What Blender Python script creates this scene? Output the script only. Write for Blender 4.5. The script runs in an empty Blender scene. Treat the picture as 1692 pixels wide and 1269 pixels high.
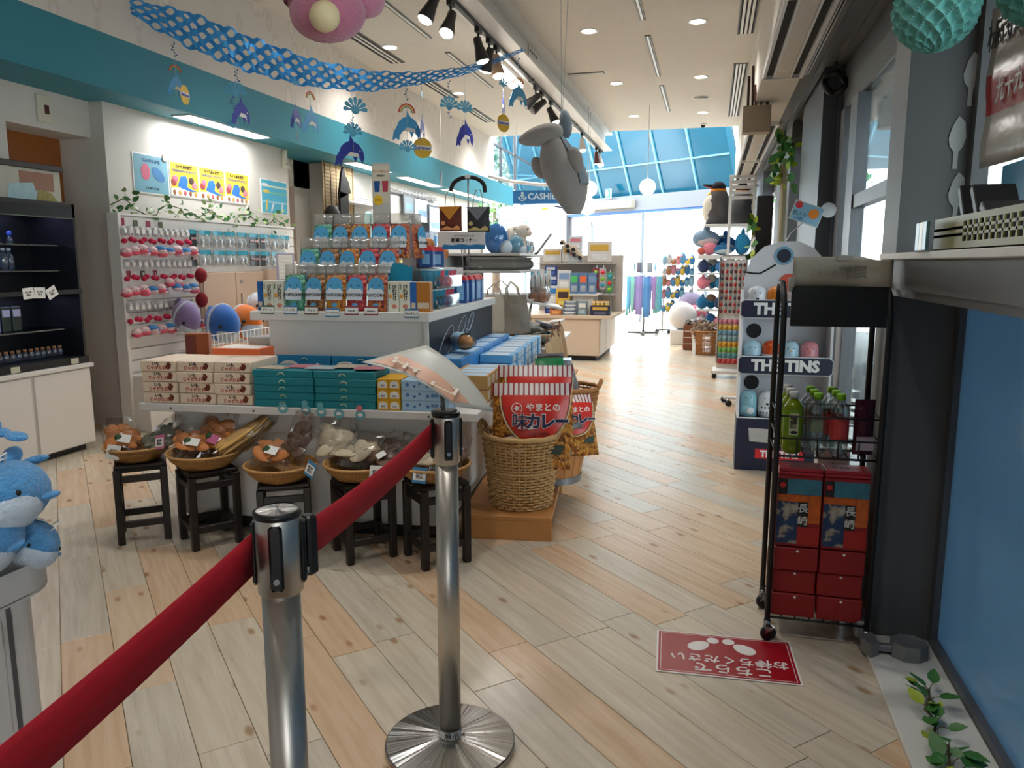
import bpy, math, random
from mathutils import Vector, Matrix, Euler
SC = bpy.context.scene
COL = SC.collection
RND = random.Random(11)
PI = math.pi

# ---------------------------------------------------------------- camera
cam_d = bpy.data.cameras.new('camera'); cam = bpy.data.objects.new('camera', cam_d); COL.objects.link(cam)
cam.location = (0, 0, 1.38)
cam.rotation_euler = (math.radians(90 - 8.93), 0, math.radians(14.4))
cam_d.sensor_width = 36.0; cam_d.lens = 36.0 * 1270.0 / 1692.0
cam_d.clip_start = 0.05; cam_d.clip_end = 200
SC.camera = cam

# ---------------------------------------------------------------- world, exposure
SC.view_settings.view_transform = 'Standard'; SC.view_settings.look = 'None'
SC.view_settings.gamma = 1.0; SC.view_settings.use_curve_mapping = False
SC.view_settings.exposure = 0.0
SC.cycles.use_denoising = True
SC.cycles.max_bounces = 7; SC.cycles.diffuse_bounces = 3; SC.cycles.glossy_bounces = 3
SC.cycles.transparent_max_bounces = 24; SC.cycles.transmission_bounces = 4
SC.cycles.sample_clamp_indirect = 4.0
SC.cycles.caustics_reflective = False; SC.cycles.caustics_refractive = False
W = bpy.data.worlds.new('sky'); SC.world = W; W.use_nodes = True
_bg = W.node_tree.nodes['Background']
_bg.inputs['Color'].default_value = (0.93, 0.97, 1.0, 1); _bg.inputs['Strength'].default_value = 8.0
sun_d = bpy.data.lights.new('sun', 'SUN'); sun_d.energy = 3.0; sun_d.angle = math.radians(2)
sun = bpy.data.objects.new('sun', sun_d); COL.objects.link(sun); sun.rotation_euler = (math.radians(-38), math.radians(12), 0)

def area(name, loc, rot, sx, sy, power, color=(1, .985, .96)):
    d = bpy.data.lights.new(name, 'AREA'); d.shape = 'RECTANGLE'; d.size = sx; d.size_y = sy; d.energy = power; d.color = color
    o = bpy.data.objects.new(name, d); COL.objects.link(o); o.location = loc; o.rotation_euler = rot
    return o
def spot(name, loc, target, power, angle=70, blend=.6, color=(1, .975, .94), r=.05):
    d = bpy.data.lights.new(name, 'SPOT'); d.energy = power; d.spot_size = math.radians(angle); d.spot_blend = blend; d.color = color; d.shadow_soft_size = r
    o = bpy.data.objects.new(name, d); COL.objects.link(o); o.location = loc
    o.rotation_euler = (Vector(target) - Vector(loc)).to_track_quat('-Z', 'Y').to_euler()
    return o

# ---------------------------------------------------------------- materials
def lin(c):
    return tuple((x / 255 / 12.92) if x / 255 <= .04045 else ((x / 255 + .055) / 1.055) ** 2.4 for x in c)
MATS = {}
def mat(name, rgb=None, rough=.55, metal=0., noise=0., nscale=8., bump=0., bscale=40., emit=0., spec=.5, coat=0., sheen=0., alpha=1.):
    if name in MATS: return MATS[name]
    m = bpy.data.materials.new(name); m.use_nodes = True; MATS[name] = m
    nt = m.node_tree; N = nt.nodes; L = nt.links; b = N['Principled BSDF']
    c = lin(rgb)
    b.inputs['Base Color'].default_value = (*c, 1); b.inputs['Roughness'].default_value = rough
    b.inputs['Metallic'].default_value = metal; b.inputs['Specular IOR Level'].default_value = spec
    b.inputs['Coat Weight'].default_value = coat; b.inputs['Coat Roughness'].default_value = .1
    b.inputs['Sheen Weight'].default_value = sheen
    b.inputs['Alpha'].default_value = alpha
    if emit: b.inputs['Emission Color'].default_value = (*c, 1); b.inputs['Emission Strength'].default_value = emit
    tc = N.new('ShaderNodeTexCoord')
    if noise:
        n = N.new('ShaderNodeTexNoise'); n.inputs['Scale'].default_value = nscale; n.inputs['Detail'].default_value = 4
        L.new(tc.outputs['Object'], n.inputs['Vector'])
        mx = N.new('ShaderNodeMix'); mx.data_type = 'RGBA'
        mx.inputs[6].default_value = (*[x * (1 - noise) for x in c], 1); mx.inputs[7].default_value = (*[min(1, x * (1 + noise)) for x in c], 1)
        L.new(n.outputs['Fac'], mx.inputs[0]); L.new(mx.outputs[2], b.inputs['Base Color'])
    if bump:
        n2 = N.new('ShaderNodeTexNoise'); n2.inputs['Scale'].default_value = bscale; n2.inputs['Detail'].default_value = 3
        L.new(tc.outputs['Object'], n2.inputs['Vector'])
        bp = N.new('ShaderNodeBump'); bp.inputs['Strength'].default_value = bump; bp.inputs['Distance'].default_value = .01
        L.new(n2.outputs['Fac'], bp.inputs['Height']); L.new(bp.outputs['Normal'], b.inputs['Normal'])
    return m
def clear(name, tint=(255, 255, 255), gloss=.12, rough=.08, fres=True, haze=0.):
    """thin clear plastic or window glass: transparent with a glossy coat and a little haze"""
    if name in MATS: return MATS[name]
    m = bpy.data.materials.new(name); m.use_nodes = True; MATS[name] = m
    nt = m.node_tree; N = nt.nodes; L = nt.links; N.remove(N['Principled BSDF']); out = N['Material Output']
    tr = N.new('ShaderNodeBsdfTransparent'); tr.inputs[0].default_value = (*lin(tint), 1)
    gl = N.new('ShaderNodeBsdfGlossy'); gl.inputs['Roughness'].default_value = rough
    mx = N.new('ShaderNodeMixShader')
    if fres:
        lw = N.new('ShaderNodeLayerWeight'); lw.inputs['Blend'].default_value = .25
        mp = N.new('ShaderNodeMapRange'); mp.inputs['To Min'].default_value = gloss; mp.inputs['To Max'].default_value = .6
        L.new(lw.outputs['Fresnel'], mp.inputs['Value']); L.new(mp.outputs['Result'], mx.inputs[0])
    else: mx.inputs[0].default_value = gloss
    L.new(tr.outputs[0], mx.inputs[1]); L.new(gl.outputs[0], mx.inputs[2])
    if haze:
        df = N.new('ShaderNodeBsdfDiffuse'); df.inputs[0].default_value = (*lin(tint), 1)
        m2 = N.new('ShaderNodeMixShader'); m2.inputs[0].default_value = haze
        L.new(mx.outputs[0], m2.inputs[1]); L.new(df.outputs[0], m2.inputs[2]); L.new(m2.outputs[0], out.inputs[0])
    else: L.new(mx.outputs[0], out.inputs[0])
    return m
def graph(name, rough=.5):
    """new material; returns material, nodes, links, principled and object coordinates"""
    m = bpy.data.materials.new(name); m.use_nodes = True; MATS[name] = m
    N = m.node_tree.nodes; L = m.node_tree.links; b = N['Principled BSDF']; b.inputs['Roughness'].default_value = rough
    tc = N.new('ShaderNodeTexCoord')
    return m, N, L, b, tc
def ramp(N, stops, interp='LINEAR'):
    r = N.new('ShaderNodeValToRGB'); r.color_ramp.interpolation = interp
    e = r.color_ramp.elements
    while len(e) < len(stops): e.new(.5)
    for i, (p, c) in enumerate(stops): e[i].position = p; e[i].color = (*lin(c), 1)
    return r

# ---------------------------------------------------------------- mesh builder
class MB:
    def __init__(s): s.v = []; s.f = []; s.m = []; s.sm = []
    def add(s, vs, fs, m=0, smooth=False, X=None):
        k = len(s.v)
        s.v += [tuple(X @ Vector(p)) if X else tuple(p) for p in vs]
        s.f += [tuple(i + k for i in f) for f in fs]; s.m += [m] * len(fs); s.sm += [smooth] * len(fs)
        return s
    def box(s, x0, x1, y0, y1, z0, z1, m=0, X=None):
        vs = [(x, y, z) for z in (z0, z1) for y in (y0, y1) for x in (x0, x1)]
        return s.add(vs, [(0, 2, 3, 1), (4, 5, 7, 6), (0, 1, 5, 4), (2, 6, 7, 3), (0, 4, 6, 2), (1, 3, 7, 5)], m, False, X)
    def bbox(s, x0, x1, y0, y1, z0, z1, b=.004, m=0, X=None):
        """box with chamfered edges"""
        vs = []; b = min(b, (x1 - x0) * .45, (y1 - y0) * .45, (z1 - z0) * .45)
        for z, i in ((z0, b), (z0 + b, 0), (z1 - b, 0), (z1, b)):
            for (x, y) in ((x0 + i + b, y0 + i), (x1 - i - b, y0 + i), (x1 - i, y0 + i + b), (x1 - i, y1 - i - b), (x1 - i - b, y1 - i), (x0 + i + b, y1 - i), (x0 + i, y1 - i - b), (x0 + i, y0 + i + b)):
                vs.append((x, y, z))
        fs = [tuple(range(7, -1, -1)), tuple(range(24, 32))]
        for r in range(3):
            for k in range(8): fs.append((r * 8 + k, r * 8 + (k + 1) % 8, r * 8 + 8 + (k + 1) % 8, r * 8 + 8 + k))
        return s.add(vs, fs, m, False, X)
    def quad(s, a, b, c, d, m=0): return s.add([a, b, c, d], [(0, 1, 2, 3)], m)
    def prism(s, pts, h0, h1, m=0, X=None, axis='z', smooth=False):
        """2-D outline extruded from h0 to h1 along axis ('y': outline in x,z)"""
        n = len(pts)
        f3 = (lambda p, h: (p[0], p[1], h)) if axis == 'z' else ((lambda p, h: (p[0], h, p[1])) if axis == 'y' else (lambda p, h: (h, p[0], p[1])))
        vs = [f3(p, h0) for p in pts] + [f3(p, h1) for p in pts]
        s.add(vs, [tuple(range(n - 1, -1, -1)), tuple(range(n, 2 * n))], m, False, X)
        k = len(s.v) - 2 * n
        for i in range(n): s.f.append((k + i, k + (i + 1) % n, k + n + (i + 1) % n, k + n + i)); s.m.append(m); s.sm.append(smooth)
        return s
    def lathe(s, prof, n=20, m=0, X=None, smooth=True, caps=True):
        vs = []; fs = []
        for (r, z) in prof:
            for k in range(n): a = 2 * PI * k / n; vs.append((r * math.cos(a), r * math.sin(a), z))
        for i in range(len(prof) - 1):
            for k in range(n): fs.append((i * n + k, i * n + (k + 1) % n, (i + 1) * n + (k + 1) % n, (i + 1) * n + k))
        s.add(vs, fs, m, smooth, X)
        if caps:
            k0 = len(s.v) - len(vs)
            if prof[0][0] > 1e-5: s.f.append(tuple(k0 + k for k in range(n - 1, -1, -1))); s.m.append(m); s.sm.append(False)
            if prof[-1][0] > 1e-5: s.f.append(tuple(k0 + (len(prof) - 1) * n + k for k in range(n))); s.m.append(m); s.sm.append(False)
        return s
    def cyl(s, x, y, z0, z1, r, n=16, m=0, r2=None): return s.lathe([(r, z0), (r if r2 is None else r2, z1)], n, m, Matrix.Translation((x, y, 0)))
    def rod(s, a, b, r, n=8, m=0, r2=None):
        a = Vector(a); b = Vector(b); d = b - a
        X = Matrix.Translation(a) @ d.to_track_quat('Z', 'Y').to_matrix().to_4x4()
        return s.lathe([(r, 0), (r if r2 is None else r2, d.length)], n, m, X)
    def tube(s, pts, r, n=8, m=0, closed=False):
        P = [Vector(p) for p in pts]; k = len(P); vs = []; fs = []
        rr = r if isinstance(r, (list, tuple)) else [r] * k
        up = Vector((0, 0, 1)); prev = None
        for i, p in enumerate(P):
            t = ((P[(i + 1) % k] if closed or i < k - 1 else P[i]) - (P[i - 1] if closed or i > 0 else P[i])).normalized()
            u = (prev - t * prev.dot(t)) if prev else t.orthogonal()
            if u.length < 1e-6: u = t.orthogonal()
            u.normalize(); w = t.cross(u); prev = u
            for j in range(n): a = 2 * PI * j / n; vs.append(p + (u * math.cos(a) + w * math.sin(a)) * rr[i])
        seg = k if closed else k - 1
        for i in range(seg):
            i2 = (i + 1) % k
            for j in range(n): fs.append((i * n + j, i * n + (j + 1) % n, i2 * n + (j + 1) % n, i2 * n + j))
        if not closed: fs += [tuple(range(n - 1, -1, -1)), tuple((k - 1) * n + j for j in range(n))]
        return s.add(vs, fs, m, True)
    def ell(s, c, r, m=0, nu=14, nv=9, X=None, taper=0.):
        """ellipsoid; taper < 0 narrows towards +x"""
        vs = []; fs = []
        for i in range(nv + 1):
            t = PI * i / nv - PI / 2
            for k in range(nu):
                a = 2 * PI * k / nu; x = math.sin(t); w = math.cos(t) * (1 + taper * x)
                vs.append((c[0] + r[0] * x, c[1] + r[1] * w * math.cos(a), c[2] + r[2] * w * math.sin(a)))
        for i in range(nv):
            for k in range(nu): fs.append((i * nu + k, i * nu + (k + 1) % nu, (i + 1) * nu + (k + 1) % nu, (i + 1) * nu + k))
        return s.add(vs, fs, m, True, X)
    def sheet(s, fn, nu, nv, m=0, smooth=True, mf=None):
        """grid surface fn(u, v) with u, v in 0..1"""
        k = len(s.v)
        for j in range(nv + 1):
            for i in range(nu + 1): s.v.append(tuple(fn(i / nu, j / nv)))
        for j in range(nv):
            for i in range(nu):
                a = k + j * (nu + 1) + i; s.f.append((a, a + 1, a + nu + 2, a + nu + 1)); s.m.append(mf((i + .5) / nu, (j + .5) / nv) if mf else m); s.sm.append(smooth)
        return s
    def pillow(s, w, h, t, m=0, X=None, n=6, crimp=0., mf=None):
        """flat bag w wide (x), h tall (z), t thick (y), edges pinched; faces -y"""
        for sd in (-1, 1):
            def fn(u, v, sd=sd):
                b = (1 - abs(2 * u - 1) ** 2.5) * (1 - abs(2 * v - 1) ** 2.5)
                p = Vector(((u - .5) * w * (1 - crimp * (1 - abs(2 * v - 1))), sd * t * .5 * b, v * h))
                return X @ p if X else p
            k = len(s.f); s.sheet(fn if sd < 0 else (lambda u, v, fn=fn: fn(1 - u, v)), n, n, m, True, mf)
        return s
    def mesh(s, name, mats):
        me = bpy.data.meshes.new(name); me.from_pydata(s.v, [], s.f)
        for x in mats: me.materials.append(x)
        me.polygons.foreach_set('material_index', s.m); me.polygons.foreach_set('use_smooth', s.sm); me.update()
        return me
    def build(s, name, mats, parent=None, X=None, label=None, cat=None, group=None, kind=None, thick=0.):
        if not isinstance(mats, (list, tuple)): mats = [mats]
        o = put(name, s.mesh(name, mats), parent, X, label, cat, group, kind)
        if thick: md = o.modifiers.new('thickness', 'SOLIDIFY'); md.thickness = thick; md.offset = 0
        return o
def tag(o, label=None, cat=None, group=None, kind=None):
    if label: o['label'] = label
    if cat: o['category'] = cat
    if group: o['group'] = group
    if kind: o['kind'] = kind
    return o
def put(name, me, parent=None, X=None, label=None, cat=None, group=None, kind=None):
    o = bpy.data.objects.new(name, me); COL.objects.link(o)
    if parent: o.parent = parent
    if X is not None: o.matrix_local = X
    return tag(o, label, cat, group, kind)
def thing(name, label, cat, X=None, group=None, kind=None):
    return put(name, None, None, X, label, cat, group, kind)
def at(x, y, z=0, rz=0, rx=0, ry=0, s=1.):
    X = Matrix.Translation((x, y, z)) @ Euler((math.radians(rx), math.radians(ry), math.radians(rz))).to_matrix().to_4x4()
    return X @ Matrix.Scale(s, 4) if s != 1. else X
def dup(o, X=None, label=None, group=None, parent=None):
    c = o.copy(); COL.objects.link(c)
    if parent: c.parent = parent
    if X is not None: c.matrix_local = X
    if label: c['label'] = label
    if group: c['group'] = group
    for ch in list(o.children): dup(ch, parent=c)
    return c
# the sales table in the middle stands five degrees askew: u to its right, v to its back
TX = at(-2.689, 3.379, 0, 5)
def T(u, v, z=0, rz=0, rx=0, ry=0, s=1.): return TX @ at(u, v, z, rz, rx, ry, s)
ORD = ['first', 'second', 'third', 'fourth', 'fifth', 'sixth', 'seventh', 'eighth', 'ninth', 'tenth', 'eleventh', 'twelfth', 'thirteenth', 'fourteenth', 'fifteenth', 'sixteenth', 'seventeenth', 'eighteenth', 'nineteenth', 'twentieth', 'twenty-first', 'twenty-second', 'twenty-third', 'twenty-fourth', 'twenty-fifth', 'twenty-sixth']
_TXT = {}
def text(s, size, m, parent, X, bold=0., name='lettering', ext=.0006, space=1., label=None):
    """lettering lying in the local x-y plane of X, centred"""
    key = (s, size, bold, ext, space, m.name)
    if key not in _TXT:
        cu = bpy.data.curves.new('lettering', 'FONT'); cu.body = s; cu.size = size; cu.align_x = 'CENTER'; cu.align_y = 'CENTER'
        cu.offset = bold; cu.extrude = ext; cu.resolution_u = 2; cu.space_line = space
        o = bpy.data.objects.new('lettering', cu)
        me = bpy.data.meshes.new_from_object(o); me.materials.clear(); me.materials.append(m)
        bpy.data.objects.remove(o); bpy.data.curves.remove(cu); _TXT[key] = me
    return put(name, _TXT[key], parent, X, label)
FRONT = Matrix.Rotation(PI / 2, 4, 'X')     # text x-y plane -> upright, facing -y
# ================================================================ the shell
def plank_material(name, c0, c1, knot):
    m, N, L, b, tc = graph(name, .24)
    oi = N.new('ShaderNodeObjectInfo'); ad = N.new('ShaderNodeVectorMath'); ad.operation = 'ADD'
    L.new(tc.outputs['Object'], ad.inputs[0]); L.new(oi.outputs['Location'], ad.inputs[1])
    mp = N.new('ShaderNodeMapping'); mp.inputs['Scale'].default_value = (1.6, 22, 1); L.new(ad.outputs[0], mp.inputs['Vector'])
    n = N.new('ShaderNodeTexNoise'); n.inputs['Scale'].default_value = 1.6; n.inputs['Detail'].default_value = 6; n.inputs['Distortion'].default_value = .6
    L.new(mp.outputs[0], n.inputs['Vector'])
    r = ramp(N, [(.3, c0), (.72, c1)]); L.new(n.outputs['Fac'], r.inputs[0])
    mp2 = N.new('ShaderNodeMapping'); mp2.inputs['Scale'].default_value = (4.2, 9.5, 1); L.new(ad.outputs[0], mp2.inputs['Vector'])
    v = N.new('ShaderNodeTexVoronoi'); v.inputs['Scale'].default_value = 1.0; L.new(mp2.outputs[0], v.inputs['Vector'])
    kr = ramp(N, [(.07, (255, 255, 255)), (.17, (0, 0, 0))]); L.new(v.outputs['Distance'], kr.inputs[0])
    mx = N.new('ShaderNodeMix'); mx.data_type = 'RGBA'; L.new(r.outputs[0], mx.inputs[6]); mx.inputs[7].default_value = (*lin(knot), 1)
    ml = N.new('ShaderNodeMath'); ml.operation = 'MULTIPLY'; ml.inputs[1].default_value = .8; L.new(kr.outputs[0], ml.inputs[0]); L.new(ml.outputs[0], mx.inputs[0])
    L.new(mx.outputs[2], b.inputs['Base Color'])
    mp3 = N.new('ShaderNodeMapping'); mp3.inputs['Scale'].default_value = (6, 90, 1); L.new(ad.outputs[0], mp3.inputs['Vector'])
    n3 = N.new('ShaderNodeTexNoise'); n3.inputs['Scale'].default_value = 2; L.new(mp3.outputs[0], n3.inputs['Vector'])
    bp = N.new('ShaderNodeBump'); bp.inputs['Strength'].default_value = .26; bp.inputs['Distance'].default_value = .004
    L.new(n3.outputs['Fac'], bp.inputs['Height']); L.new(bp.outputs['Normal'], b.inputs['Normal'])
    b.inputs['Specular IOR Level'].default_value = .5
    return m
PLK = [plank_material('pale_ash_plank', (196, 180, 156), (218, 206, 184), (158, 116, 76)), plank_material('grey_ash_plank', (190, 178, 158), (214, 203, 184), (156, 116, 80)),
       plank_material('tan_pine_plank', (204, 170, 136), (220, 192, 160), (146, 88, 48)), plank_material('honey_pine_plank', (208, 180, 148), (222, 198, 170), (150, 96, 56))]
GROUT = mat('floor_joint', (120, 92, 66), .8)
floor = MB().box(-6.2, 1.0, -4, 22.5, -.12, -.006).build('floor', GROUT, kind='structure', label='pale wood plank shop floor laid diagonally', cat=None)
PW, PLN, PA = .165, .915, math.radians(-45)
ca, sa = math.cos(PA), math.sin(PA)
planks = []
for r in range(-80, 110):
    off = RND.random() * PLN
    for k in range(-18, 16):
        x = off + k * PLN + PLN / 2; y = r * PW
        wx, wy = x * ca - y * sa, x * sa + y * ca
        if -5.6 < wx < 1.3 and .9 < wy < 20.5:
            t = wy * .97 - wx * .24; px = (wx * .97 + wy * .24) / max(t, .2)
            if t > .9 and -.95 < px < .85: planks.append((t + (9 if abs(px) > .72 else 0), x, y, wx, wy, RND.choice([0, 0, 1, 1, 2, 2, 3])))
planks.sort()
_pl = []
for i in range(4):
    _pl.append(MB().bbox(-PLN / 2 + .0012, PLN / 2 - .0012, -PW / 2 + .001, PW / 2 - .001, -.012, 0, .0012).mesh('plank', [PLK[i]]))
for (t, x, y, wx, wy, c) in planks[:300]:
    put('plank', _pl[c], floor, Matrix.Translation((wx, wy, RND.uniform(-.0006, 0))) @ Matrix.Rotation(PA, 4, 'Z'))
far_p = MB()
for (t, x, y, wx, wy, c) in planks[300:]:
    far_p.box(x - PLN / 2 + .0012, x + PLN / 2 - .0012, y - PW / 2 + .001, y + PW / 2 - .001, -.012, RND.uniform(-.0008, -.0002), c)
far_p.build('distant_planks', PLK, floor, Matrix.Rotation(PA, 4, 'Z'), kind='stuff')

WALL = mat('white_wall_paper', (214, 208, 198), .75, noise=.03, nscale=3, bump=.15, bscale=180)
def leaf_wallpaper():
    m, N, L, b, tc = graph('leaf_wallpaper', .7)
    mp = N.new('ShaderNodeMapping'); mp.inputs['Scale'].default_value = (1, 5, 2.4); L.new(tc.outputs['Object'], mp.inputs['Vector'])
    v = N.new('ShaderNodeTexVoronoi'); v.inputs['Scale'].default_value = 1.1; L.new(mp.outputs[0], v.inputs['Vector'])
    r = ramp(N, [(.25, (222, 216, 208)), (.33, (205, 198, 189)), (.4, (216, 210, 202))]); L.new(v.outputs['Distance'], r.inputs[0]); L.new(r.outputs[0], b.inputs['Base Color'])
    bp = N.new('ShaderNodeBump'); bp.inputs['Strength'].default_value = .25; bp.inputs['Distance'].default_value = .01; L.new(v.outputs['Distance'], bp.inputs['Height']); L.new(bp.outputs[0], b.inputs['Normal'])
    return m
TEAL = mat('teal_paint', (44, 128, 146), .6, noise=.02, nscale=2)
CEIL = mat('ceiling_plaster', (208, 205, 199), .85, noise=.05, nscale=14, bump=.6, bscale=60)
STEEL = mat('dark_grey_steel', (92, 96, 102), .45, .3, noise=.05, nscale=3)
STEELD = mat('charcoal_steel', (98, 98, 98), .5, .2, noise=.04, nscale=3)
ALU = mat('satin_aluminium', (168, 170, 174), .35, .8)
FRM = mat('grey_frame_metal', (122, 124, 128), .4, .4)
WHITE = mat('white_laminate', (226, 222, 216), .45, noise=.015, nscale=2)
WMET = mat('white_metal', (232, 232, 230), .35)
BLACK = mat('matt_black', (20, 20, 22), .5)
DARK = mat('dark_slot', (14, 14, 16), .8)
EMW = mat('lamp_white', (255, 250, 240), emit=9)
EMS = mat('tube_white', (250, 252, 255), emit=6)
GLASS = clear('window_glass', (240, 248, 250), .04, .02)

# ceiling and its fixtures
MB().box(-4.2, .36, -4, 14.72, 3.78, 3.92).build('ceiling', CEIL, kind='structure')
# left side: upper wall with wallpaper, teal soffit, display wall, recesses
MB().box(-4.36, -4.2, -4, 14.93, 2.98, 3.8).build('wall_upper_left', leaf_wallpaper(), kind='structure')
MB().box(-5.6, -4.2, -4, 16.46, 2.67, 2.98).box(-4.23, -4.2, -4, 16.46, 2.60, 2.67).build('trim_1', TEAL, kind='structure', label='teal painted soffit band along the left wall')
BROWN = mat('brown_veneer', (150, 84, 30), .5, noise=.12, nscale=6)
b = MB()
b.box(-4.96, -4.8, 5.43, 8.25, 0, 2.672).box(-5.3, -4.93, 2.0, 4.64, 0, 2.672).box(-5.3, -4.93, 4.64, 5.45, 2.385, 2.672)
b.box(-5.3, -4.96, 5.43, 5.5, 0, 2.672).box(-5.3, -4.96, 8.18, 8.25, 0, 2.672)
b.box(-5.3, -5.16, 8.25, 9.4, 2.34, 2.672).box(-5.3, -5.16, 9.0, 9.4, 0, 2.672).box(-5.3, -4.9, 9.4, 9.5, 0, 2.672)
b.box(-5.1, -4.98, 9.5, 16.46, 0, 2.672).box(-5.3, -4.2, -4, -3.9, 0, 3.9)
b.box(-5.3, -4.93, -4, 2.0, 0, 2.672)
b.build('wall_left', WALL, kind='structure')
MB().box(-4.2, 1.2, -4.1, -4, 0, 3.9).build('wall_back', WALL, kind='structure')
MB().box(-4.81, -4.785, 5.43, 8.25, 0, .07).box(-5.0, -4.8, 5.415, 5.43, 0, .07).build('baseboard_left', mat('beige_skirting', (176, 160, 138), .6), kind='structure')
MB().box(-5.4, -5.24, 4.6, 5.45, 0, 2.44).box(-5.24, -5.225, 4.62, 4.65, 0, 2.42).build('door_1', BROWN, kind='structure', label='brown veneer door behind the black display case')
MB().box(-5.4, -5.24, 8.25, 9.0, 0, 2.34).build('door_2', BROWN, kind='structure', label='brown door in the recess past the posters')
sw = thing('wall_switch_plate', 'cream switch plate with dark red window above the brown door', 'switch plate', at(-4.93, 4.98, 2.53))
MB().bbox(0, .012, -.065, .065, -.1, .1, .004).build('plate', mat('cream_plastic', (214, 206, 184), .4), sw)
MB().bbox(.012, .018, .0, .04, -.035, .03, .002).build('window', mat('dark_red_lens', (80, 20, 22), .3), sw)
SW2 = thing('wall_hook_bracket', 'beige bracket at the top corner of the poster wall', 'bracket', at(-4.8, 8.15, 2.55))
MB().bbox(0, .04, -.03, .03, -.1, .1, .006).build('plate', mat('cream_plastic', (214, 206, 184)), SW2); MB().rod((.04, 0, -.05), (.09, 0, -.1), .01).build('hook', mat('cream_plastic', (0, 0, 0)), SW2)
# soffit fluorescent fittings
for i, (y0, y1) in enumerate(((6.1, 7.35), (9.4, 10.5), (11.15, 12.65), (13.1, 14.6), (14.9, 16.2))):
    lb = ['long bright strip light in teal soffit above the posters', 'strip light in teal soffit near the rattan blind', 'third strip light in teal soffit, above the wire pegs', 'fourth strip light in teal soffit, behind the tote bag hoop', 'farthest strip light in teal soffit, towards the cashier'][i]
    o = thing('soffit_light', lb, 'ceiling light', at(-4.56, (y0 + y1) / 2, 2.67), 'strip lights under the teal soffit'); h = (y1 - y0) / 2
    MB().box(-.1, .1, -h - .02, h + .02, -.012, 0).build('housing', WMET, o); MB().box(-.085, .085, -h, h, -.016, -.012).build('diffuser', EMS, o)
    area('soffit_lamp', (-4.56, (y0 + y1) / 2, 2.64), (0, 0, 0), .16, 2 * h, 16 if i else 22, (.97, .98, 1))
# recessed downlights
DLS = [(-3.6, 8.5), (-3.6, 10.95), (-3.6, 13.4), (-1.34, 8.45), (-1.34, 10.88), (-1.34, 13.3), (-.23, 8.4), (-.23, 10.8), (-.23, 13.28), (-3.3, 5.95), (-1.34, 5.98), (-.23, 5.95), (-2.9, 3.5), (-1.34, 3.5), (-.23, 3.5), (-2.9, 1.05), (-1.34, 1.05), (-.23, 1.05), (-1.8, -1.6)]
dl = thing('downlight', 'x', 'ceiling light', None, 'recessed downlights in the plaster ceiling')
MB().lathe([(.07, -.002), (.1, -.006), (.1, 0)], 24, caps=False).build('ring', WMET, dl); MB().lathe([(.075, -.004), (.0, -.0041)], 24).build('lamp', EMW, dl)
rowlab = {-3.6: 'over the left aisle', -1.34: 'just right of the white beam', -.23: 'nearest the right ceiling edge'}
for i, (x, y) in enumerate(DLS):
    o = dl if i == 0 else dup(dl)
    o.location = (x, y, 3.78)
    n = {8.5: 'nearest', 8.45: 'nearest', 8.4: 'nearest', 10.95: 'middle', 10.88: 'middle', 10.8: 'middle'}.get(y, 'farthest')
    o['label'] = ('%s round ceiling downlight of the row %s' % (n, rowlab[x])) if i < 9 else '%s round ceiling downlight of those above the top of the frame' % ORD[i - 9]
    spot('downlight_lamp', (x, y, 3.75), (x, y, 0), 90 if y > 6.5 else 54, 130 if y > 6.5 else 100, .8)
# slots and grilles in the ceiling
def ceiling_slot(x0, x1, y0, y1, label, fins=1, name='ceiling_slot'):
    o = thing(name, label, 'vent', at((x0 + x1) / 2, (y0 + y1) / 2, 3.78)); w = (x1 - x0) / 2; h = (y1 - y0) / 2
    b = MB(); f = .012
    b.box(-w, -w + f, -h, h, -.01, 0).box(w - f, w, -h, h, -.01, 0).box(-w, w, -h, -h + f, -.01, 0).box(-w, w, h - f, h, -.01, 0).build('frame', STEELD, o)
    MB().box(-w + f, w - f, -h + f, h - f, -.003, 0).build('recess', DARK, o)
    for k in range(fins):
        c = -w + (k + 1) * 2 * w / (fins + 1)
        if w < h: MB().box(c - .012, c + .012, -h + f, h - f, -.012, -.001).build('fin', WMET, o)
        else: MB().box(-w + f, w - f, -.012, .012, -.012, -.001).build('fin', WMET, o)
for i, (y0, y1) in enumerate(((6.2, 8.2), (8.75, 10.6), (11.16, 13.0))): ceiling_slot(-.79, -.73, y0, y1, '%s narrow ceiling slot in the middle line of slots' % ['nearest', 'second', 'farthest'][i])
ceiling_slot(-1.88, -1.42, 10.2, 10.28, 'short crosswise ceiling slot beside the white beam')
for i, (y0, y1) in enumerate(((7.84, 9.14), (10.0, 11.2), (12.0, 13.2))): ceiling_slot(-3.86, -3.68, y0, y1, '%s wide grille along the wallpapered wall' % ['nearest', 'second', 'farthest'][i], 2, 'ceiling_grille')
for i, (y0, y1) in enumerate(((6.4, 8.26), (8.85, 10.7))): ceiling_slot(-3.07, -3.01, y0, y1, '%s thin ceiling slot left of the white beam' % ['nearer', 'farther'][i])
for i, (y0, y1) in enumerate(((7.2, 8.93), (10.2, 13.7))): ceiling_slot(.165, .335, y0, y1, '%s three-slot air grille at the right ceiling edge' % ['nearer', 'farther'][i], 3, 'air_grille')
o = thing('ceiling_speaker', 'flat round grey speaker cover in the ceiling', 'speaker', at(-.25, 12.1, 3.78)); MB().lathe([(.12, -.006), (.0, -.012)], 24).build('grille', mat('speaker_grey', (150, 148, 144), .6), o)
MB().lathe([(.125, 0), (.125, -.007), (.11, -.007)], 24, caps=False).build('rim', WMET, o)
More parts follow.
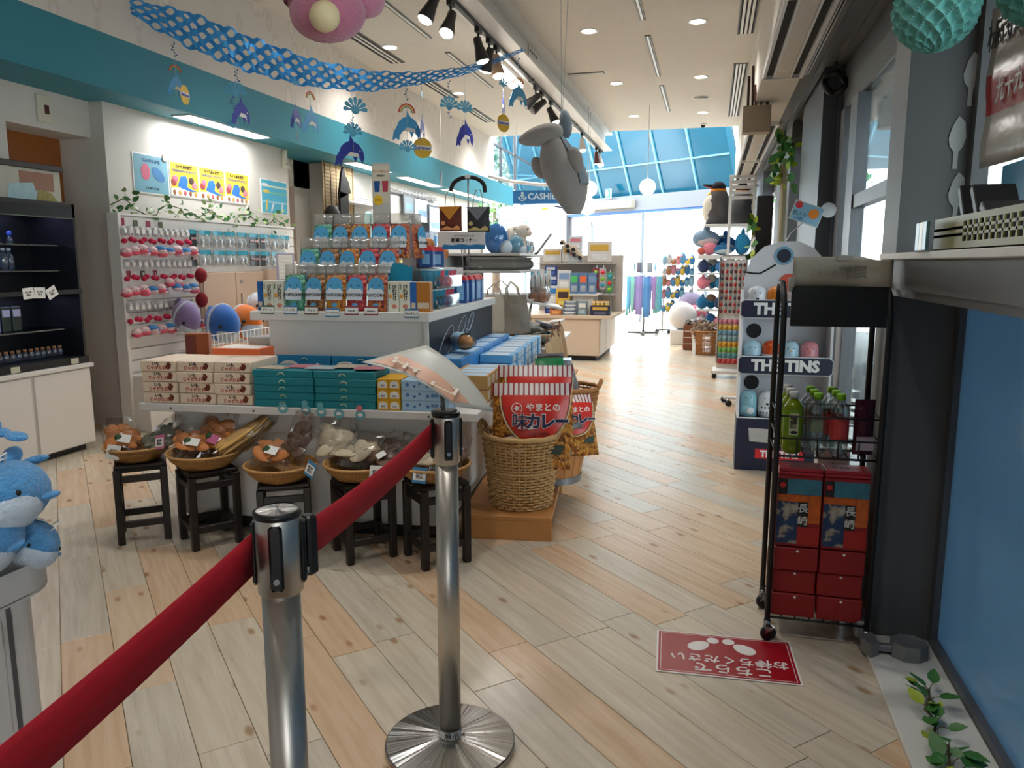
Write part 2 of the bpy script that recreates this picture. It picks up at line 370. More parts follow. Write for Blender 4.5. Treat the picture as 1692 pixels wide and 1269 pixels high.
o = thing('security_camera', 'tiny dark dome camera at the far ceiling edge', 'camera', at(-.24, 14.3, 3.78)); MB().lathe([(.05, 0), (.05, -.03), (.03, -.03)], 16).build('base', WMET, o); MB().lathe([(.04, -.03), (.035, -.06), (0, -.075)], 16).build('dome', BLACK, o)

# the white H beam with its lighting track
BEAM = mat('beam_white', (222, 222, 220), .4, noise=.02, nscale=3)
b = MB(); b.box(-2.17, -1.9, -4, 14.95, 3.745, 3.78).box(-2.05, -2.03, -4, 14.95, 3.485, 3.745).box(-2.17, -1.9, -4, 14.95, 3.465, 3.485)
beam = b.build('trim_2', BEAM, kind='structure', label='white steel H beam running under the ceiling')
pl = MB().box(-2.028, -2.018, 8.6, 9.0, 3.5, 3.73); pl.build('splice_plate', BEAM, beam)
for k in range(8): MB().cyl(0, 0, 0, .015, .014, 8).build('bolt', ALU, beam, at(-2.018, 8.65 + .1 * (k % 4), 3.56 + .12 * (k // 4), 0, 0, 90))
trk = thing('lighting_track', 'black lighting track under the white beam', 'track', at(-2.08, 0, 3.44))
MB().box(-.018, .018, -2, 14.9, -.01, .025).build('rail', BLACK, trk)
for y in (0, 3, 6, 9, 12): MB().box(-.03, .03, y - .03, y + .03, -.012, .024).build('clip', STEELD, trk)
def track_spot(y, aim, body, label, on=True, power=40):
    o = thing('track_spotlight', label, 'spotlight', at(-2.08, y, 3.42), 'spotlights on the beam track')
    MB().box(-.02, .02, -.05, .05, -.03, .015).build('adapter', BLACK, o); MB().rod((0, 0, -.03), (0, 0, -.11), .009).build('stem', BLACK, o)
    d = Vector(aim).normalized(); X = Matrix.Translation((0, 0, -.12)) @ d.to_track_quat('Z', 'Y').to_matrix().to_4x4()
    MB().lathe([(.025, -.06), (.036, -.05), (.04, .02), (.062, .13), (.062, .15)], 18).build('shade', body, o, X)
    MB().lathe([(.056, .151), (.045, .165), (0, .172)], 18).build('lamp', EMW if on else mat('unlit_lens', (150, 150, 150), .2), o, X)
    if on: p = Vector((-2.08, y, 3.30)) + d * .2; spot('spotlight_lamp', p, p + d, power, 75, .6)
SB = mat('spot_black', (38, 36, 36), .45); SP = mat('spot_beige', (196, 160, 128), .5)
track_spot(5.75, (-.35, -.3, -.9), SB, 'nearest track spotlight at the top edge, black and lit'); track_spot(6.15, (-.1, -.5, -.9), SB, 'second track spotlight, aimed at the viewpoint')
track_spot(6.9, (.25, .05, -.95), SB, 'third track spotlight, black with bell shade'); track_spot(7.25, (-.3, .2, -.9), SB, 'fourth track spotlight, half behind the third')
track_spot(7.5, (.2, -.2, -.95), SP, 'beige track spotlight beside the garland end')
track_spot(9.22, (-.6, -.2, -.5), SB, 'black track spotlight turned away behind the dolphin', False); track_spot(9.55, (-.7, -.5, -.6), SB, 'black track spotlight pointing to the left aisle', False)
track_spot(10.1, (.4, -.1, -.8), SB, 'lit track spotlight above the plush whale'); track_spot(12.6, (.1, -.2, -.9), mat('spot_white', (220, 220, 218), .4), 'white track spotlight behind the plush whale')
track_spot(14.2, (.05, .1, -.9), mat('spot_maroon', (96, 52, 52), .5), 'maroon track spotlight near the beam end'); track_spot(14.6, (.2, -.3, -.9), mat('spot_white', (220, 220, 218), .4), 'farthest white track spotlight at the beam end')
o = thing('tube_light', 'bright tube lamp slung under the white beam', 'ceiling light', at(-2.24, 8.35, 3.4)); MB().box(-.06, .06, -.62, .62, 0, .05).build('housing', WMET, o); MB().box(-.07, .07, -.6, .6, -.04, 0).build('diffuser', EMW, o)
[MB().rod((0, q, .05), (0, q, .37), .006).build('hanger', WMET, o) for q in (-.4, .4)]; area('tube_lamp', (-2.24, 8.35, 3.34), (0, 0, 0), .12, 1.1, 25)

# right side: white bulkhead with slot diffusers, steel header, posts, glazing
MB().box(.36, .5, -4, 15.6, 2.76, 3.8).build('wall_right', WALL, kind='structure')
MB().box(.31, .585, -4, 15.6, 2.745, 2.78).build('trim_3', WALL, kind='structure', label='white bulkhead underside')
for i, (y0, y1) in enumerate(((1.2, 4.35), (4.4, 6.2), (8.2, 11.0), (11.1, 13.6))):
    o = thing('slot_diffuser', ['nearest two-slot air diffuser overhead at right', 'two-slot air diffuser ending at the hanging box', 'two-slot air diffuser beyond the hanging box', 'farthest two-slot air diffuser on the right'][i], 'air diffuser', at(.445, 0, 2.745))
    MB().box(-.135, -.115, y0, y1, -.03, 0).box(-.065, -.05, y0, y1, -.03, 0).box(.05, .065, y0, y1, -.03, 0).box(.115, .14, y0, y1, -.035, 0).build('rail', WMET, o)
    MB().box(-.115, -.065, y0, y1, -.008, 0).box(.065, .115, y0, y1, -.008, 0).build('slot', DARK, o); MB().bbox(-.05, .05, y0, y1, -.03, 0, .006).build('panel', WALL, o)
    [MB().box(-.137, .142, q - .012, q + .012, -.036, 0).build('end_clip', WMET, o) for q in (y0, y1)]
    MB().rod((.155, y0, -.02), (.155, y1, -.02), .008).rod((.178, y0, -.012), (.178, y1, -.012), .006).build('pipe', ALU, o)
MB().box(.585, 1.05, -4, 17.2, 2.74, 2.8).box(.85, .95, 2.9, 17.2, 2.42, 2.75).box(.85, .95, -4, 2.95, 2.3, 2.75).build('trim_4', STEELD, kind='structure', label='dark steel header over the right windows')
MB().box(.66, .7, -4, 12, 2.7, 2.74).box(.78, .8, -4, 12, 2.715, 2.74).build('header_rail', STEEL, bpy.data.objects['trim_4'])
# posts between the windows
b = MB().box(.617, .82, 2.93, 3.16, 0, 2.74); b.box(.612, .617, 2.925, 3.16, 0, 2.74); pz = b.build('wall_post_near', STEELD, kind='structure', label='wide dark steel column beside the wire cart')
MB().box(.72, .82, 6.05, 7.35, 0, 2.74).box(.82, .9, 6.0, 6.06, 0, 2.74).build('wall_post_middle', STEEL, kind='structure', label='broad grey steel pier behind the tin display')
MB().box(.70, .84, 8.1, 9.8, 0, 2.74).build('wall_post_far', STEELD, kind='structure'); MB().box(.70, .84, 12.4, 16.8, 0, 2.74).build('wall_post_end', mat('blue_grey_steel', (122, 134, 148), .45), kind='structure')
wf = MB(); 
for (y0, y1) in ((5.3, 5.55), (5.8, 5.95), (3.16, 3.22)): wf.box(.83, .91, y0, y1, 0, 2.42)
wf.box(.84, .9, 3.16, 6.0, .0, .1).box(.84, .9, 3.2, 5.4, 1.72, 1.8)
win1 = MB().box(.868, .874, 3.2, 6.0, .1, 2.42).build('window_1', GLASS, kind='structure'); wf.build('window_frame', FRM, win1)
win3 = MB().box(.868, .874, 7.35, 8.1, .1, 2.42).box(.868, .874, 9.8, 12.4, .1, 2.42).build('window_2', GLASS, kind='structure')
MB().box(.84, .9, 7.35, 8.1, 0, .1).box(.84, .9, 9.8, 12.4, 0, .1).box(.84, .9, 10.9, 11.0, .1, 2.42).build('window_frame', FRM, win3)
# black rolled cable at the head of the pier
o = thing('cable_coil', 'dark coil of cable hung under the header beside the pier', 'cable', at(.77, 5.9, 2.6)); MB().tube([(.07 * math.cos(a), .03 * math.sin(3 * a), .06 * math.sin(a)) for a in [k * PI / 8 for k in range(16)]], .022, 8, closed=True).build('coil', BLACK, o)
MB().rod((0, 0, .05), (0, 0, .14), .01).build('hook', STEELD, o)

# near glazing: transom ledge, clear upper pane, blue filmed lower pane, floor sill
o = MB().bbox(.57, .86, -1.5, 2.97, 1.391, 1.413, .003).build('trim_5', mat('white_ledge', (226, 222, 214), .5, noise=.05, nscale=20), kind='structure', label='white ledge board along the near window')
MB().box(.60, .86, -1.5, 2.93, 1.295, 1.391).box(.61, .86, -1.5, 2.93, 1.27, 1.295).build('trim_6', STEELD, kind='structure', label='grey transom beam under the white ledge')
win2 = MB().box(.835, .841, -1.5, 2.93, 1.41, 2.3).build('window_3', GLASS, kind='structure')
MB().box(.81, .86, 2.88, 2.93, 1.41, 2.3).build('window_frame', STEELD, win2)
def blue_film():
    m, N, L, b, tc = graph('blue_window_film', .12)
    mp = N.new('ShaderNodeSeparateXYZ'); L.new(tc.outputs['Object'], mp.inputs[0])
    b.inputs['Base Color'].default_value = (*lin((126, 160, 184)), 1); b.inputs['Specular IOR Level'].default_value = .6
    tl = N.new('ShaderNodeBsdfTranslucent'); tl.inputs[0].default_value = (*lin((142, 180, 204)), 1)
    mx = N.new('ShaderNodeMixShader'); mx.inputs[0].default_value = .35
    L.new(b.outputs[0], mx.inputs[1]); L.new(tl.outputs[0], mx.inputs[2]); L.new(mx.outputs[0], N['Material Output'].inputs[0])
    return m
MB().box(.836, .842, -1.5, 2.93, .05, 1.28).build('window_4', blue_film(), kind='structure', label='blue filmed lower window pane')
MB().box(.815, .86, -1.5, 2.93, 0, .05).box(.815, .86, 2.88, 2.93, .05, 1.28).build('window_frame', STEEL, bpy.data.objects['window_4'])
MB().bbox(.585, .815, -1.5, 2.925, 0, .02, .003).build('trim_7', mat('white_sill', (214, 212, 204), .5, noise=.04, nscale=10), kind='structure', label='white floor sill strip under the blue pane')

# ---------------------------------------------------------------- far facade, standing askew
FX = Matrix(((-.819, -.574, 0, -.985), (.574, -.819, 0, 18.24), (0, 0, 1, 0), (0, 0, 0, 1)))   # x along the facade to the left, y towards the shop
TGL = mat('teal_roof_glass', (8, 86, 112), .15, noise=.08, nscale=1.2)
fac = MB().box(-2.2, 6, .0, .18, 2.6, 2.95).box(3.12, 3.2, -.05, .2, 0, 2.6).build('wall_facade', mat('grey_lintel', (120, 126, 134), .5), X=FX, kind='structure', label='grey lintel beam over the far entrance')
fr = MB()
for x0, x1 in ((2.84, 3.12), (1.74, 1.8), (2.36, 2.42), (.73, .83), (-1.1, -1.0), (-2.1, -2.0), (4.9, 5.0)): fr.box(x0, x1, -.02, .08, 0, 2.55)
fr.box(1.8, 2.36, 0, .06, 0, .12).box(1.8, 2.36, 0, .06, 2.32, 2.4).box(.8, 3, -.02, .08, 2.4, 2.55).box(-2, .73, 0, .06, 0, .08)
fr.build('door_frame', ALU, fac)
MB().box(-2.1, 3.2, .06, .16, 2.55, 2.62).build('trim_8', mat('blue_strip', (50, 104, 190), .5), X=FX, kind='structure', label='bright blue strip over the far doors')
MB().box(1.8, 2.36, .02, .03, .12, 2.32).build('door_3', GLASS, X=FX, kind='structure', label='sliding glass leaf of the far entrance')
MB().box(-2.0, .73, .02, .03, .08, 2.55).box(3.2, 6, .02, .03, .08, 2.55).build('window_5', GLASS, X=FX, kind='structure')
up = math.radians(68); SX = FX @ Matrix.Translation((0, 0, 2.95)) @ Matrix.Rotation(up, 4, 'X')    # y up the slope
roof = MB().box(-1.75, 5.0, 0, 1.9, -.015, 0).build('window_6', TGL, X=SX, kind='structure', label='teal sloping glass roof over the far entrance')
mu = MB()
for k in range(-1, 6): x = .15 + .95 * k; mu.box(x - .018, x + .018, 0, 1.9, -.06, -.015)
mu.box(-1.75, 5.0, .72, .75, -.05, -.015).box(-1.75, 5, -.03, .01, -.05, .05)
mu.build('mullion', mat('pale_blue_metal', (120, 178, 200), .4), roof)
MB().box(-1.86, -1.75, 0, 1.9, -.04, .06).box(5, 5.12, 0, 1.9, -.04, .06).build('edge_rafter', mat('teal_rafter', (14, 96, 124), .4), roof)
MB().box(-2.6, -1.86, 0, 1.9, -.01, 0).box(5.12, 7.2, 0, 1.9, -.01, 0).build('window_7', GLASS, X=SX, kind='structure')
gl = MB().box(-4.29, -4.28, 14.95, 20.6, 2.98, 4.3).build('window_8', GLASS, kind='structure', label='clear side glazing past the wallpapered wall')
MB().box(-4.3, -4.25, 15.7, 15.74, 2.98, 4.3).box(-4.3, -4.25, 16.9, 16.94, 2.98, 4.3).box(-4.3, -4.25, 14.93, 20.6, 3.7, 3.73).build('window_frame', STEEL, gl)
o = thing('air_curtain', 'long beige air curtain over the far doorway', 'air curtain', FX @ at(1.55, .26, 2.76)); MB().bbox(-.7, .7, -.08, .1, -.1, .1, .02).build('body', mat('beige_plastic', (196, 190, 178), .5), o); MB().box(-.66, .66, .04, .09, -.103, -.1).build('slot', DARK, o)
o = thing('exit_sign', 'small green and white exit sign on the far lintel', 'exit sign', FX @ at(1.6, .3, 3.02)); MB().bbox(-.09, .09, -.02, .02, -.1, .12, .005).build('housing', WMET, o)
MB().box(-.08, .08, .02, .023, -.09, .11).build('panel', mat('exit_green', (40, 170, 90), emit=1.2), o)
b = MB(); b.ell((-.01, .026, .06), (.016, .004, .018)).box(-.03, .0, .023, .028, -.03, .04).box(.01, .055, .023, .028, -.07, .08); b.build('pictogram', mat('exit_white', (250, 255, 250), emit=1.5), o)

# ---------------------------------------------------------------- outdoors
PAVE = mat('pale_paving', (206, 202, 194), .8, noise=.06, nscale=1.5)
MB().box(-30, 30, 17, 60, -.2, -.02, X=None).build('ground_far', PAVE, kind='structure', label='pale paving outside the far doors')
MB().box(1.0, 14, -6, 17, -.2, -.03).build('ground_right', mat('grey_paving', (150, 150, 148), .8, noise=.08, nscale=1.5), kind='structure', label='grey paving outside the right windows')
MB().box(1.05, 4.2, -5, 14, 2.9, 3.0).build('canopy_roof', STEELD, kind='structure', label='dark canopy outside the right windows')
LEAFB = mat('tree_leaf_bright', (96, 150, 70), .6, noise=.3, nscale=3)
BARK = mat('tree_bark', (100, 84, 70), .9)
def tree(x, y, h, r, label, seed):
    rr = random.Random(seed); o = thing('street_tree', label, 'tree', at(x, y, 0), 'trees outside the far glazing')
    MB().tube([(0, 0, 0), (.05, .02, h * .4), (-.04, .05, h * .8)], [.14, .11, .05], 8).build('trunk', BARK, o)
    b = MB()
    for k in range(900):
        a = rr.uniform(0, 2 * PI); z = rr.uniform(-1, 1); q = (1 - z * z) ** .5; d = r * rr.uniform(.5, 1)
        p = Vector((math.cos(a) * q * d, math.sin(a) * q * d, h * .8 + z * d * .9)); X = Matrix.Translation(p) @ Euler((rr.uniform(0, 6), rr.uniform(0, 6), rr.uniform(0, 6))).to_matrix().to_4x4()
        b.add([(-.1, 0, 0), (0, -.06, .02), (.12, 0, 0), (0, .06, .02)], [(0, 1, 2), (0, 2, 3)], 0, False, X)
    b.build('foliage', LEAFB, o)
tree(-6.3, 22.5, 4.6, 1.7, 'leafy tree outside the glazing left of the teal roof', 1); tree(2.6, 23.5, 4.8, 1.6, 'leafy tree outside beyond the right end of the teal roof', 2); tree(-9.0, 25, 4.6, 1.8, 'tree farther off behind the left glazing', 3)
# outside the right windows: roller awning, parasol, kiosk
o = thing('roller_awning', 'rolled blue-white awning tube outside the right window', 'awning', at(1.35, 0, 2.42)); MB().rod((0, 1, 0), (0, 6.4, 0), .11, 16).build('roll', mat('awning_blue_white', (176, 200, 220), .4), o); MB().rod((.14, 1, -.12), (.14, 6.4, -.12), .025, 10).rod((.0, 6.2, -.02), (.3, 6.2, -.2), .03).build('arm', ALU, o)
o = thing('parasol', 'large white parasol outside the right window', 'parasol', at(4.9, 12.4, 0)); MB().lathe([(2.4, 1.75), (1.2, 2.25), (.05, 2.75)], 8, smooth=False, caps=False).build('canopy', mat('parasol_white', (240, 244, 240), .7), o); MB().rod((0, 0, 0), (0, 0, 2.8), .03).build('pole', WMET, o); MB().cyl(0, 0, 0, .08, .3).build('base', STEELD, o)
MB().lathe([(2.42, 1.55), (2.4, 1.76)], 8, smooth=False, caps=False).build('valance', mat('parasol_white', (240, 244, 240)), o)
o = thing('neighbour_building', 'blue-grey building across the path outside the right window', 'building', at(9.5, 13, 0)); MB().box(-2, 4, -10, 9, 0, 5.2).build('wall', mat('building_blue', (96, 122, 146), .6, noise=.1, nscale=1), o)
MB().box(-2.3, 4, -10.2, 9.2, 5.2, 5.5).build('roof', STEELD, o)
for k in range(6): MB().box(-2.03, -2.0, -9 + 3 * k, -7 + 3 * k, .9, 2.4).build('window', mat('dark_window', (40, 52, 66), .15), o); MB().box(-2.03, -2.0, -9 + 3 * k, -7 + 3 * k, 3, 4.4).build('window', mat('dark_window', (40, 52, 66)), o)
o = thing('wire_goods_rack', 'dark wire rack of boxed goods outside the right window', 'rack', at(1.6, 5.6, 0)); b = MB()
for k in range(9): b.rod((.0, -1 + k * .25, .2), (0, -1 + k * .25, 1.45), .008, 6)
for z in (.3, .62, .94, 1.26, 1.45): b.rod((0, -1, z), (0, 1, z), .01, 6)
b.rod((0, -1, 0), (0, -1, 1.45), .02).rod((0, 1, 0), (0, 1, 1.45), .02).box(-.2, .2, -1.05, -.98, 0, .03).box(-.2, .2, .98, 1.05, 0, .03).build('frame', BLACK, o)
GB = mat('slate_box', (70, 84, 92), .4)
for k in range(24): MB().bbox(.02, .1, 0, .2, 0, .26, .02).build('hung_box', GB, o, at(0, -.98 + .25 * (k % 8), .33 + .32 * (k // 8)))
# ================================================================ stanchions and belts
def brushed(name, rgb=(176, 170, 160), rough=.32, radial=False, streak=(1, 1, 60)):
    m, N, L, b, tc = graph(name, rough)
    b.inputs['Base Color'].default_value = (*lin(rgb), 1); b.inputs['Metallic'].default_value = 1
    b.inputs['Anisotropic'].default_value = .75 if radial else .3
    if radial:
        tg = N.new('ShaderNodeTangent'); tg.direction_type = 'RADIAL'; tg.axis = 'Z'; L.new(tg.outputs[0], b.inputs['Tangent'])
    if radial:
        sp = N.new('ShaderNodeSeparateXYZ'); L.new(tc.outputs['Object'], sp.inputs[0]); an = N.new('ShaderNodeMath'); an.operation = 'ARCTAN2'; L.new(sp.outputs[1], an.inputs[0]); L.new(sp.outputs[0], an.inputs[1])
        nz = N.new('ShaderNodeTexNoise'); nz.noise_dimensions = '1D'; nz.inputs['Scale'].default_value = 3.2; nz.inputs['Detail'].default_value = 5; L.new(an.outputs[0], nz.inputs['W'])
        bp = N.new('ShaderNodeBump'); bp.inputs['Strength'].default_value = .5; bp.inputs['Distance'].default_value = .02; L.new(nz.outputs['Fac'], bp.inputs['Height']); L.new(bp.outputs[0], b.inputs['Normal'])
    mp = N.new('ShaderNodeMapping'); mp.inputs['Scale'].default_value = streak; L.new(tc.outputs['Object'], mp.inputs['Vector'])
    n = N.new('ShaderNodeTexNoise'); n.inputs['Scale'].default_value = 30; L.new(mp.outputs[0], n.inputs['Vector'])
    mr = N.new('ShaderNodeMapRange'); mr.inputs['To Min'].default_value = rough - .06; mr.inputs['To Max'].default_value = rough + .1
    L.new(n.outputs['Fac'], mr.inputs['Value']); L.new(mr.outputs[0], b.inputs['Roughness'])
    return m
SS = brushed('brushed_steel', (200, 194, 184), .36); SSD = brushed('spun_steel_disc', (190, 188, 184), .22, True)
RUB = mat('black_plastic', (18, 18, 19), .4)
BELT = mat('red_webbing', (192, 18, 38), .8, noise=.04, nscale=60, bump=.2, bscale=400)
PAPER = mat('white_paper', (236, 234, 228), .7)
INK = mat('black_ink', (24, 22, 24), .7)
def stanchion(x, y, rz, label):
    o = thing('barrier_stanchion', label, 'stanchion', at(x, y, 0, rz))
    MB().lathe([(.187, 0), (.187, .016)], 64, caps=False).lathe([(.187, .016), (.183, .019)], 64, caps=False).lathe([(.183, .019), (.03, .034)], 64, caps=False).build('base_plate', SSD, o)
    MB().cyl(0, 0, .03, .85, .0315, 28).build('post', SS, o); hd = MB().lathe([(.0315, .84), (.037, .846), (.037, .975), (.034, .98)], 28).build('head', SS, o)
    MB().lathe([(.0375, .972), (.039, .976), (.039, .982), (.0345, .984)], 28, caps=False).build('rim', RUB, o); MB().lathe([(.0345, .983), (0, .9845)], 28, smooth=False).build('cap', SSD, o)
    for k in range(4):
        c = MB().bbox(-.011, .011, -.043, -.034, .858, .966, .004).build('belt_slot', RUB, o, Matrix.Rotation(k * PI / 2, 4, 'Z'))
        MB().cyl(0, 0, 0, .004, .005, 10).build('screw', ALU, c, at(0, -.043, .876, 0, 90))
    MB().lathe([(.0325, .036), (.0325, .06)], 28, caps=False).build('label_ring', PAPER, o); text('展示 4', .022, INK, o, at(.008, -.0328, .048) @ FRONT)
    return o
S1 = (-.68, 1.93); S2 = (-.672, 1.075)
stanchion(*S1, 28, 'brushed steel belt stanchion whose whole round base shows, under the sign'); stanchion(*S2, 24, 'nearest brushed steel belt stanchion at the bottom edge')
def belt(a, b, za, zb, w, label):
    o = MB(); a = Vector((*a, 0)); b = Vector((*b, 0))
    def fn(u, v): p = a.lerp(b, u); z = za + (zb - za) * u - .012 * math.sin(PI * u); return (p.x, p.y, z + (v - .5) * w)
    o.sheet(fn, 16, 2); return o.build('barrier_belt', BELT, label=label, cat='barrier belt', thick=.0015)
belt((S1[0] - .03, S1[1] - .028), (S2[0] + .025, S2[1] + .036), .925, .915, .066, 'red webbing belt stretched between the two steel stanchions')
belt((S2[0] - .03, S2[1] - .03), (-.697, .30), .915, .826, .07, 'red webbing belt running off the lower left corner')
for nm, p, a in (('belt_clip', (S2[0] + .03, S2[1] + .043, .918), -10),):
    MB().bbox(-.012, .012, -.012, .012, -.06, .045, .004).build('belt_clip', RUB, X=at(*p, a), label='black plastic belt end clip on the nearest stanchion', cat='clip')
# laminated sign standing on the farther stanchion, seen from behind
LAM = clear('laminated_sheet', (226, 224, 214), .1, .25, haze=.72); PINK = clear('sign_salmon', (226, 176, 150), .08, .3, haze=.85)
sg = thing('laminated_sign', 'curled translucent sign with salmon band on top of the farther stanchion', 'sign')
cA, cB, cC, cD = Vector((-.873, 1.825, 1.126)), Vector((-.765, 2.013, 1.154)), Vector((-.566, 2.004, .975)), Vector((-.635, 1.875, 1.012))
def sg_fn(u, v, off=0.):
    p = cD.lerp(cA, u).lerp(cC.lerp(cB, u), v); n = -(cA - cD).cross(cC - cD).normalized()
    return p + n * (off + .02 * math.sin(PI * u) * (1 if n.z > 0 else -1)) 
MB().sheet(sg_fn, 14, 10).build('sheet', LAM, sg, thick=.0015)
MB().sheet(lambda u, v: sg_fn(.06 + .88 * u, .06 + .42 * v, .0025), 12, 4).build('colour_band', PINK, sg)
nrm = -(cA - cD).cross(cC - cD).normalized(); ux = (cA - cD).normalized()
for ch, uu in (('出', .72), ('口', .28)):
    p = sg_fn(uu, .27, .006); X = Matrix.Translation(p) @ Matrix((ux, nrm.cross(ux), nrm)).transposed().to_4x4(); text(ch, .095, mat('sign_letter', (236, 222, 204), .6), sg, X, .001)
MB().rod((-.685, 1.925, .98), (-.69, 1.93, 1.03), .006).bbox(-.715, -.655, 1.905, 1.955, .982, .99, .003).build('holder', STEELD, sg)

# ================================================================ waiting mat sticker
MRED = mat('mat_red', (158, 16, 30), .25, noise=.03, nscale=30); MWHT = mat('mat_white', (232, 228, 222), .3)
mt = thing('floor_mat', 'red waiting-spot floor sticker with white footprints and lettering', 'floor sticker', at(.1, 2.655, .001, 3))
MB().bbox(-.24, .24, -.152, .152, 0, .002, .0005).build('border', MWHT, mt); MB().box(-.233, .233, -.145, .145, .002, .0024).build('field', MRED, mt)
MB().box(-.225, .225, -.1372, -.135, .0024, .0027).box(-.225, .225, .135, .1372, .0024, .0027).box(-.225, -.2228, -.137, .137, .0024, .0027).box(.2228, .225, -.137, .137, .0024, .0027).build('inner_line', MWHT, mt)
text('こちらで', .068, MWHT, mt, at(.02, -.092, .0028, 180), .001); text('お待ちください', .058, MWHT, mt, at(.01, -.03, .0028, 180), .001)
for sgn in (-1, 1):
    sole = [(math.cos(a) * .031, math.sin(a) * .044) for a in [k * PI / 12 for k in range(24)]]
    fX = at(-.01 + sgn * .065, .07, .0024, sgn * 48)
    MB().prism([(x * (1 - 3 * y), y - .02) for x, y in sole], 0, .0004).build('footprint', MWHT, mt, fX); MB().prism([(x * .72, y * .5 + .05) for x, y in sole], 0, .0004).build('heel_print', MWHT, mt, fX)

# ================================================================ sales table
tb = thing('display_table', 'white two-tier sales table heaped with sweets in the middle of the shop', 'display table', TX)
for k in range(3): MB().box(.002 + .483 * k, .481 + .483 * k, 0, .02, .07, .635).build('front_panel', WHITE, tb)
MB().box(1.43, 1.45, .02, 2.3, .07, .635).build('side_panel', WHITE, tb); MB().box(0, .02, .02, 2.3, .07, .635).build('side_panel', WHITE, tb); MB().box(.02, 1.43, 2.28, 2.3, .07, .635).build('back_panel', WHITE, tb)
MB().box(.04, 1.41, .03, 2.26, 0, .07).build('plinth', BLACK, tb)
dk = MB().bbox(-.13, 1.64, -.1, 2.4, .635, .675, .003).build('lower_shelf', WHITE, tb)
for u in (.05, .5, .95, 1.4): MB().cyl(0, 0, 0, .002, .006, 10).build('screw_cap', STEELD, dk, at(u, -.1, .653, 0, 90))
MB().box(.36, 1.26, .38, .4, .675, 1.07).build('riser_front', WHITE, tb); rs = MB().box(1.25, 1.27, .37, 2.2, .675, 1.07).build('riser_side', WHITE, tb); MB().box(.36, .38, .4, 2.2, .675, 1.07).build('riser_side', WHITE, tb)
MB().bbox(.265, 1.285, .35, 2.25, 1.07, 1.12, .003).build('upper_shelf', WHITE, tb)
NAVY = mat('navy_print', (22, 30, 48), .5); LINE = mat('white_line', (170, 186, 200), .6)
nv = MB().box(1.272, 1.276, .4, 1.6, .68, 1.065).build('navy_poster', NAVY, tb, label='navy poster with white outlines of swimming whales')
MB().box(1.272, 1.275, 1.6, 2.18, .68, 1.065).build('dark_panel', mat('charcoal_card', (56, 56, 62), .6), tb)
for (v0, z0, sc) in ((.72, .9, 1.0), (1.12, .97, .7), (1.4, 1.0, .5)):
    pts = [(1.278, v0 + sc * .2 * math.cos(a), z0 + sc * (.07 * math.sin(a) + .09 * math.cos(a))) for a in [k * PI / 12 for k in range(24)]]
    MB().tube(pts, .0025, 5, closed=True).build('whale_outline', LINE, nv)
    MB().tube([(1.278, v0 - sc * .2, z0 - sc * .09), (1.278, v0 - sc * .3, z0 - sc * .08), (1.278, v0 - sc * .27, z0 - sc * .16), (1.278, v0 - sc * .2, z0 - sc * .1)], .0025, 5).build('fluke_outline', LINE, nv)
    MB().tube([(1.278, v0 + sc * .1, z0), (1.278, v0, z0 - sc * .08), (1.278, v0 - sc * .05, z0 - sc * .12), (1.278, v0 + .05 * sc, z0 - sc * .06)], .002, 5).build('fin_outline', LINE, nv)

# ---------------------------------------------------------------- boxes on the lower shelf
CREAM = mat('cream_card', (236, 214, 188), .55, noise=.03, nscale=20); BRN = mat('brown_ink', (110, 44, 24), .6); REDI = mat('red_ink', (186, 48, 34), .6)
def horse(X, parent, s=1.):
    b = MB(); b.prism([(x * s, y * s) for x, y in ((-.012, -.012), (.004, -.016), (.012, -.006), (.016, .006), (.008, .012), (.012, .018), (.0, .014), (-.008, .018), (-.004, .006), (-.012, .002))], -.0005, 0, axis='y'); b.build('emblem', BRN, parent, X)
bw, bh, bd = .198, .0535, .3
proto = thing('sweets_box', 'x', 'box', None, 'cream sweets boxes on the lower shelf')
MB().bbox(0, bw - .003, 0, bd, 0, bh - .0015, .003).build('carton', CREAM, proto)
text('いも', .021, INK, proto, at(.088, -.001, .037) @ FRONT, .0006); text('じゃがたお', .022, REDI, proto, at(.09, -.001, .017) @ FRONT, .0004); horse(at(.155, 0, .028), proto, 1.15)
MB().box(.178, .18, -.0006, 0, .004, .05, X=Matrix.Rotation(.3, 4, 'Y') @ Matrix.Translation((.003, 0, .055))).build('edge_line', mat('kraft_line', (190, 160, 120), .6), proto)
for c in range(3):
    for r in range(4):
        o = proto if c == r == 0 else dup(proto)
        o.matrix_local = T(-.118 + c * .2 + (.003 * (r % 2)) + (.008 if r == 0 else 0), -.085 + .006 * ((c + r) % 3), .676 + r * .0545, RND.uniform(-.6, .6))
        o['label'] = 'cream sweets box, %s column from the left, %s layer of its stack' % (ORD[c], ['bottom', 'second', 'third', 'top'][r])
TEALC = mat('teal_card', (20, 128, 140), .45); GOLD = mat('pale_gold_print', (180, 186, 150), .5)
proto = thing('cake_box', 'x', 'box', None, 'flat teal cake boxes on the lower shelf')
MB().bbox(0, .312, 0, .24, 0, .0355, .002).build('carton', TEALC, proto)
MB().tube([(.15 + .016 * math.cos(a), -.001, .012 + .012 * math.sin(a)) for a in [k * PI / 8 for k in range(9)]], .003, 6).build('arch_print', GOLD, proto)
for c in range(2):
    for r in range(5):
        o = proto if c == r == 0 else dup(proto)
        o.matrix_local = T(.5 + c * .318 - .004 * (r == 4) + .004 * (r % 2), -.09 + .004 * (r % 3), .676 + r * .0368, RND.uniform(-.5, .5))
        o['label'] = 'flat teal cake box, %s stack, %s layer from the bottom' % (['left', 'right'][c], ORD[r])
